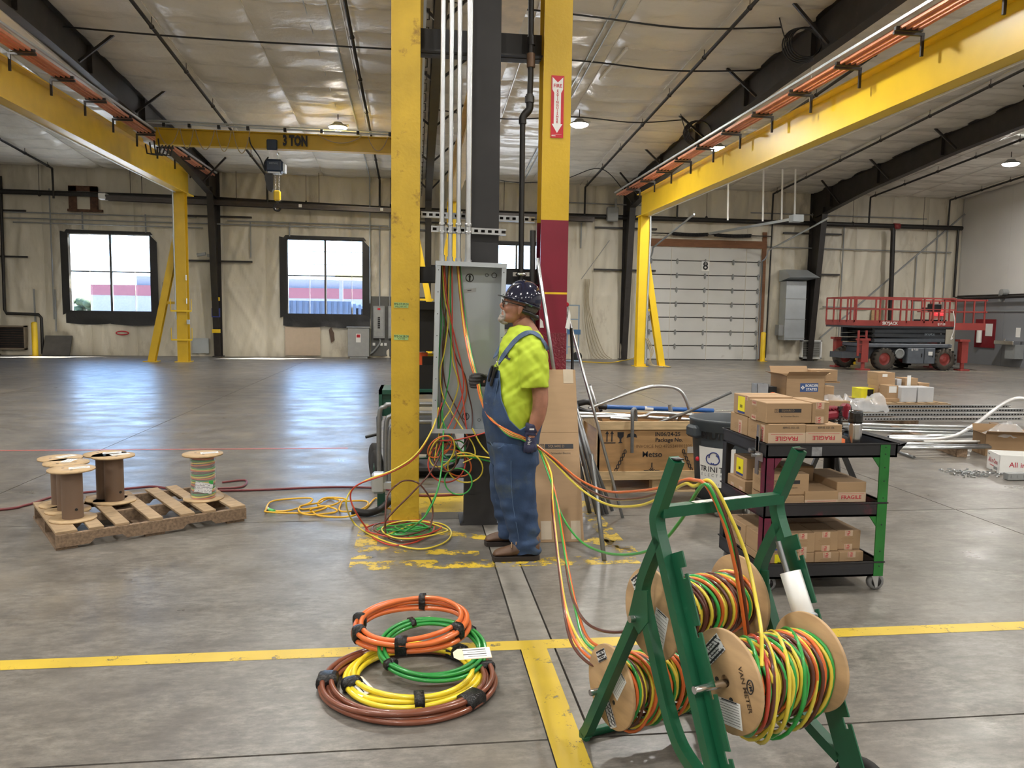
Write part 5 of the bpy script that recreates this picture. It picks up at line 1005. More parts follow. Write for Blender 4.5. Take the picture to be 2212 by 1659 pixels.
RH = mat('dark_red_hose', (.16, .03, .035), .45)
MB().tube(cr([Vector((-9.5, 5.2, .012)), Vector((-6.5, 6.3, .012)), Vector((-4.6, 6.1, .012))]+[fl(x, y, .012) for x, y in ((-30, 1103), (60, 1090), (130, 1070), (280, 1055), (330, 1051), (370, 1056), (440, 1060), (560, 1058), (680, 1053), (760, 1052), (830, 1056), (900, 1070), (1000, 1068))], 8), .011, 7).build('air_hose', RH, loc=fl(500, 1058), label='dark red hose across the floor behind the pallet', cat='hose')
MB().tube(cr([fl(x, y, .012) for x, y in ((470, 1055), (520, 1052), (533, 1042), (525, 1037), (480, 1042))], 8), .010, 7).build('air_hose', RH, loc=fl(500, 1045), label='dark red hose loop right of the wired spool', cat='hose')
# ================================================================ THE ELECTRICIAN
from mathutils.bvhtree import BVHTree
YM = 5.03
SKIN = mat('weathered_skin', (.36, .165, .105), .5, var=.12, scale=25, bump=.05, bscale=120); SHIRT = mat('hi_vis_shirt', (.45, .58, .035), .75, var=.05, scale=8, bump=.08, bscale=14)
DENIM = mat('blue_denim', (.027, .056, .125), .85, var=.22, scale=9, dirt=(.055, .08, .11), dscale=4, dthr=.52, bump=.1, bscale=90)
SEAM = mat('denim_seam', (.09, .15, .26), .85); NAVYH = mat('navy_hard_hat', (.008, .010, .03), .12, var=.1, coat=.8)
GLN = mat('navy_glove', (.03, .035, .085), .65, var=.2, bump=.2, bscale=60); GLK = mat('dark_grey_glove', (.035, .033, .034), .7, var=.25, bump=.2, bscale=50); LEATH = mat('brown_boot_leather', (.105, .055, .03), .55, var=.3, scale=8, dirt=(.17, .11, .07), dscale=6, dthr=.6)
GREYHAIR = mat('grey_beard', (.33, .29, .26), .9, var=.25, scale=60, bump=.4, bscale=150); HAIRD = mat('short_grey_hair', (.10, .085, .075), .9, var=.3, scale=60)
def remesh(mb, vox, sm=6, disp=None, dec=0):
    me = mb.mesh('tmp'); ob = bpy.data.objects.new('tmp', me); COL.objects.link(ob)
    m = ob.modifiers.new('r', 'REMESH'); m.mode = 'VOXEL'; m.voxel_size = vox
    s = ob.modifiers.new('s', 'SMOOTH'); s.factor = .5; s.iterations = sm
    dg = bpy.context.evaluated_depsgraph_get(); out = bpy.data.meshes.new_from_object(ob.evaluated_get(dg), depsgraph=dg)
    bpy.data.objects.remove(ob); n = len(out.vertices)
    if disp:
        co_ = np.zeros(n*3); no = np.zeros(n*3); out.vertices.foreach_get('co', co_); out.vertices.foreach_get('normal', no); co_ = co_.reshape(-1, 3); no = no.reshape(-1, 3)
        co_ += no*disp(co_)[:, None]; out.vertices.foreach_set('co', co_.ravel())
    out.polygons.foreach_set('use_smooth', [True]*len(out.polygons)); out.materials.clear(); out.update(); return out
def mobj(name, me, m, parent=None, loc=None, **k):
    iv = wmat(parent).inverted() if parent else Matrix.Translation(-Vector(loc)); me.transform(iv); me.materials.append(m); me.name = name
    o = bpy.data.objects.new(name, me); COL.objects.link(o)
    if parent: setpar(o, parent)
    else: o.location = loc
    return tag(o, **k)
def loft(mb, rings, n=28, e=1.0):
    """rings: (centre, half x, half y) horizontal superellipses, capped"""
    vs = []; N = len(rings)
    for c, a, b in rings:
        for k in range(n):
            t = 2*PI*k/n; cs, sn = math.cos(t), math.sin(t); vs.append((c[0]+a*math.copysign(abs(cs)**e, cs), c[1]+b*math.copysign(abs(sn)**e, sn), c[2]))
    fs = [(i*n+k, i*n+(k+1) % n, (i+1)*n+(k+1) % n, (i+1)*n+k) for i in range(N-1) for k in range(n)]
    fs += [tuple(range(n))[::-1], tuple(range((N-1)*n, N*n))]
    if rings[0][0][2] > rings[-1][0][2]: fs = [f[::-1] for f in fs]
    return mb.add(vs, fs, True)
def pring(y, xf, xb, b, Y=YM, g=0.):
    p, q = aY(xf, y, Y), aY(xb, y, Y); return (Vector(((p.x+q.x)/2, Y, (p.z+q.z)/2)), (q.x-p.x)/2+g, b+g)
M_ = lambda x, y, dy=0.: aY(x, y, YM+dy)
TOR = [(704, 1102, 1152, .075), (714, 1096, 1164, .115), (728, 1089, 1174, .170), (745, 1082, 1180, .205), (775, 1072, 1184, .215), (815, 1062, 1180, .220), (855, 1053, 1171, .228), (895, 1050, 1164, .230), (935, 1053, 1160, .222), (965, 1056, 1160, .215)]
# --- body: one continuous skin surface (head, neck, trunk, arms, legs)
b = MB()
b.ell(M_(1128, 652), (.098, .079, .105)); b.ell(M_(1108, 668), (.072, .062, .085)); b.ell(M_(1101, 684), (.060, .056, .042)); b.ell(M_(1089, 690), (.026, .030, .024))
b.tube([M_(1093, 648), M_(1087, 655), M_(1080, 661)], .012, 8, rs=[.010, .013, .0135]); b.ell(M_(1085, 664), (.016, .018, .010)); b.ell(M_(1095, 647), (.020, .050, .014))
b.ell(M_(1087, 675), (.013, .024, .008)); b.ell(M_(1088, 681), (.012, .022, .008)); b.ell(M_(1098, 668, -.04), (.028, .02, .025)); b.ell(M_(1098, 668, .04), (.028, .02, .025))
b.tube([M_(1124, 690), M_(1134, 706), M_(1142, 730)], .065, 14, rs=[.060, .066, .085])
for s in (-1, 1): b.ell(M_(1124, 668, s*.079), (.018, .011, .031), Matrix.Rotation(R(12), 3, 'Y')); b.ell(M_(1121, 677, s*.079), (.009, .008, .014))
loft(b, [pring(y, xf+6, xb-6, w_-.02) for y, xf, xb, w_ in TOR])
ARM = [aY(1152, 742, 4.86), aY(1160, 790, 4.815), aY(1167, 850, 4.79), aY(1166, 880, 4.785), aY(1160, 905, 4.79), aY(1150, 932, 4.80), aY(1146, 945, 4.80)]
b.tube(cr(ARM, 4), .05, 14, rs=list(np.interp(np.linspace(0, 6, 25), range(7), [.065, .060, .052, .049, .048, .035, .031])))
FARM = [aY(1125, 742, 5.2), aY(1120, 790, 5.27), aY(1103, 838, 5.34), aY(1075, 834, 5.37), aY(1052, 826, 5.36), aY(1040, 822, 5.345)]
b.tube(cr(FARM, 4), .05, 14, rs=list(np.interp(np.linspace(0, 5, 21), range(6), [.065, .058, .05, .045, .034, .031])))
for Y_, ks in ((4.90, [(960, 1112), (1050, 1112), (1110, 1122), (1185, 1138)]), (5.19, [(960, 1098), (1050, 1096), (1110, 1100), (1150, 1112)])):
    b.tube([aY(x, y, Y_) for y, x in ks], .06, 14, rs=[.095, .07, .058, .045])
man = mobj('person', remesh(b, .0065, 5), SKIN, loc=(.72, YM, 0), label='man in navy hard hat, lime shirt and denim overalls holding wires', cat='person')
# --- t-shirt
s = MB(); loft(s, [pring(y, xf, xb, w_) for y, xf, xb, w_ in TOR])
s.tube(cr([aY(1148, 733, 4.90), aY(1151, 765, 4.825), aY(1153, 800, 4.795), aY(1155, 838, 4.785)], 4), .09, 18, rs=list(np.interp(np.linspace(0, 3, 13), range(4), [.085, .096, .098, .094])))
s.tube(cr([aY(1132, 735, 5.16), aY(1126, 765, 5.24), aY(1118, 800, 5.27), aY(1112, 825, 5.29)], 4), .09, 16, rs=list(np.interp(np.linspace(0, 3, 13), range(4), [.08, .09, .088, .085])))
def cloth(co_):
    x, y, z = co_.T; w1 = vn((x*1.0+z*.7)*26, (z*.45-x*.3+y*.4)*14, 1)-.5; w2 = vn((z*1.0-x*.6)*30+y*9, (x+y)*9, 2)-.5
    return .017*w1+.011*w2
mobj('t_shirt', remesh(s, .0085, 5, cloth), SHIRT, man)
shirt_me = [o for o in ALLCH[man.name] if o.name.startswith('t_shirt')][0]
_iv = wmat(man); BV = BVHTree.FromPolygons([_iv @ v.co for v in shirt_me.data.vertices], [tuple(p.vertices) for p in shirt_me.data.polygons])
def on_shirt(x, y, off=.006):
    h = BV.ray_cast(CAM, ray(x, y).normalized()); return (h[0]+h[1]*off, h[1]) if h[0] else (aY(x, y, 4.85), Vector((0, -1, 0)))
# --- overalls: trousers (baggy legs), bib with low sides
t = MB(); loft(t, [pring(*r_, g=.010) for r_ in ((925, 1053, 1160, .222), (960, 1055, 1160, .218), (985, 1058, 1162, .205), (1000, 1062, 1160, .19))])
loft(t, [pring(y, xf, xb, w_, 4.91) for y, xf, xb, w_ in ((955, 1062, 1160, .12), (1000, 1066, 1159, .125), (1050, 1071, 1156, .118), (1085, 1079, 1158, .112), (1120, 1090, 1163, .105), (1150, 1098, 1166, .105), (1175, 1101, 1166, .108), (1194, 1105, 1163, .105))])
loft(t, [pring(y, xf, xb, w_, 5.17) for y, xf, xb, w_ in ((955, 1056, 1150, .12), (1000, 1057, 1140, .125), (1050, 1058, 1135, .115), (1085, 1062, 1134, .110), (1115, 1070, 1138, .105), (1140, 1075, 1140, .105), (1158, 1080, 1138, .10))])
def jean(co_):
    x, y, z = co_.T; lo = np.clip((.35-z)/.3, 0, 1); return .015*(vn(x*12+z*9, z*20-x*4+y*6, 3)-.5)*(1+2.0*lo)+.008*(vn(z*34, x*5+y*8, 4)-.5)*(.4+2.2*lo)
mobj('overalls', remesh(t, .0085, 5, jean), DENIM, man)
def torso_at(z):
    zs = [aY(1100, r_[0], YM).z for r_ in TOR][::-1]; f = lambda k: float(np.interp(z, zs, [k(r_) for r_ in TOR][::-1]))
    return f(lambda r_: pring(*r_)[0].x), f(lambda r_: pring(*r_)[1]), f(lambda r_: pring(*r_)[2])
zc_ = lambda th: float(np.interp(abs(th), [0, 38, 55, 75, 95, 112, 135, 155, 180], [1.245, 1.235, 1.06, .93, .865, .90, .99, 1.06, 1.09]))
N = 96; K = 26; P = np.zeros((N+1, K, 3)); z0 = aY(1100, 955, YM).z
for i in range(N+1):
    th = -180+360*i/N; zt = zc_(th)
    for j in range(K):
        z = z0+(zt-z0)*j/(K-1); cx, a, w_ = torso_at(z); q_ = min(1, j/9); g = .004+.009*q_+(.007*float(vn(th*.08, z*14, 5))+.007*float(vn(th*.15, z*5, 6)))*q_
        P[i, j] = (cx-(a+g)*math.cos(R(th)), YM-(w_+g)*math.sin(R(th)), z)
bib = gridmesh(P-np.array(man.location), 'bib', DENIM, man)
m_ = bib.modifiers.new('t', 'SOLIDIFY'); m_.thickness = .006; m_.offset = 1
MB().tube([Vector(P[i, K-1]) for i in range(N)], .004, 6, closed=True).build('bib_hem', SEAM, man, world=True)
def ribbon(pts, nrm, w_, th): 
    mb = MB(); P_, N_ = [Vector(p) for p in pts], [Vector(q) for q in nrm]; vs = []
    for i, p in enumerate(P_):
        d = (P_[min(i+1, len(P_)-1)]-P_[max(i-1, 0)]).normalized(); x = d.cross(N_[i]).normalized(); nn = N_[i].normalized()
        vs += [p-x*w_/2, p+x*w_/2, p+x*w_/2+nn*th, p-x*w_/2+nn*th]
    fs = [(i*4+k, i*4+(k+1) % 4, i*4+4+(k+1) % 4, i*4+4+k) for i in range(len(P_)-1) for k in range(4)]
    return mb.add(vs, [f[::-1] for f in fs]+[(0, 1, 2, 3), tuple(4*(len(P_)-1)+k for k in (3, 2, 1, 0))])
STRAP = mat('denim_strap', (.075, .115, .20), .8, var=.12, scale=30)
sp = [on_shirt(x, y, .004) for x, y in ((1079, 785), (1087, 772), (1096, 759), (1106, 746), (1116, 735), (1127, 726), (1138, 721), (1149, 720), (1160, 725), (1169, 734), (1176, 745), (1181, 757))]
ribbon(cr([q[0] for q in sp], 3), [Vector(q) for q in cr([q[1] for q in sp], 3)], .036, .006).build('strap', STRAP, man, world=True)
fp = [M_(1070, 772, -.02), M_(1082, 745, .1), M_(1100, 715, .12), M_(1140, 705, .12)]
ribbon(cr(fp, 4), [Vector((-.5, .2, .8))]*len(cr(fp, 4)), .036, .006).build('strap', STRAP, man, world=True)
q, nq = on_shirt(1079, 787, .012); MB().tube([q+Vector((.012*math.cos(a), 0, .016*math.sin(a))) for a in np.linspace(0, 2*PI, 12, endpoint=False)], .003, 5, closed=True).build('buckle', STEEL, man, world=True)
lg = [on_shirt(x, y, .003) for x, y in ((1093, 770), (1101, 768), (1096, 777), (1103, 775))]
ribbon([lg[0][0], lg[3][0]], [lg[0][1]]*2, .022, .001).build('chest_print', INK, man, world=True)
# pocket on the bib and what sticks out of it
def onbib(th, z, g=.024): cx, a, w_ = torso_at(z); return Vector((cx-(a+g)*math.cos(R(th)), YM-(w_+g)*math.sin(R(th)), z))
pk = MB(); rows = []
for z in np.linspace(1.02, 1.19, 6):
    rows.append([onbib(th, z, .024+.012*(z-1.02)/.17) for th in np.linspace(12, 44, 7)])
vs = [p for r_ in rows for p in r_]; pk.add(vs, [(j*7+i, j*7+i+1, j*7+i+8, j*7+i+7) for j in range(5) for i in range(6)], True); pk = pk.build('bib_pocket', DENIM, man, world=True); pk.modifiers.new('t', 'SOLIDIFY').thickness = .006
MB().tube([r_[0] for r_ in rows][::-1]+rows[0]+[r_[-1] for r_ in rows], .002, 5).build('pocket_stitching', SEAM, man, world=True)
for th, z, w_, h_, lab in ((32, 1.20, .05, .13, 'black phone case poking out of the bib pocket'), (20, 1.215, .04, .11, 'black tool handle in the bib pocket, farther one')):
    c = onbib(th, z, .034); MB().box(c, (.018, w_, h_), Matrix.Rotation(R(-th), 3, 'Z') @ Matrix.Rotation(R(14), 3, 'Y'), bev=.006).build('pocket_tool', BLACK, loc=c, label=lab, cat='tool', group='tools in the bib pocket')
# side seam and front pocket line on trousers
trous = [o for o in ALLCH[man.name] if o.name.startswith('overalls')][0]; BV2 = BVHTree.FromPolygons([_iv @ v.co for v in trous.data.vertices], [tuple(p.vertices) for p in trous.data.polygons])
def on_tr(x, y, off=.001):
    h = BV2.ray_cast(CAM, ray(x, y).normalized()); return h[0]+h[1]*off if h[0] else aY(x, y, 4.8)
for px in ([(1106, 960), (1104, 1000), (1105, 1050), (1108, 1090), (1115, 1130), (1121, 1165), (1122, 1190)], [(1058, 950), (1064, 962), (1078, 968), (1090, 960)], [(1064, 1000), (1068, 1050), (1072, 1085)]):
    MB().tube(cr([on_tr(x, y) for x, y in px], 5), .0022, 5).build('seam', SEAM, man, world=True)
# --- hard hat (tilted back), ratchet, glasses, beard, hair, eyes
RH_ = Matrix.Rotation(R(16), 3, 'Y'); hc = M_(1128, 655)
hat = MB(); prof = [(math.sin(t), math.cos(t)) for t in np.linspace(0, PI/2, 14)]; vs = []; n = 32
for (sr, cz) in prof:
    for k in range(n):
        a = 2*PI*k/n; rx = .124 if math.cos(a) < 0 else .122; vs.append(hc+RH_ @ Vector((rx*sr**.92*math.cos(a), .108*sr**.92*math.sin(a), .002+.150*cz**.95+.006*max(0, 1-abs(math.sin(a))*4)*sr)))
fs = [(i*n+k, (i+1)*n+k, (i+1)*n+(k+1) % n, i*n+(k+1) % n) for i in range(13) for k in range(n)]; hat.add(vs, fs, True)
lip = [hc+RH_ @ Vector((.127*math.cos(a), .111*math.sin(a), .0)) for a in np.linspace(0, 2*PI, 36, endpoint=False)]; hat.tube(lip, .006, 6, closed=True)
hatm = hat.build('hard_hat', NAVYH, man, world=True); hatm.modifiers.new('t', 'SOLIDIFY').thickness = .004
vz = MB(); rows = 7
for r_ in range(rows):
    for k in range(13):
        a = PI+R(-62+124*k/12); ext = r_/(rows-1)*.048*math.cos((a-PI)*1.25); vz.v.append(tuple(hc+RH_ @ Vector(((.122+ext)*math.cos(a), (.107+ext*.6)*math.sin(a), .012-.010*(r_/(rows-1))))))
for r_ in range(rows-1):
    for k in range(12): vz.f.append((r_*13+k, r_*13+k+1, r_*13+14+k, r_*13+13+k)); vz.mi.append(0); vz.sm.append(True)
vz = vz.build('visor', NAVYH, hatm, world=True); vz.modifiers.new('t', 'SOLIDIFY').thickness = .004
MB().box(M_(1146, 660, -.104), (.022, .004, .008), RH_).build('sticker', mat('green_sticker', (.12, .45, .3), .4), hatm, world=True)
rt = MB().tube(cr([M_(1128, 672, -.075), M_(1143, 677, -.07), M_(1155, 684, -.035), M_(1158, 686, 0), M_(1155, 684, .035), M_(1143, 677, .07)], 5), .014, 8); rt.ell(M_(1158, 686), (.022, .03, .018)); rt.build('ratchet_band', BLACK, hatm, world=True)
gls = MB()
for s_ in (-1, 1):
    gls.tube(cr([M_(1086, 650, s_*.062), M_(1100, 653, s_*.074), M_(1125, 660, s_*.083), M_(1136, 664, s_*.08)], 5), .0038, 6)
    gls.tube(cr([M_(1086, 648, s_*.010), M_(1085, 648, s_*.035), M_(1086, 650, s_*.062), M_(1088, 660, s_*.055), M_(1087, 663, s_*.03), M_(1086, 659, s_*.012)], 4, True), .0032, 6, closed=True)
gls.build('safety_glasses', BLACK, man, world=True)
CLR = bpy.data.materials.new('clear_lens'); CLR.use_nodes = True; _p = CLR.node_tree.nodes['Principled BSDF']; _p.inputs['Alpha'].default_value = .18; _p.inputs['Roughness'].default_value = .05
for s_ in (-1, 1):
    MB().add([M_(1086, 648, s_*.010), M_(1085, 648, s_*.035), M_(1086, 650, s_*.062), M_(1088, 660, s_*.055), M_(1087, 663, s_*.03), M_(1086, 659, s_*.012)], [(0, 1, 2, 3, 4, 5)]).build('lens', CLR, man, world=True)
    MB().ell(M_(1094, 655, s_*.033), (.012, .012, .012), nu=10, nv=8).build('eye', WHITE, man, world=True); MB().ell(M_(1091, 655, s_*.034), (.006, .007, .007), nu=8, nv=6).build('iris', BLACK, man, world=True)
bd = MB(); bd.ell(M_(1084, 690), (.028, .034, .022)); bd.ell(M_(1083, 683, 0), (.016, .034, .013)); bd.ell(M_(1087, 671, 0), (.012, .034, .007)); bd.tube([M_(1088, 671, -.03), M_(1091, 681, -.04), M_(1090, 690, -.034)], .009, 6); bd.tube([M_(1088, 671, .03), M_(1091, 681, .04), M_(1090, 690, .034)], .009, 6); bd.ell(M_(1090, 697, 0), (.026, .03, .012))
mobj('beard', remesh(bd, .0045, 3), GREYHAIR, man)
hr = MB().ell(M_(1138, 664), (.083, .081, .062)); mobj('hair', remesh(hr, .007, 2), HAIRD, man)
# --- boots
def boot(toe, heel, Y, sgn):
    o = MB(); zt = 0.; x0, x1 = toe, heel; L = x1-x0
    prof = [(0, .012, .028, .045), (.04, .045, .040, .062), (.15, .050, .048, .078), (.35, .050, .044, .095), (.55, .043, .040, .125), (.72, .042, .042, .165), (.9, .043, .044, .165), (1.0, .030, .03, .15)]
    vs = []; n = 16
    for u, w_, _, h_ in prof:
        for k in range(n):
            a = 2*PI*k/n; cs, sn = math.cos(a), math.sin(a); zz = .028+(h_-.028)*(.5+.5*sn); vs.append((x0+L*u+.03*(1-u)*0, Y+w_*math.copysign(abs(cs)**.7, cs)*(1-.45*max(0, sn)), zz))
    fs = [(i*n+k, (i+1)*n+k, (i+1)*n+(k+1) % n, i*n+(k+1) % n) for i in range(len(prof)-1) for k in range(n)]; o.add(vs, fs+[tuple(range(n)), tuple(range((len(prof)-1)*n, len(prof)*n))[::-1]], True)
    bo = mobj('boot', remesh(o, .007, 2), LEATH, man)
    pts = [(x0-.004+L*u*1.01, Y+s_*(w_+.006)) for s_, seq in ((-1, prof), (1, prof[::-1])) for u, w_, _, _ in seq]
    MB().prism(pts, (0, 0, .002), (1, 0, 0), (0, 1, 0), .028).build('sole', mat('dark_sole', (.03, .022, .018), .8), bo, world=True)
    MB().tube(cr([(x0+L*.38, Y-.045, .09), (x0+L*.40, Y-.01, .112), (x0+L*.42, Y+.03, .105)], 4), .004, 5).tube(cr([(x0+L*.48, Y-.044, .11), (x0+L*.5, Y-.01, .13), (x0+L*.52, Y+.03, .12)], 4), .004, 5).build('laces', CARDD, bo, world=True)
pn, pf = fl(1064, 1208), fl(1164, 1208); boot(pn.x, pn.x+.305, 4.87, 1)
pn2 = fl(1044, 1166); boot(pn2.x, pn2.x+.30, 5.20, 1)
# --- low hand (left) gripping the bundle: palm outward, four fingers curled under, thumb closing in front
hb = aY(1145, 946, 4.795); g = MB()
g.box(hb+Vector((0, 0, -.004)), (.086, .036, .088), bev=.014); g.cyl(hb+Vector((.012, 0, .085)), hb+Vector((.004, 0, .02)), .038, 14, r2=.036)
for k, (dx, ln_) in enumerate(((-.034, .9), (-.011, 1.0), (.012, .97), (.034, .85))):
    base = hb+Vector((dx, -.006, -.035)); g.tube(cr([base, base+Vector((0, -.008, -.030*ln_)), base+Vector((0, .010, -.056*ln_)), base+Vector((0, .042, -.054*ln_)), base+Vector((0, .056, -.030*ln_)), base+Vector((0, .050, -.012))], 4), .0105, 10)
g.tube(cr([hb+Vector((-.036, .006, .02)), hb+Vector((-.058, .012, -.004)), hb+Vector((-.056, .024, -.036)), hb+Vector((-.036, .040, -.062))], 4), .012, 10)
gl = mobj('glove', remesh(g, .0048, 4), GLN, man, label='navy work glove')
MB().lathe([(.037, 0), (.042, .004), (.043, .05), (.040, .055)], hb+Vector((.006, 0, .038)), (.13, 0, 1), 20).build('cuff', GLN, gl, world=True)
for ch, dz, sz, bo in (('HyFlex', -.004, .026, 0),): text(ch, sz, PAPER, gl, hb+Vector((-.006, -.0205, dz)), (.12, 0, 1), (-1, 0, .12), bold=.01)
MB().box(hb+Vector((.004, -.043, .062)), (.03, .002, .01)).build('cuff_mark', PAPER, gl, world=True)
# --- raised hand (right) closed round the wires
hb = aY(1041, 822, 5.335); g = MB(); wq = aY(1031, 822, 5.30)
g.box(hb+Vector((.004, .004, 0)), (.085, .034, .088), bev=.014); g.cyl(hb+Vector((.035, .006, 0)), hb+Vector((.11, .02, -.012)), .036, 12, r2=.04)
for k, (dz, ln_) in enumerate(((.033, .92), (.011, 1.0), (-.012, .97), (-.034, .85))):
    b0 = hb+Vector((-.03, .002, dz)); g.tube(cr([b0, b0+Vector((-.034*ln_, .0, -.002)), b0+Vector((-.056*ln_, -.020, -.004)), b0+Vector((-.046*ln_, -.052, -.006)), b0+Vector((-.014, -.064, -.006)), b0+Vector((.014, -.058, -.004))], 4), .0108, 10)
g.tube(cr([hb+Vector((.02, -.014, .030)), hb+Vector((-.004, -.040, .042)), hb+Vector((-.040, -.052, .048)), hb+Vector((-.078, -.048, .040))], 4), .0115, 10)
mobj('glove', remesh(g, .0048, 4), GLK, man, label='dark grey work glove')
# ================================================================ BLACK UTILITY CART AND ITS CARTONS
CB = mat('black_cart_plastic', (.018, .018, .022), .5, var=.25, scale=5); CBR = mat('cart_red_overspray', (.020, .018, .022), .5, var=.2, dirt=(.13, .012, .03), dscale=2.2, dthr=.5)
CBG = mat('cart_green_overspray', (.015, .16, .025), .5, var=.2, dirt=(.03, .05, .03), dscale=3, dthr=.66); CRL = mat('cart_red_leg', (.14, .012, .04), .5, var=.2, dirt=(.03, .02, .03), dscale=4, dthr=.55)
X0, X1, Y0, Y1 = 1.98, 2.735, 4.12, 4.74
ct = empty('utility_cart', ((X0+X1)/2, (Y0+Y1)/2, 0), 0, 'black three-tier utility cart with green-painted leg', 'cart')
for z0, z1, m in ((.80, .885, CB), (.45, .535, CBR), (.09, .18, CB)):
    t = MB(); w_ = .012; xr = X1+(.05 if z0 > .7 else 0)
    t.bb((X0, Y0, z0), (xr, Y1, z0+.012)); t.bb((X0, Y0, z0), (xr, Y0+w_, z1)); t.bb((X0, Y1-w_, z0), (xr, Y1, z1)); t.bb((X0, Y0, z0), (X0+w_, Y1, z1)); t.bb((xr-w_, Y0, z0), (xr, Y1, z1))
    t.bb((X0-.008, Y0-.008, z1-.008), (xr+.008, Y0+w_, z1)); t.bb((X0-.008, Y0, z1-.008), (X0+w_, Y1+.008, z1)); t.bb((xr-w_, Y0, z1-.008), (xr+.008, Y1+.008, z1)); t.build('tray', m, ct, world=True)
MB().prism([(0, 0), (.06, 0), (.075, .02), (.02, -.04), (0, -.05)], (X1+.04, Y0+.01, .865), (1, 0, 0), (0, 0, 1), -.58).build('handle', CB, ct, world=True)
for xx, yy, m in ((X0, Y0, CRL), (X1-.055, Y0, CBG), (X0, Y1-.055, CB), (X1-.055, Y1-.055, CB)):
    for za, zb in ((.18, .45), (.535, .80)):
        sx = 1 if xx == X0 else -1; sy = 1 if yy == Y0 else -1; ex = xx if sx > 0 else xx+.055; ey = yy if sy > 0 else yy+.055
        l = MB(); l.bb((ex, ey, za-.005), (ex+sx*.055, ey+sy*.008, zb+.005)); l.bb((ex, ey, za-.005), (ex+sx*.008, ey+sy*.055, zb+.005))
        l.prism([(0, 0), (sx*.05, 0), (0, -.07)], (ex+sx*.05, ey, zb), (1, 0, 0), (0, 0, 1), -.008*sy*(1 if sx > 0 else 1)); l.build('leg', m, ct, world=True)
MB().bb((X1-.057, Y0-.003, .09), (X1+.003, Y0+.0, .885)).build('green_corner', CBG, ct, world=True)
for zz in (.15, .24, .4, .56, .66, .74, .82, .86): MB().cyl((X1-.025, Y0-.005, zz), (X1-.025, Y0-.002, zz), .004, 6).build('rivet', CB, ct, world=True)
for xx, yy in ((X0+.05, Y0+.05), (X1-.04, Y0+.03), (X0+.05, Y1-.05), (X1-.05, Y1-.05)):
    MB().lathe([(.012, -.016), (.04, -.016), (.05, -.012), (.05, .012), (.04, .016), (.012, .016)], (xx+.015, yy, .05), (0, 1, 0), 22).build('caster_wheel', mat('grey_tyre', (.16, .16, .16), .6), ct, world=True)
    MB().lathe([(.0, -.019), (.03, -.019), (.03, .019), (.0, .019)], (xx+.015, yy, .05), (0, 1, 0), 16).build('caster_hub', BLACK, ct, world=True)
    MB().prism([(-.02, .035), (.025, .035), (.02, -.035), (.008, -.04)], (xx, yy-.022, .055), (1, 0, 0), (0, 0, 1), -.003).prism([(-.02, .035), (.025, .035), (.02, -.035), (.008, -.04)], (xx, yy+.022, .055), (1, 0, 0), (0, 0, 1), -.003).box((xx, yy, .09), (.05, .05, .006)).build('caster_fork', GALV, ct, world=True)
MB().box((2.285, Y0-.002, .838), (.062, .003, .052)).build('worn_sticker', mat('silver_sticker', (.30, .31, .33), .35, .4, var=.3, scale=40), ct, world=True)
br_ = MB().box((X0-.006, Y0+.10, .80), (.006, .042, .22)).box((X0-.006, Y0+.10, .88), (.006, .03, .20)).box((X0-.008, Y0+.07, .80), (.006, .09, .05)).cyl((X0-.03, Y0+.16, .82), (X0, Y0+.16, .82), .014, 10).cyl((X0-.035, Y0+.11, .80), (X0, Y0+.11, .80), .012, 6); br_.build('strut_bracket', GALV, ct, world=True)
MB().box((2.44+.15, Y1+.006, .93), (.035, .006, .20)).build('rear_bracket', GALV, ct, world=True)
YLAB = mat('yellow_label', (.85, .75, .02), .5); TAPEF = mat('fragile_tape', (.56, .42, .30), .35)
def ftape(par, o, ux, uy, L, h, phase=0., flip=False):
    """packing tape with repeated red FRAGILE print"""
    o, ux, uy = Vector(o), Vector(ux).normalized(), Vector(uy).normalized(); n = ux.cross(uy)
    d = decal(par, o, ux, uy, L, h, TAPEF, 'fragile_tape', .0004, .0006); k = max(1, int(L/(h*2.4))); stp = L/k
    for i in range(k):
        c = o+ux*(-L/2+stp*(i+.5))+n*.0018; s = -1 if flip else 1
        wl = len('FRAGILE') if stp > h*1.8 else 3
        text('FRAGILE'[:wl], h*.52, REDINK, par, c, ux*s, uy*s, bold=.02, sx=min(1.1, stp/(h*.52*wl*.68)))
        decal(par, c+uy*h*.36-n*.0008, ux, uy, stp*.86, h*.03, REDINK, 'tape_print', .0003, .0002)
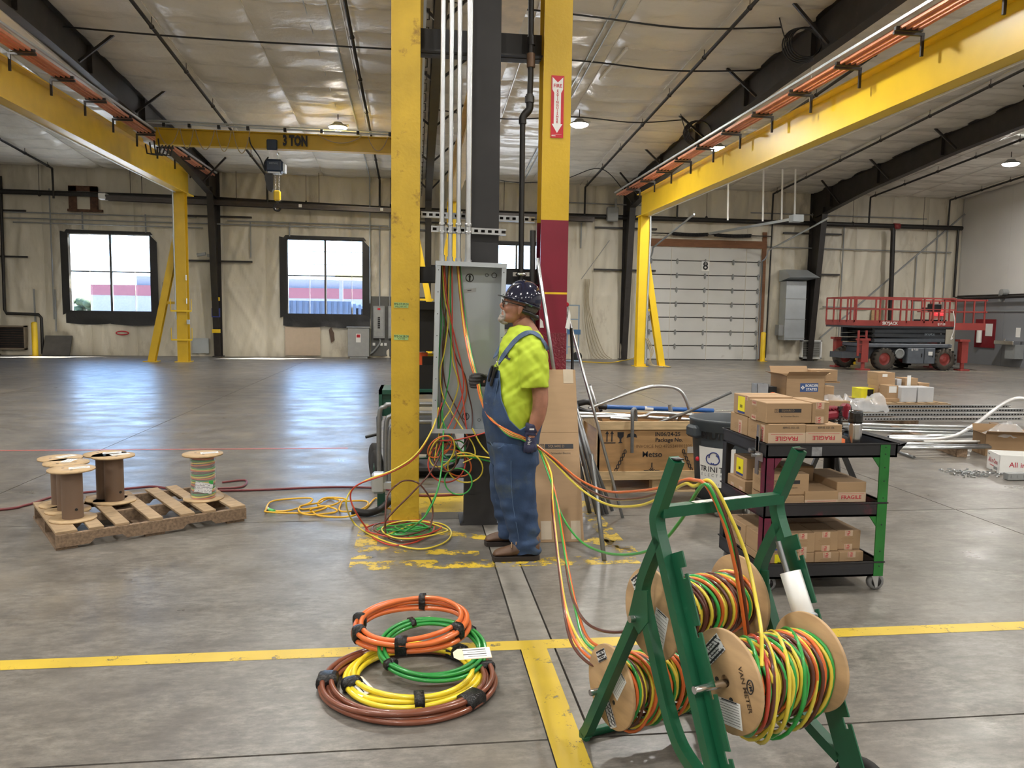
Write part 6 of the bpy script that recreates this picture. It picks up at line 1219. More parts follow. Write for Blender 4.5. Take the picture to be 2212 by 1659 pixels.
def carton(x0, x1, y0, y1, z0, z1, label, grp, front=None, left=None, m=CARD, rz=0., name='carton'):
    c = Vector(((x0+x1)/2, (y0+y1)/2, z0)); o = empty(name, c, R(rz), label, 'carton', grp); w_, d_, h = (x1-x0)/2, (y1-y0)/2, z1-z0
    MB().bb((-w_, -d_, 0), (w_, d_, h), bev=.003).build('box', m, o); MB().bb((-w_, -.0015, h), (w_, .0015, h+.0006)).build('flap_seam', CARDD, o)
    M = wmat(o); ex, ey, ez = (M.to_3x3() @ Vector(v) for v in ((1, 0, 0), (0, 1, 0), (0, 0, 1)))
    for face, spec in (('f', front), ('l', left)):
        if not spec: continue
        ux = ex if face == 'f' else -ey; W = 2*w_ if face == 'f' else 2*d_
        fc = lambda u, v: M @ (Vector((-w_+u*2*w_, -d_, v*h)) if face == 'f' else Vector((-w_, d_-u*2*d_, v*h)))
        for s in spec:
            if s[0] == 'logo': squared(o, fc(s[1], s[2]), ux, ez, s[3])
            elif s[0] == 'tape': ftape(o, fc(s[1], s[2]), ux, ez, s[3], s[4], flip=len(s) > 5)
            elif s[0] == 'vtape': ftape(o, fc(s[1], s[2]), ez, -ux, s[3], s[4])
            elif s[0] == 'yel': decal(o, fc(s[1], s[2]), ux, ez, s[3], s[4], YLAB, 'yellow_label'); decal(o, fc(s[1], s[2]-s[4]*.5/h-.06), ux, ez, s[3], .012, NAVY, 'label_foot'); [decal(o, fc(s[1]+(k-2)*.03, s[2]-.12), ux, ez, .004, .018, INK, 'barcode', .0003, .0016) for k in range(5)]
            elif s[0] == 'fine': [decal(o, fc(s[1], s[2])+ez*(k-2)*.008, ux, ez, s[3]*(1 if k % 2 else .8), .002, CARDD, 'fine_print', .0003, .0003) for k in range(5)]
            elif s[0] == 'num': text(s[4], s[3], INK, o, fc(s[1], s[2])+(ux.cross(ez))*.001, ux, ez)
    return o
g1 = 'cartons on the top tray'; u0 = X0+.015
carton(u0, u0+.225, Y0+.015, Y0+.29, .812, .995, 'carton with upside-down FRAGILE tape at front left of top tray', g1, [('tape', .5, .55, .225, .065, 1), ('num', .6, .88, .018, '48945-021-05')], [('fine', .3, .7, .08), ('vtape', .75, .6, .12, .05)])
carton(u0+.228, u0+.45, Y0+.018, Y0+.29, .812, .99, 'carton with FRAGILE tape, second at front of top tray', g1, [('tape', .5, .58, .222, .065, 1), ('num', .55, .9, .018, '48945-021-06')])
carton(u0, u0+.3, Y0+.30, Y0+.55, .812, 1.0, 'carton at the rear left of the top tray, lower', g1, None, [('vtape', .6, .5, .12, .05), ('fine', .4, .6, .08)])
carton(u0-.01, u0+.265, Y0+.03, Y0+.26, .998, 1.115, 'carton with dark logo strip facing front on top of stack', g1, [('logo', .52, .62, .022)], [('fine', .35, .5, .07), ('tape', .3, .86, .06, .03), ('tape', .3, .12, .06, .03)])
carton(u0+.268, u0+.37, Y0+.03, Y0+.30, .998, 1.12, 'narrow carton end with red print beside the top logo carton', g1, [('vtape', .45, .83, .04, .05), ('vtape', .45, .15, .04, .05), ('fine', .5, .5, .07)])
carton(u0-.005, u0+.27, Y0+.265, Y0+.50, 1.002, 1.125, 'carton with yellow label at the rear of the top stack', g1, None, [('yel', .5, .55, .10, .09), ('vtape', .8, .9, .03, .04)])
g2 = 'cartons on the middle tray'
carton(u0+.02, u0+.24, Y0+.02, Y0+.24, .462, .575, 'carton under the logo carton on the middle tray', g2, [('tape', .5, .4, .22, .055, 1)], [('fine', .4, .5, .1)])
carton(u0+.012, u0+.27, Y0+.03, Y0+.22, .577, .70, 'carton with dark logo strip on the middle tray', g2, [('logo', .52, .62, .022)], [('fine', .4, .5, .1)])
carton(u0+.243, u0+.45, Y0+.02, Y0+.30, .462, .60, 'carton with FRAGILE tape, right of the middle logo carton', g2, [('tape', .5, .42, .207, .06)])
carton(u0+.455, u0+.64, Y0+.05, Y0+.45, .462, .645, 'large flat-topped carton at the right of the middle tray', g2, [('tape', .5, .5, .185, .06)])
carton(u0, u0+.24, Y0+.30, Y0+.56, .462, .60, 'carton at the rear left of the middle tray, lower', g2, None, [('vtape', .8, .4, .08, .05), ('vtape', .3, .4, .08, .05)])
carton(u0+.02, u0+.24, Y0+.33, Y0+.52, .602, .735, 'carton with yellow label on the middle tray', g2, None, [('yel', .5, .55, .10, .09)])
carton(u0+.245, u0+.45, Y0+.31, Y0+.54, .462, .69, 'carton behind the FRAGILE carton on the middle tray', g2)
g3 = 'cartons on the bottom tray'
for k in range(3):
    for j in range(2):
        lab = '%s %s carton end with red print on the bottom tray' % (['left', 'middle', 'right'][k], ['lower', 'upper'][j])
        carton(u0+.19+k*.155, u0+.343+k*.155, Y0+.06+.02*k*j, Y0+.5, .105+j*.118, .221+j*.118, lab, g3, [('vtape', .5, .86, .035, .05), ('vtape', .5, .14, .035, .05), ('fine', .45, .5, .08)])
for j in range(2): carton(u0-.005, u0+.185, Y0+.08, Y0+.24, .105+j*.118, .221+j*.118, ['lower', 'upper'][j]+' carton with yellow label beside the red cart leg', g3, [('yel', .75, .55, .065, .08)])
for j in range(2): carton(u0-.005, u0+.185, Y0+.25, Y0+.52, .105+j*.118, .221+j*.118, ['lower', 'upper'][j]+' carton with logo on its side at the bottom left', g3, None, [('logo', .5, .65, .022)])
# thermos, tool bag on the top tray
th = empty('thermos', (2.575, Y0+.10, .812), 0, 'steel thermos flask with black lid on the cart', 'thermos')
MB().lathe([(.0, 0), (.036, 0), (.038, .01), (.038, .165), (.034, .185), (.0, .185)], n=24).build('flask', STEEL, th); MB().lathe([(.0, .175), (.040, .178), (.041, .19), (.041, .235), (.038, .25), (.0, .252)], n=20).build('lid', mat('gloss_black', (.008, .008, .009), .15, coat=.6), th)
tb = empty('tool_bag', (2.50, Y0+.2, .812), 0, 'black tool pouch with orange tag on the cart', 'tool bag')
MB().ell((0, 0, .05), (.10, .12, .05)).ell((-.04, .05, .075), (.05, .05, .04)).build('pouch', RUBBER, tb)
for dx, dy in ((.02, .06), (.07, .03)): MB().pipe((dx, dy-.05, .10), (dx+.03, dy+.1, .085), .024, .018, 14).build('handle_end', BLACK, tb)
MB().prism([(-.05, 0), (.02, -.01), (.03, .03), (-.02, .045)], (-.02, -.12, .05), (1, 0, 0), (0, .5, 1), .004).build('tag', mat('orange_tag', (.8, .16, .03), .5), tb); text('RIDGID', .015, INK, tb, (-.025, -.11, .07), (1, 0, 0), (0, .5, 1), world=False)
# red chain vice on its tripod, behind the cart
vi = empty('chain_vice', (3.5, 6.0, 0), 0, 'red chain vice with black crank on black tripod legs', 'vice')
RV = mat('red_vice', (.22, .015, .03), .35, var=.15); v_ = lambda x, y, Y=6.0: aY(x, y, Y)
MB().bar(v_(1772, 897), v_(1815, 892), .14, .075, bev=.02).build('body', RV, vi, world=True)
for k in range(5): MB().bar(v_(1778+7*k, 884), v_(1781+7*k, 878), .12, .02, bev=.004).build('jaw_tooth', RV, vi, world=True)
MB().box(v_(1826, 888), (.06, .1, .13), bev=.02).build('jaw_end', RV, vi, world=True)
MB().tube(cr([v_(1829, 873), v_(1835, 876), v_(1838, 886), v_(1846, 902), v_(1852, 908), v_(1857, 906)], 5), .012, 8).ell(v_(1858, 907), (.025, .025, .025), nu=8, nv=6).build('crank', BLACK, vi, world=True)
cn = MB()
for k in range(9): cn.box(v_(1815, 880+5*k, 5.93), (.035, .02, .016), Matrix.Rotation(k*.8, 3, 'Z'))
cn.build('chain', BLACK, vi, world=True)
for px in ((1796, 905, 1840, 1070), (1800, 905, 1760, 1040), (1790, 905, 1893, 1095)):
    a, b_ = v_(px[0], px[1]), fl(px[2], px[3]); b_ = Vector((a.x+(b_.x-a.x)*.8, max(4.95, b_.y), 0)); MB().bar(a, b_, .035, .035).build('leg', BLACK, vi, world=True)
MB().cyl(v_(1795, 905), v_(1795, 985), .03, 10).build('column', BLACK, vi, world=True)
# ================================================================ GREEN WIRE-REEL RACK AND REELS
_a = R(18); RU = Vector((math.cos(_a), math.sin(_a), 0)); RW = Vector((-math.sin(_a), math.cos(_a), 0)); RB = Vector((.632, 2.714, 0))
def rp(a, t, z): return RB+RU*a-RW*t+Vector((0, 0, z))
GRN = mat('dark_green_paint', (.006, .085, .038), .38, var=.2, scale=6, dirt=(.05, .16, .10), dscale=8, dthr=.66)
rk = empty('reel_rack', rp(.25, .45, 0), R(18), 'dark green steel wire-reel rack in the foreground', 'rack'); WRK = .5
def sq(pts, w_=.036): 
    mb = MB(); P = [Vector(p) for p in pts]; n = len(P); vs = []
    for i, p in enumerate(P):
        d = (P[min(i+1, n-1)]-P[max(i-1, 0)]).normalized(); x = RU; y = d.cross(x).normalized()
        for sx, sy in ((-1, -1), (1, -1), (1, 1), (-1, 1)): vs.append(p+x*sx*w_/2+y*sy*w_/2)
    fs = [(i*4+k, i*4+(k+1) % 4, i*4+4+(k+1) % 4, i*4+4+k) for i in range(n-1) for k in range(4)]+[(3, 2, 1, 0), tuple(4*(n-1)+k for k in range(4))]
    return mb.add(vs, fs)
def crs(pts, n=5): return cr(pts, n)
for a in (0., WRK):
    # front leg with hand-grip, back brace tube, rear leg
    sq([rp(a, .505, 1.165), rp(a, .452, 1.05)]+crs([rp(a, .43, 1.0), rp(a, .415, .965), rp(a, .425, .92), rp(a, .455, .86)])+[rp(a, .86, .01)]).build('front_leg', GRN, rk, world=True)
    sq([rp(a, .44, .90)]+crs([rp(a, .41, .85), rp(a, .365, .76), rp(a, .35, .70), rp(a, .37, .64)])+crs([rp(a, .50, .38), rp(a, .54, .32), rp(a, .60, .27), rp(a, .74, .22)])).build('brace_tube', GRN, rk, world=True)
    MB().prism([(.33, .70), (.40, .72), (.41, .62), (.36, .56), (.30, .60)], rp(a, 0, 0)-RU*.014, -RW, (0, 0, 1), -.008 if a else .006).build('gusset', GRN, rk, world=True)
    lg = sq([rp(a, .355, .66)]+[rp(a, .03, .06)]+crs([rp(a, .008, .03), rp(a, .012, .018)], 3)).build('rear_leg', GRN, rk, world=True)
    s0 = 1 if a == 0 else -1
    # notched hook plates
    for (t0, z0, t1, z1, nh) in ((.475, .86, .85, .08, 5), (.33, .62, .06, .12, 5)):
        d = Vector((t1-t0, z1-z0)); L_ = d.length; d.normalize(); nrm = Vector((-d.y, d.x)) if t1 > t0 else Vector((d.y, -d.x)); nrm = Vector((abs(nrm.x), abs(nrm.y))) if t1 > t0 else Vector((-abs(nrm.x), abs(nrm.y)))
        poly = [(t0, z0), (t1, z1)]; top = [];
        wp = .062 if t1 > t0 else .04
        for k in range(nh):
            f0 = (k+.35)/nh*L_; top += [(f0-.012, wp), (f0-.012, wp*.55), (f0+.022, wp*.55), (f0+.022, wp*.75), (f0+.008, wp*.75), (f0+.008, wp)]
        top = [(0, wp)]+top+[(L_, wp)]
        poly = [(t0, z0)]+[(t0+d.x*f_+nrm.x*h_, z0+d.y*f_+nrm.y*h_) for f_, h_ in top]+[(t1, z1)]
        MB().prism(poly, rp(a, 0, 0)+RU*s0*.016, -RW, (0, 0, 1), .005).build('hook_plate', GRN, rk, world=True)
    MB().cyl(rp(a, .34, .61)-RU*.024, rp(a, .34, .61)+RU*.024, .006, 8).build('bolt', STEEL, rk, world=True)
    MB().box(rp(a, .507, 1.168), (.03, .03, .004), Matrix.Rotation(R(18), 3, 'Z')).build('end_cap', BLACK, rk, world=True)
MB().bar(rp(0, .43, .985), rp(WRK, .43, .985), .036, .036).build('crossbar', GRN, rk, world=True)
MB().bar(rp(.13, .43, 1.0035), rp(.36, .43, 1.0035), .026, .001).build('warning_label', printed('fine_print_label', (.75, .75, .72), (.08, .08, .08), 60, .35), rk, world=True)
MB().tube(crs([rp(0, .012, .018), rp(.03, -.01, .018), rp(.12, -.012, .018), rp(WRK-.03, -.012, .018), rp(WRK, .012, .018)]), .018, 8).build('base_tube', GRN, rk, world=True)
MB().bar(rp(0, .84, .06), rp(WRK, .84, .06), .03, .03).build('front_tie', GRN, rk, world=True)
for a in (-.045, WRK+.045):
    MB().lathe([(.02, -.02), (.1, -.022), (.115, -.012), (.115, .012), (.1, .022), (.02, .02)], rp(a, .80, .115), RU, 26).build('wheel', RUBBER, rk, world=True); MB().cyl(rp(a, .80, .115)-RU*.03, rp(a, .80, .115)+RU*.03, .02, 10).build('hub', GREYP, rk, world=True)
# white tube with pipe ends, strapped to the right side
wt = empty('document_tube', rp(WRK-.045, .56, .5), 0, 'white plastic tube strapped to the rack with steel rods in it', 'tube')
MB().pipe(rp(WRK-.05, .63, .60), rp(WRK-.05, .54, .765), .034, .030, 18).build('tube', WHITE, wt, world=True)
MB().tube([rp(WRK-.05+.037*math.cos(t), .62+.02*math.sin(t), .625+.033*math.sin(t)) for t in np.linspace(0, 2*PI, 16, endpoint=False)], .006, 5, closed=True).build('strap', GALVM, wt, world=True)
for k in range(3): MB().cyl(rp(WRK-.06+.01*k, .60, .64), rp(WRK-.07+.012*k, .50-.008*k, .86-.02*k), .009, 8).build('rod', GREYC, wt, world=True)
# reels
RPLY = mat('reel_plywood', (.46, .30, .155), .55, var=.22, scale=4, stretch=(1, 1, 5), dirt=(.30, .17, .08), dscale=3, dthr=.62); EDGE = mat('plywood_edge', (.50, .37, .22), .7, var=.35, scale=30, stretch=(8, 8, 1))
SHEET = printed('printed_form', (.66, .67, .68), (.10, .10, .12), 26, .42)
def flange(o, a, t, z, r, name='flange'):
    c = rp(a, t, z); f = MB().lathe([(.018, -.006), (r-.002, -.006), (r, -.004), (r, .004), (r-.002, .006), (.018, .006), (.018, -.006)], c, RU, 48, closed_profile=True).build(name, RPLY, o, world=True); return f
COLS = ['orange', 'yellow', 'green', 'brown']
def reel(t, z, a0, a1, label, r=.152, rw=.098, loose=.0, seed=1, axle=(-.04, .54), nd=2):
    rnd = random.Random(seed); o = empty('wire_reel', rp((a0+a1)/2, t, z), R(18), label, 'wire reel', 'wire reels on the rack')
    f0 = flange(o, a0, t, z, r); f1 = flange(o, a1, t, z, r)
    MB().cyl(rp(a0+.006, t, z), rp(a1-.006, t, z), .055, 24).build('drum', PLY, o, world=True)
    ax = MB().cyl(rp(axle[0], t, z-.006), rp(axle[1], t, z-.006), .0115, 12).build('axle', STEEL, o, world=True)
    mbs = {c: MB() for c in COLS}; seq = []
    n = int((a1-a0-.03)/.0128)
    for lay in range(nd):
        rr = rw-.0125*(nd-1-lay); last = None
        for i in range(n):
            c = COLS[i % 4] if rnd.random() < .75 else rnd.choice(COLS)
            av = a0+.02+i*.0128+rnd.uniform(-.003, .003); tl = rnd.uniform(-.02, .02)+(.03 if lay == nd-1 else 0); ph = rnd.uniform(0, 6.28); ex = rnd.uniform(0, .008)+(rnd.uniform(0, loose) if lay == nd-1 else 0)
            pts = []
            for k in range(30):
                th_ = 2*PI*k/30; rad = rr+.003*math.sin(2*th_+ph); y_ = math.sin(th_); x_ = math.cos(th_)
                zz = z+rad*y_-(ex*2.0*max(0, -y_)**1.5); tt = t+rad*x_*(1+ex*max(0, -y_)); pts.append(rp(min(a1-.013, max(a0+.013, av+tl*x_)), tt, zz))
            mbs[c].tube(pts, .0063, 6, closed=True)
    for c in COLS: mbs[c].build('wound_wire', WC[c], o, world=True, label='%s wire wound on the reel' % c)
    return o, f0, f1
rf, f0, f1 = reel(.675, .525, .08, .41, 'wire reel at front right of the rack, lettered print on its end', loose=.05, seed=3, rw=.104)
ru_, u0_, u1_ = reel(.335, .61, .05, .42, 'highest wire reel, at the back of the rack', loose=.0, seed=5, rw=.096)
rl_, l0_, l1_ = reel(.10, .247, .05, .40, 'lowest wire reel, at the left back of the rack', loose=.035, seed=8, rw=.100)
# prints and forms on reel ends (flange faces look along -RU)
UX, UZ = (-RW*-1).normalized(), Vector((0, 0, 1)); fx = -RW     # reading direction on the outer face: towards the viewer's right
def onflange(a, t, z, u, v): return rp(a, t, z)+fx*u+UZ*v-RU*.0075
def formsheet(par, a, t, z, u, v, w_, h_, rot, big=True):
    cs, sn = math.cos(R(rot)), math.sin(R(rot)); ux, uy = fx*cs+UZ*sn, -fx*sn+UZ*cs; d = decal(par, onflange(a, t, z, u, v), ux, uy, w_, h_, PAPER if big else SHEET, 'paper_form', .0004, .0004)
    o_ = onflange(a, t, z, u, v)-RU*.0012
    if big:
        for k in range(9): decal(d, o_+uy*(h_*(.42-k*.1)), ux, uy, w_*.86, .0012, INK, 'form_line', .0002, .0002)
        decal(d, o_+uy*h_*.47, ux, uy, w_*.7, .004, INK, 'form_title', .0002, .0002)
    else:
        for k, wv in enumerate((.9, .3, .8, .5, .9)): decal(d, o_+uy*(h_*(.4-k*.2)), ux, uy, w_*wv, .003 if k % 2 else .006, INK, 'form_bar', .0002, .0002)
formsheet(f0, .08, .675, .525, .03, -.085, .095, .075, 12); formsheet(f0, .08, .675, .525, -.055, .075, .10, .055, 50, False)
text('VAN METER', .024, mat('burnt_print', (.07, .04, .02), .7), f0, onflange(.08, .675, .525, .085, .012), (fx*.42-UZ*.9), (fx*.9+UZ*.42), bold=.02)
MB().tube([onflange(.08, .675, .525, .105+.016*math.cos(q)*.8, .03+.02*math.sin(q)) for q in np.linspace(0, 2*PI, 18, endpoint=False)], .0018, 4, closed=True).build('emblem', INK, f0, world=True)
text('VM', .018, INK, f0, onflange(.08, .675, .525, .105, .03), (fx*.5-UZ*.87), (fx*.87+UZ*.5), bold=.02)
formsheet(u0_, .05, .335, .61, .055, -.03, .07, .12, -12); formsheet(u0_, .05, .335, .61, -.08, .08, .06, .05, 40, False)
formsheet(l0_, .05, .10, .247, .055, .035, .06, .11, -30); formsheet(l0_, .05, .10, .247, .0, -.09, .12, .05, -55, False); formsheet(l0_, .05, .10, .247, -.06, .095, .07, .04, 35, False)
for par, a, t, z in ((f0, .08, .675, .525), (u0_, .05, .335, .61), (l0_, .05, .10, .247)):
    for u, v in ((-.035, -.01), (.03, -.045)): MB().cyl(onflange(a, t, z, u, v)+RU*.001, onflange(a, t, z, u, v)-RU*.0005, .008, 10).build('bored_hole', BLACK, par, world=True)
# loose drooping turns on the front and low reels
G6 = 'loose turns drooping from the front reel'
for k, (c, a, dr, lab) in enumerate((('yellow', .22, .10, 'lowest yellow turn drooping from the front reel'), ('yellow', .27, .075, 'second yellow turn drooping from the front reel'), ('green', .16, .06, 'green turn drooping at the left of the front reel'), ('red', .19, .05, 'red turn drooping from the front reel'), ('green', .33, .05, 'green turn drooping at the right of the front reel'), ('brown', .21, .045, 'brown turn drooping from the front reel'))):
    pts = []
    for q in range(34):
        th_ = 2*PI*q/34; y_, x_ = math.sin(th_), math.cos(th_); pts.append(rp(a-.05*x_-.02*max(0, -y_), .675+.108*x_*(1+.25*max(0, -y_)), .525+.109*y_-dr*max(0, -y_)**1.3))
    MB().tube(pts, .0063, 7, closed=True).build('wire_turn', WC[c], loc=rp(a, .675, .525), label=lab, cat='wire', group=G6)
MB().tube([rp(.14+.03*math.cos(t), .10+.115*math.cos(t), .25+.11*math.sin(t)-.035*max(0, -math.sin(t))) for t in np.linspace(0, 2*PI, 30, endpoint=False)], .0063, 7, closed=True).build('wire_turn', WC['orange'], loc=rp(.14, .1, .25), label='orange turn drooping from the low reel', cat='wire', group=G6)
# ================================================================ CABLE COILS ON THE FLOOR
TAPEB = mat('black_electrical_tape', (.006, .006, .007), .3, var=.3, bump=.5, bscale=80)
CCOL = {'brown': mat('brown_cable', (.18, .055, .028), .3, coat=.35, var=.06), 'yellow': mat('yellow_cable', (.80, .62, .03), .3, coat=.35, var=.05), 'green': mat('green_cable', (.02, .25, .045), .3, coat=.35, var=.06), 'orange': mat('orange_cable', (.66, .15, .035), .3, coat=.35, var=.05)}
def coil(col, cx, cy, rx, ry, zf, strands, r, label, tapes, seed, rot=0., tilt=(0, 0)):
    rnd = random.Random(seed); o = empty('cable_coil', (cx, cy, 0), 0, label, 'cable coil', 'cable coils on the floor'); offs = []
    def pos(a, dr, dz): 
        x, y = (rx+dr)*math.cos(a), (ry+dr)*math.sin(a); xr = x*math.cos(rot)-y*math.sin(rot); yr = x*math.sin(rot)+y*math.cos(rot)
        return Vector((cx+xr, cy+yr, zf(a)+dz+tilt[0]*xr+tilt[1]*yr))
    for k, (dr, dz) in enumerate(strands):
        p1, p2, am = rnd.uniform(0, 6), rnd.uniform(0, 6), r*.6
        MB().tube([pos(a, dr+am*math.sin(2*a+p1), dz+am*.5*(1+math.sin(3*a+p2))) for a in np.linspace(0, 2*PI, 72, endpoint=False)], r, 9, closed=True).build('strand', CCOL[col], o, world=True)
    for a, wd in tapes:
        ds = [d for d, _ in strands]; zs = [z for _, z in strands]; c = pos(a, (min(ds)+max(ds))/2, (min(zs)+max(zs))/2+r*.4); d = (pos(a+.02, 0, 0)-pos(a-.02, 0, 0)).normalized()
        h_ = (max(ds)-min(ds))/2+r*1.55; v_ = (max(zs)-min(zs))/2+r*1.6; side = d.cross(Vector((0, 0, 1))).normalized(); upv = side.cross(d)
        vs = []; n = 14
        for s_ in (-wd/2, wd/2):
            for k in range(n): q = 2*PI*k/n; vs.append(c+d*s_+side*h_*math.copysign(abs(math.cos(q))**.6, math.cos(q))+upv*v_*math.copysign(abs(math.sin(q))**.6, math.sin(q)))
        MB().add(vs, [(k, (k+1) % n, n+(k+1) % n, n+k) for k in range(n)]+[tuple(range(n))[::-1], tuple(range(n, 2*n))], True).build('tape_wrap', TAPEB, o, world=True)
    return o
cbr = coil('brown', -.03, 3.22, .345, .315, lambda a: .012, ((-.027, 0), (0, .002), (.027, 0), (-.014, .021), (.014, .022)), .0115, 'large brown cable coil, outermost on the floor', ((R(178), .07), (R(-42), .085), (R(52), .05), (R(12), .02)), 1)
cye = coil('yellow', -.01, 3.27, .275, .25, lambda a: .014+.012*max(0, math.sin(a)), ((-.026, 0), (0, .003), (.026, 0), (-.012, .022)), .0115, 'yellow cable coil inside the brown one', ((R(200), .035), (R(-85), .04), (R(40), .03)), 2)
cgr = coil('green', .075, 3.40, .225, .225, lambda a: .07+.035*math.sin(a-.3), ((-.019, 0), (0, .002), (.019, 0), (-.010, .015), (.010, .016)), .0085, 'green cable coil leaning on the yellow one', ((R(215), .025), (R(115), .022), (R(38), .03)), 3)
cor = coil('orange', -.02, 3.57, .255, .215, lambda a: .105+.02*math.sin(a+.6), ((-.012, 0), (.014, -.004), (0, .023), (-.014, .045), (.016, .03)), .0115, 'orange cable coil on top of the heap', ((R(200), .03), (R(165), .02), (R(-100), .05), (R(-35), .03), (R(78), .03)), 4)
TAG = mat('cream_tag', (.72, .62, .45), .7)
for (x, y, dx, dy, z, lab, k) in ((1020, 1412, .15, .012, .165, 'white cable tag lying on the right of the green coil', 0), (900, 1345, .11, .03, .055, 'white cable tag inside the orange coil', 0), (778, 1482, .05, -.10, .03, 'cream cable tag leaning inside the yellow coil', 1)):
    c = fl(x, y, z); ux = Vector((dx, dy, .0)).normalized(); uy = Vector((0, 0, 1)).cross(ux)+Vector((0, 0, .25)); o = empty('cable_tag', c, 0, lab, 'tag', 'tags on the coils')
    w_, h_ = .16, .07; pr = MB().prism([(-w_/2+.02, -h_/2), (w_/2, -h_/2), (w_/2, h_/2), (-w_/2+.02, h_/2), (-w_/2, h_/4), (-w_/2, -h_/4)], c, ux, uy.normalized(), .001).build('card', TAG, o, world=True)
    n_ = ux.cross(uy).normalized(); decal(pr, c+n_*.0015+ux*.02, ux, uy, w_*.72, h_*.9, PAPER, 'printed_side', .0003, .0002)
    for j in range(4): decal(pr, c+n_*.0022+ux*(.01+.01*(j % 2))+uy.normalized()*h_*(.3-j*.2), ux, uy, w_*(.5 if j % 2 else .62), .004 if j in (0, 2) else .002, INK, 'print_line', .0002, .0002)
# ================================================================ PALLET WITH EMPTY SPOOLS
pa = R(32); PO = Vector((-2.36, 5.28, 0)); pu = Vector((math.cos(pa), math.sin(pa), 0)); pv = Vector((-math.sin(pa), math.cos(pa), 0))
pal = empty('pallet', PO, pa, 'wooden pallet carrying brown spools at left', 'pallet')
WD2 = mat('dark_weathered_wood', (.20, .135, .085), .8, var=.35, scale=6, stretch=(9, 1, 9), bump=.2, bscale=25)
for k in range(3):
    y = .02+.46*k; prof = [(0, .02), (.20, .02), (.23, .05), (.40, .05), (.43, .02), (.80, .02), (.83, .05), (1.0, .05), (1.03, .02), (1.26, .02), (1.26, .105), (0, .105)]
    MB().prism(prof[::-1], (0, y, 0), (1, 0, 0), (0, 0, 1), .038).build('stringer', WD2, pal)
for k, (x, w_) in enumerate(((.0, .13), (.2, .09), (.36, .09), (.58, .09), (.79, .10), (.95, .09), (1.15, .11))): MB().bb((x, 0, .105), (x+w_, 1.0, .123), bev=.002).build('deck_board', WOOD, pal)
for x in (0, .55, 1.12): MB().bb((x, 0, 0), (x+.13, 1.0, .02)).build('bottom_board', WD2, pal)
FIB = mat('brown_fibre_drum', (.17, .11, .075), .55, var=.06, scale=3); OSB = mat('spool_flange_board', (.47, .33, .18), .6, var=.18, scale=14, stretch=(1, 4, 1))
def spool(px, py, label, h=.36, wired=False, rz=0.):
    c = fl(px, py, .123); o = empty('wire_spool' if wired else 'empty_spool', c, R(rz), label, 'spool', None if wired else 'empty spools on the pallet'); r = .15
    for z in (0, h-.012): MB().lathe([(.018, z), (r, z), (r, z+.012), (.018, z+.012), (.018, z)], n=40, closed_profile=True).build('flange', OSB, o)
    MB().lathe([(.068, .012), (.068, h-.012)], n=28).build('drum', FIB, o)
    MB().cyl((.04, -.054, .08), (.042, -.0585, .08), .010, 10).build('drum_hole', BLACK, o)
    for dx, dy in ((.05, .03), (-.06, .02), (.02, -.06)): MB().cyl((dx, dy, h-.001), (dx, dy, h+.0008), .010, 8).build('hole', BLACK, o)
    MB().box((.045, .02, h+.001), (.13, .07, .001), Matrix.Rotation(R(18), 3, 'Z')).build('paper_form', PAPER, o)
    for k in range(3): MB().box((.045, .0+.018*k, h+.0018), (.10, .003, .0005), Matrix.Rotation(R(18), 3, 'Z')).build('form_line', INK, o)
    if wired:
        rnd = random.Random(4); mbs = {c_: MB() for c_ in COLS}
        for k in range(25): c_ = COLS[k % 4]; mbs[c_].tube([((.082+rnd.uniform(0, .004))*math.cos(t), (.082)*math.sin(t), .02+k*.013+.006*math.sin(t+k)) for t in np.linspace(0, 2*PI, 24, endpoint=False)], .0065, 6, closed=True)
        for c_ in COLS: mbs[c_].build('wound_wire', WC[c_], o, label=c_+' wire on the spool')
        WRAP = bpy.data.materials.new('shrink_wrap'); WRAP.use_nodes = True; pb = WRAP.node_tree.nodes['Principled BSDF']; pb.inputs['Alpha'].default_value = .22; pb.inputs['Roughness'].default_value = .08; pb.inputs['Base Color'].default_value = (.8, .82, .8, 1)
        P = np.zeros((41, 16, 3))
        for i in range(41):
            for j in range(16): t = 2*PI*i/40; P[i, j] = ((.093+.008*float(vn(i*.4 % 16, j*.7, 1)))*math.cos(t), (.093+.008*float(vn(i*.4 % 16, j*.7, 1)))*math.sin(t), .015+j*.0215)
        gridmesh(P, 'shrink_wrap', WRAP, o)
        MB().box((.03, -.108, .11), (.13, .0015, .08), Matrix.Rotation(R(10), 3, 'Y')).build('paper_form', SHEET, o); MB().box((.085, -.10, .15), (.03, .012, .03)).build('green_cap', WC['green'], o)
    return o
spool(230, 1078, 'rear brown spool of the right-hand pair'); spool(248, 1083, 'front brown spool of the right-hand pair', rz=20); spool(134, 1090, 'rearmost brown spool at the pallet\'s left', rz=40); spool(147, 1103, 'middle brown spool at the pallet\'s left', rz=70); spool(158, 1121, 'nearest brown spool with drum hole', rz=5)
spool(440, 1077, 'shrink-wrapped spool of mixed wire on the pallet', wired=True)
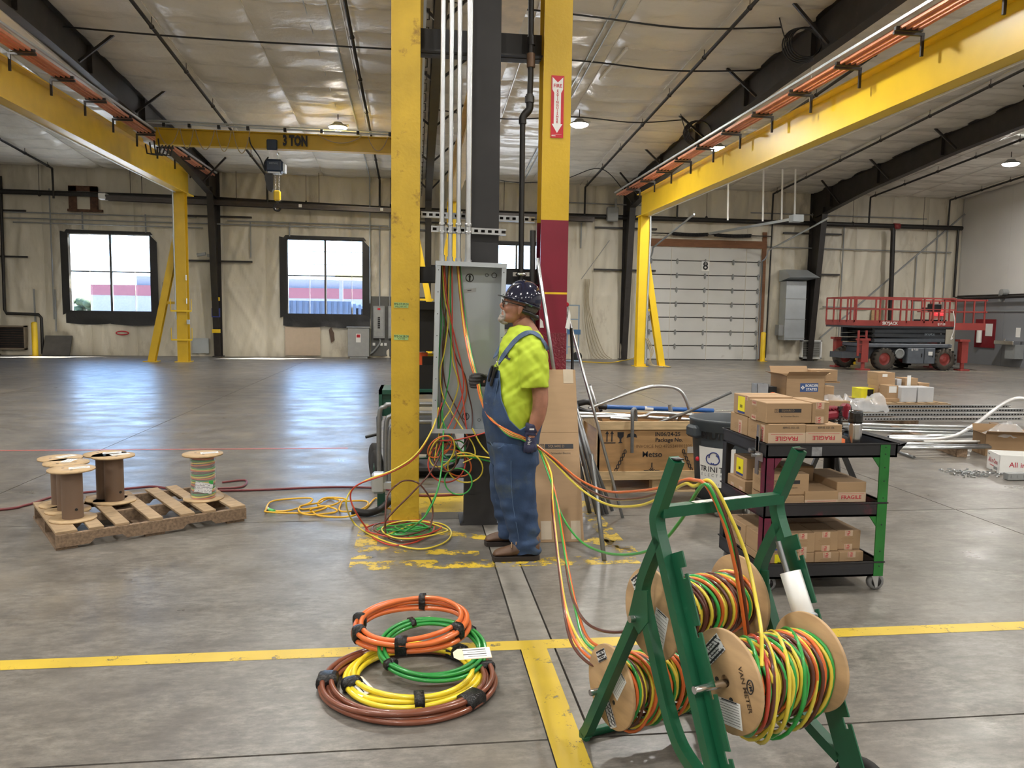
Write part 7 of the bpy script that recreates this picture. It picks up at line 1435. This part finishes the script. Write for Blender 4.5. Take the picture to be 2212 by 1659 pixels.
# ================================================================ SCISSOR LIFT
SR = mat('red_lift_paint', (.33, .055, .048), .45, var=.12, scale=3); SGY = mat('dark_lift_grey', (.055, .062, .075), .5, var=.12); SGL = mat('grey_lift_panel', (.11, .125, .15), .5)
L0, L1, LY, LB = 13.55, 16.95, 22.6, 24.25
lf = empty('scissor_lift', (15.4, 23.4, 0), 0, 'red and dark grey scissor lift parked by the back wall', 'scissor lift')
for x in (14.66, 16.72):
    for y in (LY, LB-.35):
        wl = MB().lathe([(.2, -.12), (.32, -.13), (.355, -.10), (.355, .10), (.32, .13), (.2, .12), (.2, -.12)], (x-(.0 if y == LY else .55), y+.12, .355), (0, 1, 0), 28, closed_profile=True).build('tyre', mat('dusty_tyre', (.075, .062, .05), .85, var=.25), lf, world=True)
        MB().lathe([(.0, -.06), (.08, -.10), (.1, -.05), (.19, -.04), (.215, -.11), (.21, .1), (.0, .1)], (x-(.0 if y == LY else .55), y+.12, .355), (0, 1, 0), 22).build('rim', SR, wl, world=True)
        for k in range(16):
            a = 2*PI*k/16; MB().box((x-(.0 if y == LY else .55)+.35*math.cos(a), y+.02, .355+.35*math.sin(a)), (.05, .12, .03), Matrix.Rotation(-a+PI/2, 3, 'Y')).build('tread_lug', RUBBER, wl, world=True)
MB().bb((14.1, LY+.25, .35), (17.0, LB-.2, .78)).build('chassis', SGY, lf, world=True)
MB().bb((14.05, LY+.02, .72), (16.95, LB, .84), bev=.02).build('chassis_top', SGL, lf, world=True)
for x0, x1 in ((15.42, 15.98), (16.0, 16.36)): d_ = MB().bb((x0, LY-.01, .22), (x1, LY+.25, .71), bev=.01).build('side_door', SGL, lf, world=True); MB().bb((x1-.1, LY-.02, .42), (x1-.07, LY-.01, .54)).build('latch', BLACK, d_, world=True)
MB().lathe([(.12, -.02), (.16, -.02), (.16, .02), (.12, .02), (.12, -.02)], (15.18, LY+.05, .53), (0, 1, 0), 20, closed_profile=True).cyl((15.18, LY+.05, .53), (15.18, LY+.2, .53), .12, 16).build('exhaust_port', GREYP, lf, world=True)
for k, z in enumerate((.93, 1.08, 1.22, 1.33)):
    MB().bar((14.25, LY+.15, z+(.03 if k % 2 else 0)), (16.75, LY+.15, z+(0 if k % 2 else .03)), .10, .13, bev=.02).build('scissor_arm', SGL if k == 0 else SGY, lf, world=True); MB().bar((14.0, LB-.2, z), (16.75, LB-.2, z+.03), .10, .13).build('scissor_arm', SGY, lf, world=True)
    MB().cyl((14.25, LY+.05, z), (14.25, LB-.1, z), .06, 8).build('pivot', BLACK, lf, world=True)
MB().bb((L0, LY, 1.34), (L1, LB, 1.40)).build('deck', SGY, lf, world=True); MB().bb((L0-.02, LY-.02, 1.40), (L1, LY, 1.57)).bb((L0-.02, LY, 1.40), (L0, LB, 1.57)).build('toe_board', SR, lf, world=True)
MB().bb((L1, LY+.05, 1.31), (18.02, LB-.05, 1.36)).bb((L1, LY, 1.30), (18.05, LY+.02, 1.52)).bb((18.03, LY, 1.30), (18.05, LB, 1.52)).build('extension_deck', SR, lf, world=True)
zr = 2.28
def rail(p, q, r=.024, nm='guard_rail'): MB().bar(p, q, r*2, r*2).build(nm, SR, lf, world=True)
for y in (LY, LB):
    rail((L0, y, zr), (L1, y, zr)); rail((L0, y, 1.93), (L1, y, 1.93), .018); rail((L1-.35, y+.06, zr-.03), (18.05, y+.06, zr-.03)); rail((L1-.1, y+.06, 1.88), (18.05, y+.06, 1.88), .018)
    for x in (L0, L0+.85, L0+1.05, L0+1.75, 15.9, 16.2, 16.6): rail((x, y, 1.5), (x, y, zr), .02, 'guard_post')
    for x in (L1+.06, 17.32, 17.65, 18.03): rail((x, y+.06, 1.5), (x, y+.06, zr-.03), .02, 'guard_post')
for x, z in ((L0, zr), (L0, 1.93), (18.05, zr-.03), (18.05, 1.88)): rail((x, LY, z), (x, LB, z))
for y in (LY+.4, LY+.8, LY+1.2): rail((L0, y, 1.5), (L0, y, zr), .02, 'guard_post')
for x, s in ((13.95, -1), (17.35, 1)):
    for y in (LY-.05, LB-.2): MB().bb((x-.11, y, .25), (x+.11, y+.2, .98)).bb((x-.2, y-.02, .93), (x+.15, y+.22, 1.0)).cyl((x, y+.1, .05), (x, y+.1, .3), .06, 8).bb((x-.16, y-.06, 0), (x+.16, y+.26, .05)).build('outrigger', SR, lf, world=True)
ld = MB()
for x in (13.72, 13.98): ld.bar((x, LY-.02, .45), (x, LY-.02, 1.25), .05, .05)
for k in range(3): ld.bar((13.72, LY-.02, .55+k*.26), (13.98, LY-.02, .55+k*.26), .03, .03)
ld.build('ladder', SR, lf, world=True)
MB().bb((13.2, LY, .38), (14.1, LY+.7, .56)).build('battery_tray', SGY, lf, world=True)
MB().box((16.45, LY+.3, 2.0), (.35, .25, .25), bev=.03).box((16.2, LY+.3, 1.95), (.2, .2, .1)).build('control_box', BLACK, lf, world=True)
text('SKYJACK', .13, WHITE, lf, (14.75, LY-.024, 1.48), (1, 0, 0), (0, 0, 1), bold=.03); text('SKYJACK', .09, mat('pale_logo', (.25, .3, .35), .5), lf, (16.2, LY+.09, 1.14), (1, 0, 0), (0, 0, 1), bold=.03)
text('SJ 7135', .09, WHITE, lf, (16.5, LY-.024, 1.47), (1, 0, 0), (0, 0, 1), bold=.02); text('SJ 7135', .08, WHITE, lf, (15.65, LY-.014, .66), (1, 0, 0), (0, 0, 1), bold=.02)
MB().bb((16.12, LY-.02, .48), (16.26, LY-.012, .6)).build('sticker', PAPER, lf, world=True)
MB().tube(cr([(16.85, LY-.05, 1.9), (16.9, LY-.08, 1.6), (16.92, LY-.05, 1.3), (16.85, LY-.03, 1.0), (16.92, LY-.02, 1.05)], 6), .015, 6).build('hose', WHITE, lf, world=True)
bollard(15.4, 25.6, .55, 'short yellow bollard behind the scissor lift')
# ================================================================ HAND TRUCK (pale blue) BY THE WALL
hk = empty('hand_truck', (5.1, 26.1, 0), 0, 'grey hand truck with red winch beside the red column', 'hand truck'); HBL = mat('pale_blue_steel', (.22, .30, .38), .5)
for x in (4.75, 5.15, 5.55): MB().bar((x, 26.1, .25), (x, 26.15, 1.95), .04, .04).build('rail', HBL, hk, world=True)
for z in (.5, .95, 1.45, 1.93): MB().bar((4.75, 26.1, z), (5.55, 26.1, z), .04, .04).build('rung', HBL, hk, world=True)
MB().bb((5.15, 26.05, .93), (5.6, 26.1, 1.1)).build('blue_plate', mat('blue_sheet', (.06, .16, .32), .5), hk, world=True)
MB().ell((4.85, 26.0, 1.92), (.14, .1, .1)).ell((5.05, 26.0, 1.95), (.12, .09, .09)).build('winch', SREDM, hk, world=True)
for x in (4.8, 5.5): MB().lathe([(.03, -.03), (.15, -.03), (.17, 0), (.15, .03), (.03, .03)], (x, 26.05, .17), (.3, 1, 0), 18).build('wheel', RUBBER, hk, world=True)
MB().bb((4.7, 25.7, .02), (5.6, 26.1, .05)).build('toe_plate', HBL, hk, world=True)
MB().tube(cr([(1.18, 5.84, 1.5), (1.20, 5.86, 1.25), (1.19, 5.83, 1.05), (1.20, 5.84, .8)], 6), .012, 8).build('black_hose', BLACK, loc=(1.19, 5.84, .8), label='black hose hanging at the edge of the red column', cat='hose')
# ================================================================ BORDER STATES CARTONS
def F(a): return a
def opencarton(x0, x1, y0, y1, z0, z1, label, rz=0., m=CARD, logo=None, grp=None, flaps=True, wallt=.006, name='open_carton'):
    o = empty(name, ((x0+x1)/2, (y0+y1)/2, z0), R(rz), label, 'carton', grp); w_, d_, h = (x1-x0)/2, (y1-y0)/2, z1-z0
    for nm, a, b in (('front_wall', (-w_, -d_, 0), (w_, -d_+wallt, h)), ('rear_wall', (-w_, d_-wallt, 0), (w_, d_, h)), ('side_wall', (-w_, -d_, 0), (-w_+wallt, d_, h)), ('side_wall', (w_-wallt, -d_, 0), (w_, d_, h)), ('bottom', (-w_, -d_, 0), (w_, d_, wallt))): MB().bb(a, b).build(nm, m, o)
    if flaps:
        fl_ = h*.38
        MB().add([(-w_, -d_, h), (w_, -d_, h), (w_+.02, -d_-fl_*.75, h+fl_*.45), (-w_-.02, -d_-fl_*.75, h+fl_*.45)], [(0, 1, 2, 3)]).build('flap', m, o); MB().add([(-w_, d_, h), (w_, d_, h), (w_, d_+fl_*.4, h+fl_*.8), (-w_, d_+fl_*.4, h+fl_*.8)], [(0, 1, 2, 3)]).build('flap', m, o)
        for s in (-1, 1): MB().add([(s*w_, -d_, h), (s*w_, d_, h), (s*(w_+fl_*.7), d_, h+fl_*.25), (s*(w_+fl_*.7), -d_, h+fl_*.25)], [(0, 1, 2, 3)]).build('flap', m, o)
        for c in ALLCH[o.name][-4:]: c.modifiers.new('t', 'SOLIDIFY').thickness = .004
    return o
bs = opencarton(5.48, 6.12, 10.9, 11.35, .36, .74, 'large open carton with blue company patch', 4)
M = wmat(bs); ex, ez = M.to_3x3() @ Vector((1, 0, 0)), Vector((0, 0, 1)); pc = M @ Vector((.06, -.2252, .2))
decal(bs, pc, ex, ez, .30, .13, mat('blue_patch', (.04, .09, .25), .6), 'company_patch'); text('BORDER', .055, PAPER, bs, pc+ex*.04+ez*.028+Vector((0, -.003, 0)), ex, ez, bold=.02); text('STATES', .055, PAPER, bs, pc+ex*.04-ez*.028+Vector((0, -.003, 0)), ex, ez, bold=.02)
for dx, dz in ((0, .018), (0, -.018), (.018, 0), (-.018, 0)): decal(bs, pc-ex*.105+ex*dx+ez*dz, (ex+ez), (ez-ex), .02, .02, PAPER, 'patch_emblem', .0003, .0012)
carton(5.2, 6.55, 10.9, 11.6, .12, .355, 'low wide carton under the open company carton', 'cartons beyond the cart')
carton(6.16, 6.42, 11.15, 11.5, .36, .56, 'small carton right of the open company carton', 'cartons beyond the cart')
carton(6.10, 6.55, 11.3, 11.6, .62, .80, 'flat carton resting behind the open company carton, right', 'cartons beyond the cart'); MB().box((6.35, 11.45, .605), (.5, .3, .02)).build('cardboard_sheet', CARDD, loc=(6.35, 11.45, .6), label='cardboard sheet below the flat carton', cat='sheet')
sc_ = mat('clear_film', (.75, .76, .78), .15, var=.1, alpha=.35)
P = np.zeros((24, 10, 3))
for i in range(24):
    for j in range(10): x = 5.9+.055*i; P[i, j] = (x, 10.85+.05*j*(1+.2*math.sin(i)), .16+.22*math.sin(PI*j/9)*(.5+.8*float(vn(i*.6, j*.8, 1)))+.06*float(vn(i*1.7, j*1.3, 2)))
gridmesh(P, 'plastic_film', sc_, None, label='crumpled clear plastic film before the company carton', cat='plastic film')
gp_ = opencarton(5.1, 5.28, 11.0, 11.2, .36, .60, 'grey plastic tub left of the open company carton', 0, mat('grey_tub', (.35, .37, .40), .5), flaps=False, name='plastic_tub'); gp_['category'] = 'tub'
MB().bb((5.3, 11.02, .36), (5.42, 11.2, .56)).build('black_case', BLACK, loc=(5.36, 11.1, .36), label='black case between the grey tub and company carton', cat='case')
wb = empty('wire_bundle', (5.05, 10.5, .25), 0, 'bundle of coloured wires spilling beside the cart', 'wire bundle')
for k, c in enumerate(('orange', 'yellow', 'orange', 'yellow', 'brown', 'orange')): MB().tube(cr([(4.35+.03*k, 10.2, .02+.01*k), (4.6, 10.3+.03*k, .2), (5.0+.02*k, 10.5, .42+.02*k), (5.22, 10.6, .44-.03*k), (5.28+.02*k, 10.62, .30), (5.15, 10.5, .14+.01*k)], 6), .015, 6).build('strand', WC[c], wb, world=True)
pl2 = empty('pallet', (5.8, 11.25, 0), 0, 'pallet under the company carton, behind the cart', 'pallet')
for k in range(6): MB().bb((-.75+k*.28, -.4, .1), (-.6+k*.28, .4, .118)).build('deck_board', WOOD, pl2)
for y in (-.38, 0, .34): MB().bb((-.75, y, .02), (.8, y+.04, .1)).build('stringer', WD2, pl2)
for k in range(3): MB().bb((-.75+k*.68, -.4, 0), (-.6+k*.68, .4, .02)).build('bottom_board', WD2, pl2)
# ================================================================ FAR PALLET WITH SMALL CARTONS
fp = empty('pallet', (8.85, 13.2, 0), R(-2), 'far pallet stacked with small cartons near the lift', 'pallet')
for k in range(7): MB().bb((-.72+k*.2, -.55, .105), (-.58+k*.2, .6, .125)).build('deck_board', WOOD, fp)
for y in (-.55, .0, .55): MB().bb((-.72, y, .02), (.68, y+.05, .105)).build('stringer', WOOD, fp)
for x in (-.72, -.05, .55): MB().bb((x, -.55, 0), (x+.13, .6, .02)).build('bottom_board', WOOD, fp)
g9 = 'cartons on the far pallet'; z0 = .127; ZTOP = 0
def c2(px0, px1, py0, py1, Y, d, label, m=CARD, zb=None, form=None):
    global ZTOP; a, b_ = aY(px0, py1, Y), aY(px1, py0, Y); zz = a.z if zb is None else (ZTOP if zb == 'on' else zb); ZTOP = b_.z+.001; o = carton(a.x, b_.x, Y, Y+d, max(zz, z0), b_.z, label, g9, m=m)
    if form: decal(o, aY((px0*(1-form[0])+px1*form[0]), py0*(1-form[1])+py1*form[1], Y), (1, 0, 0), (0, 0, 1), (b_.x-a.x)*form[2], (b_.z-max(zz, z0))*form[3], PAPER, 'shipping_form')
    return o
WBX = mat('white_carton', (.50, .51, .53), .6, var=.04)
c2(1946, 1981, 837, 873, 12.75, .35, 'left white carton on the far pallet', WBX, z0); c2(1981.5, 2018, 837, 873, 12.75, .35, 'right white carton on the far pallet', WBX, z0)
c2(1913, 1946, 861, 874, 12.8, .3, 'low brown carton before the stack on the far pallet', zb=z0); c2(1916, 1941, 833, 861, 12.85, .25, 'brown carton with white form, upright on the far pallet', form=(.5, .3, .7, .5))
c2(1892, 1915, 860, 872, 13.1, .3, 'bottom brown carton of the far stack', zb=z0, form=(.3, .5, .3, .4)); c2(1894, 1914, 846, 859.5, 13.1, .3, 'third brown carton of the far stack', zb='on', form=(.5, .4, .6, .5)); c2(1895, 1914, 833, 845.5, 13.1, .3, 'second brown carton of the far stack', zb='on', form=(.5, .3, .6, .4)); c2(1897, 1934, 820, 832.5, 13.1, .35, 'wide brown carton near the top of the far stack', zb='on')
c2(1897, 1934, 805, 820, 13.12, .35, 'topmost brown carton of the far stack', zb='on', form=(.4, .4, .3, .4)); c2(1955, 1983, 817, 836.5, 13.15, .3, 'brown carton with white label behind the white cartons', zb=z0, form=(.3, .4, .3, .6)); c2(1984, 2008, 828, 837, 13.3, .3, 'flat brown carton behind the right white carton', zb=z0); c2(1937, 1948, 819, 837, 13.2, .2, 'white paper-faced carton beside the stack', WBX, z0)
yp = c2(1859, 1893, 839, 862, 13.2, .3, 'yellow and black case at the left of the far pallet', mat('bright_yellow_case', (.72, .66, .02), .5), z0); decal(yp, aY(1880, 850, 13.2), (1, 0, 0), (0, 0, 1), .12, .15, BLACK, 'dark_panel')
# ================================================================ CONDUIT AND STRUT PILE ON TIMBERS, RIGHT
g10 = 'conduits on the floor at right'
def timber(p, q, w_, h_, label): p, q = Vector(p), Vector(q); MB().bar((p.x, p.y, h_/2), (q.x, q.y, h_/2), w_, h_, bev=.004).build('timber', WD2, loc=(p.x, p.y, 0), label=label, cat='timber', group='timbers under the conduits')
timber(fl(2078, 988), fl(1930, 935), .12, .10, 'timber under the conduits nearest the cart'); timber(fl(2200, 960), fl(2145, 925), .12, .09, 'timber under the conduits at the right edge'); timber(fl(2010, 925)+Vector((0, .3, 0)), fl(1800, 900), .1, .09, 'timber under the rear strut pile')
def two(x0, y0, x1, y1, z, r, label, m=GALV): return cond(fl(x0, y0, z), fl(x1, y1, z), r, label, g10, m)
two(1930, 960, 2138, 955, .125, .022, 'front conduit of the right-hand pile'); two(1925, 965, 2145, 962, .125, .02, 'second conduit of the right-hand pile', GREYC); two(1940, 968, 2140, 966, .12, .018, 'third conduit of the right-hand pile'); two(1930, 972, 1975, 988, .02, .016, 'short conduit offcut on the floor', GREYC)
two(1920, 945, 2150, 940, .12, .03, 'thick conduit behind the bent one'); two(1995, 954, 2212, 953, .15, .014, 'bright thin conduit crossing the pile', WHITE)
tubec([fl(1920, 947, .13), fl(2040, 947, .13), Vector(fl(2100, 940, .13))+Vector((0, 0, .12)), Vector(fl(2150, 940, .13))+Vector((.1, 0, .42)), Vector(fl(2175, 942, .13))+Vector((.2, 0, .48)), Vector(fl(2200, 945, .13))+Vector((.3, 0, .36)), Vector(fl(2240, 945, .13))+Vector((.3, 0, .1))], .024, 'bent white conduit arching at the right edge', mat('bright_galv', (.80, .81, .82), .3, .6), g10)
for k in range(6):
    zz = .12+.045*(k % 3); y_ = 10.6+.16*k; x1_ = 9.2+.15*((k*3) % 4); o = strut(5.9+.12*k, x1_, zz, y_, ['nearest', 'second', 'third', 'fourth', 'fifth', 'farthest'][k]+' slotted strut of the pile on the floor', 0)
two(1790, 915, 2180, 925, .11, .02, 'long conduit before the strut pile'); two(1790, 922, 2150, 932, .11, .02, 'second long conduit before the strut pile', GREYC); two(1800, 928, 2130, 937, .11, .018, 'third long conduit before the strut pile')
# open cartons at the right edge
op = opencarton(6.75, 7.25, 8.2, 8.55, 0, .26, 'brown open carton at the right edge', -16, CARDD); 
P = np.zeros((12, 12, 3))
for i in range(12):
    for j in range(12): u_, v_ = i/11*2-1, j/11*2-1; P[i, j] = (7.05+.22*u_, 8.35+.17*v_, .22+.16*(1-u_*u_)*(1-v_*v_)+.03*float(vn(i, j, 4)))
gridmesh(P, 'plastic_bag', sc_, None, label='clear plastic bag in the brown open carton', cat='plastic bag')
ao = opencarton(6.12, 6.62, 7.18, 7.52, 0, .20, 'white open carton with red script print at the right edge', -20, WHITE, flaps=False)
M = wmat(ao); ex = M.to_3x3() @ Vector((0, -1, 0)); pc = M @ Vector((-.2515, 0, .11)); pf = M @ Vector((0, -.1715, .1)); exf = M.to_3x3() @ Vector((1, 0, 0))
text('All in One', .075, REDINK, ao, pc, ex, (0, 0, 1), bold=.01, sx=.8); text('All in One', .075, REDINK, ao, pf, exf, (0, 0, 1), bold=.01); decal(ao, pc+ex*.08-Vector((0, 0, .065)), ex, (0, 0, 1), .1, .03, GREYP, 'print_block'); decal(ao, pc-ex*.02-Vector((0, 0, .05)), ex, (0, 0, 1), .12, .008, REDINK, 'print_line'); decal(ao, pc-ex*.12+Vector((0, 0, .06)), ex, (0, 0, 1), .05, .012, GREYP, 'print_line')
sp_ = MB()
for k in range(130):
    c = Vector((5.55+random.random()*.75, 7.25+random.gauss(0, .1)+.25*0, .008)); c.y += .25*(6.2-c.x)*.5; sp_.box(c, (.03+.03*random.random(), .012, .012), Matrix.Rotation(random.random()*3, 3, 'Z') @ Matrix.Rotation(random.random()*.5, 3, 'Y'))
tag(sp_.build('spilled_fittings', GALV), 'shiny small steel fittings spilled by the white carton', 'fittings', kind='stuff')
ju = MB().box((6.02, 6.98, .04), (.22, .07, .07), bev=.004)
for k in range(3): ju.box((5.95+k*.07, 6.944, .045), (.018, .004, .028))
ju.build('grey_box', GREYP, loc=(6.02, 6.98, 0), label='small grey steel box before the white carton', cat='box')
MB().prism([(0, 0), (.26, 0), (.26, .22), (.12, .22)], (6.28, 7.02, .0), (1, -.1, 0), (0, .25, 1), .006).build('steel_plate', STEEL, loc=(6.28, 7.02, 0), label='shiny steel plate leaning on the white carton', cat='plate')
# ================================================================ CONDUIT BENDER CART BEHIND THE YELLOW COLUMN
bd_ = empty('conduit_bender', (.1, 7.3, 0), 0, 'green wheeled conduit bender behind the yellow column', 'bender'); GR2 = mat('bender_green', (.012, .07, .045), .45, var=.15)
for x, y in ((-.36, 7.05), (-.40, 7.45)): w1 = MB().lathe([(.05, -.03), (.15, -.035), (.17, -.02), (.17, .02), (.15, .035), (.05, .03)], (x, y, .17), (1, .25, 0), 24).build('wheel', RUBBER, bd_, world=True); MB().cyl((x-.03, y, .17), (x+.03, y, .17), .055, 12).build('hub', GR2, bd_, world=True)
MB().bb((-.34, 7.0, .86), (.42, 7.5, .90)).bb((-.34, 7.0, .62), (-.31, 7.5, .9)).bb((-.31, 7.02, .66), (-.2, 7.05, .88)).build('table', GR2, bd_, world=True)
MB().bar((-.30, 7.1, .12), (.5, 7.1, .18), .06, .10).bar((-.30, 7.45, .12), (.5, 7.45, .18), .06, .10).bar((.1, 7.1, .3), (.45, 7.1, .15), .06, .06).build('base_frame', GR2, bd_, world=True)
for k, (xo, zz) in enumerate(((-.33, .78), (-.27, .70), (-.24, .62))): MB().tube(cr([(xo, 6.9, .02), (xo, 6.9, zz-.12), (xo+.05, 6.9, zz-.02), (xo+.15, 6.9, zz), (.45, 6.9, zz)], 6), .022, 10).build('roller_tube', GREYC, bd_, world=True)
MB().bb((-.1, 7.1, .9), (.3, 7.4, 1.12)).prism([(0, 0), (.35, 0), (.1, .3), (0, .3)], (.05, 7.12, .9), (1, 0, 0), (0, 0, 1), -.25).build('head', BLACK, bd_, world=True)
MB().bb((.0, 7.15, 1.12), (.1, 7.3, 1.23)).build('orange_switch', mat('orange_plastic', (.8, .12, .03), .5), bd_, world=True); MB().bb((.1, 7.15, 1.12), (.16, 7.3, 1.22)).build('yellow_switch', YELB, bd_, world=True)
MB().bb((.02, 7.05, 1.25), (.34, 7.3, 1.63)).bb((.02, 7.0, 1.63), (.34, 7.05, 1.70)).build('control_screen', BLACK, bd_, world=True)
MB().bb((-.05, 7.0, .82), (.4, 7.03, .88)).build('slotted_bar', GALV, bd_, world=True)
MB().bb((-.02, 7.05, .30), (.35, 7.35, .62)).build('motor', SGY, bd_, world=True)
MB().cyl((-.46, 7.0, .47), (-.34, 7.0, .5), .014, 8).bb((-.36, 6.98, .42), (-.33, 7.02, .66)).build('lever', BLACK, bd_, world=True)
cp = empty('pipe_vice', (-.26, 6.3, 0), 0, 'grey vice jaw on green post beside the yellow column base', 'vice')
MB().box((-.30, 6.15, .24), (.11, .1, .17), bev=.02).box((-.22, 6.13, .22), (.08, .05, .05)).build('jaw', GALVM, cp, world=True); MB().bb((-.31, 6.12, 0), (-.25, 6.18, .17)).build('post', GR2, cp, world=True); MB().tube(cr([(-.5, 6.0, .05), (-.38, 6.0, .03), (-.28, 6.05, .05), (-.2, 6.05, .12)], 5), .03, 8).build('foot_pedal', BLACK, cp, world=True)
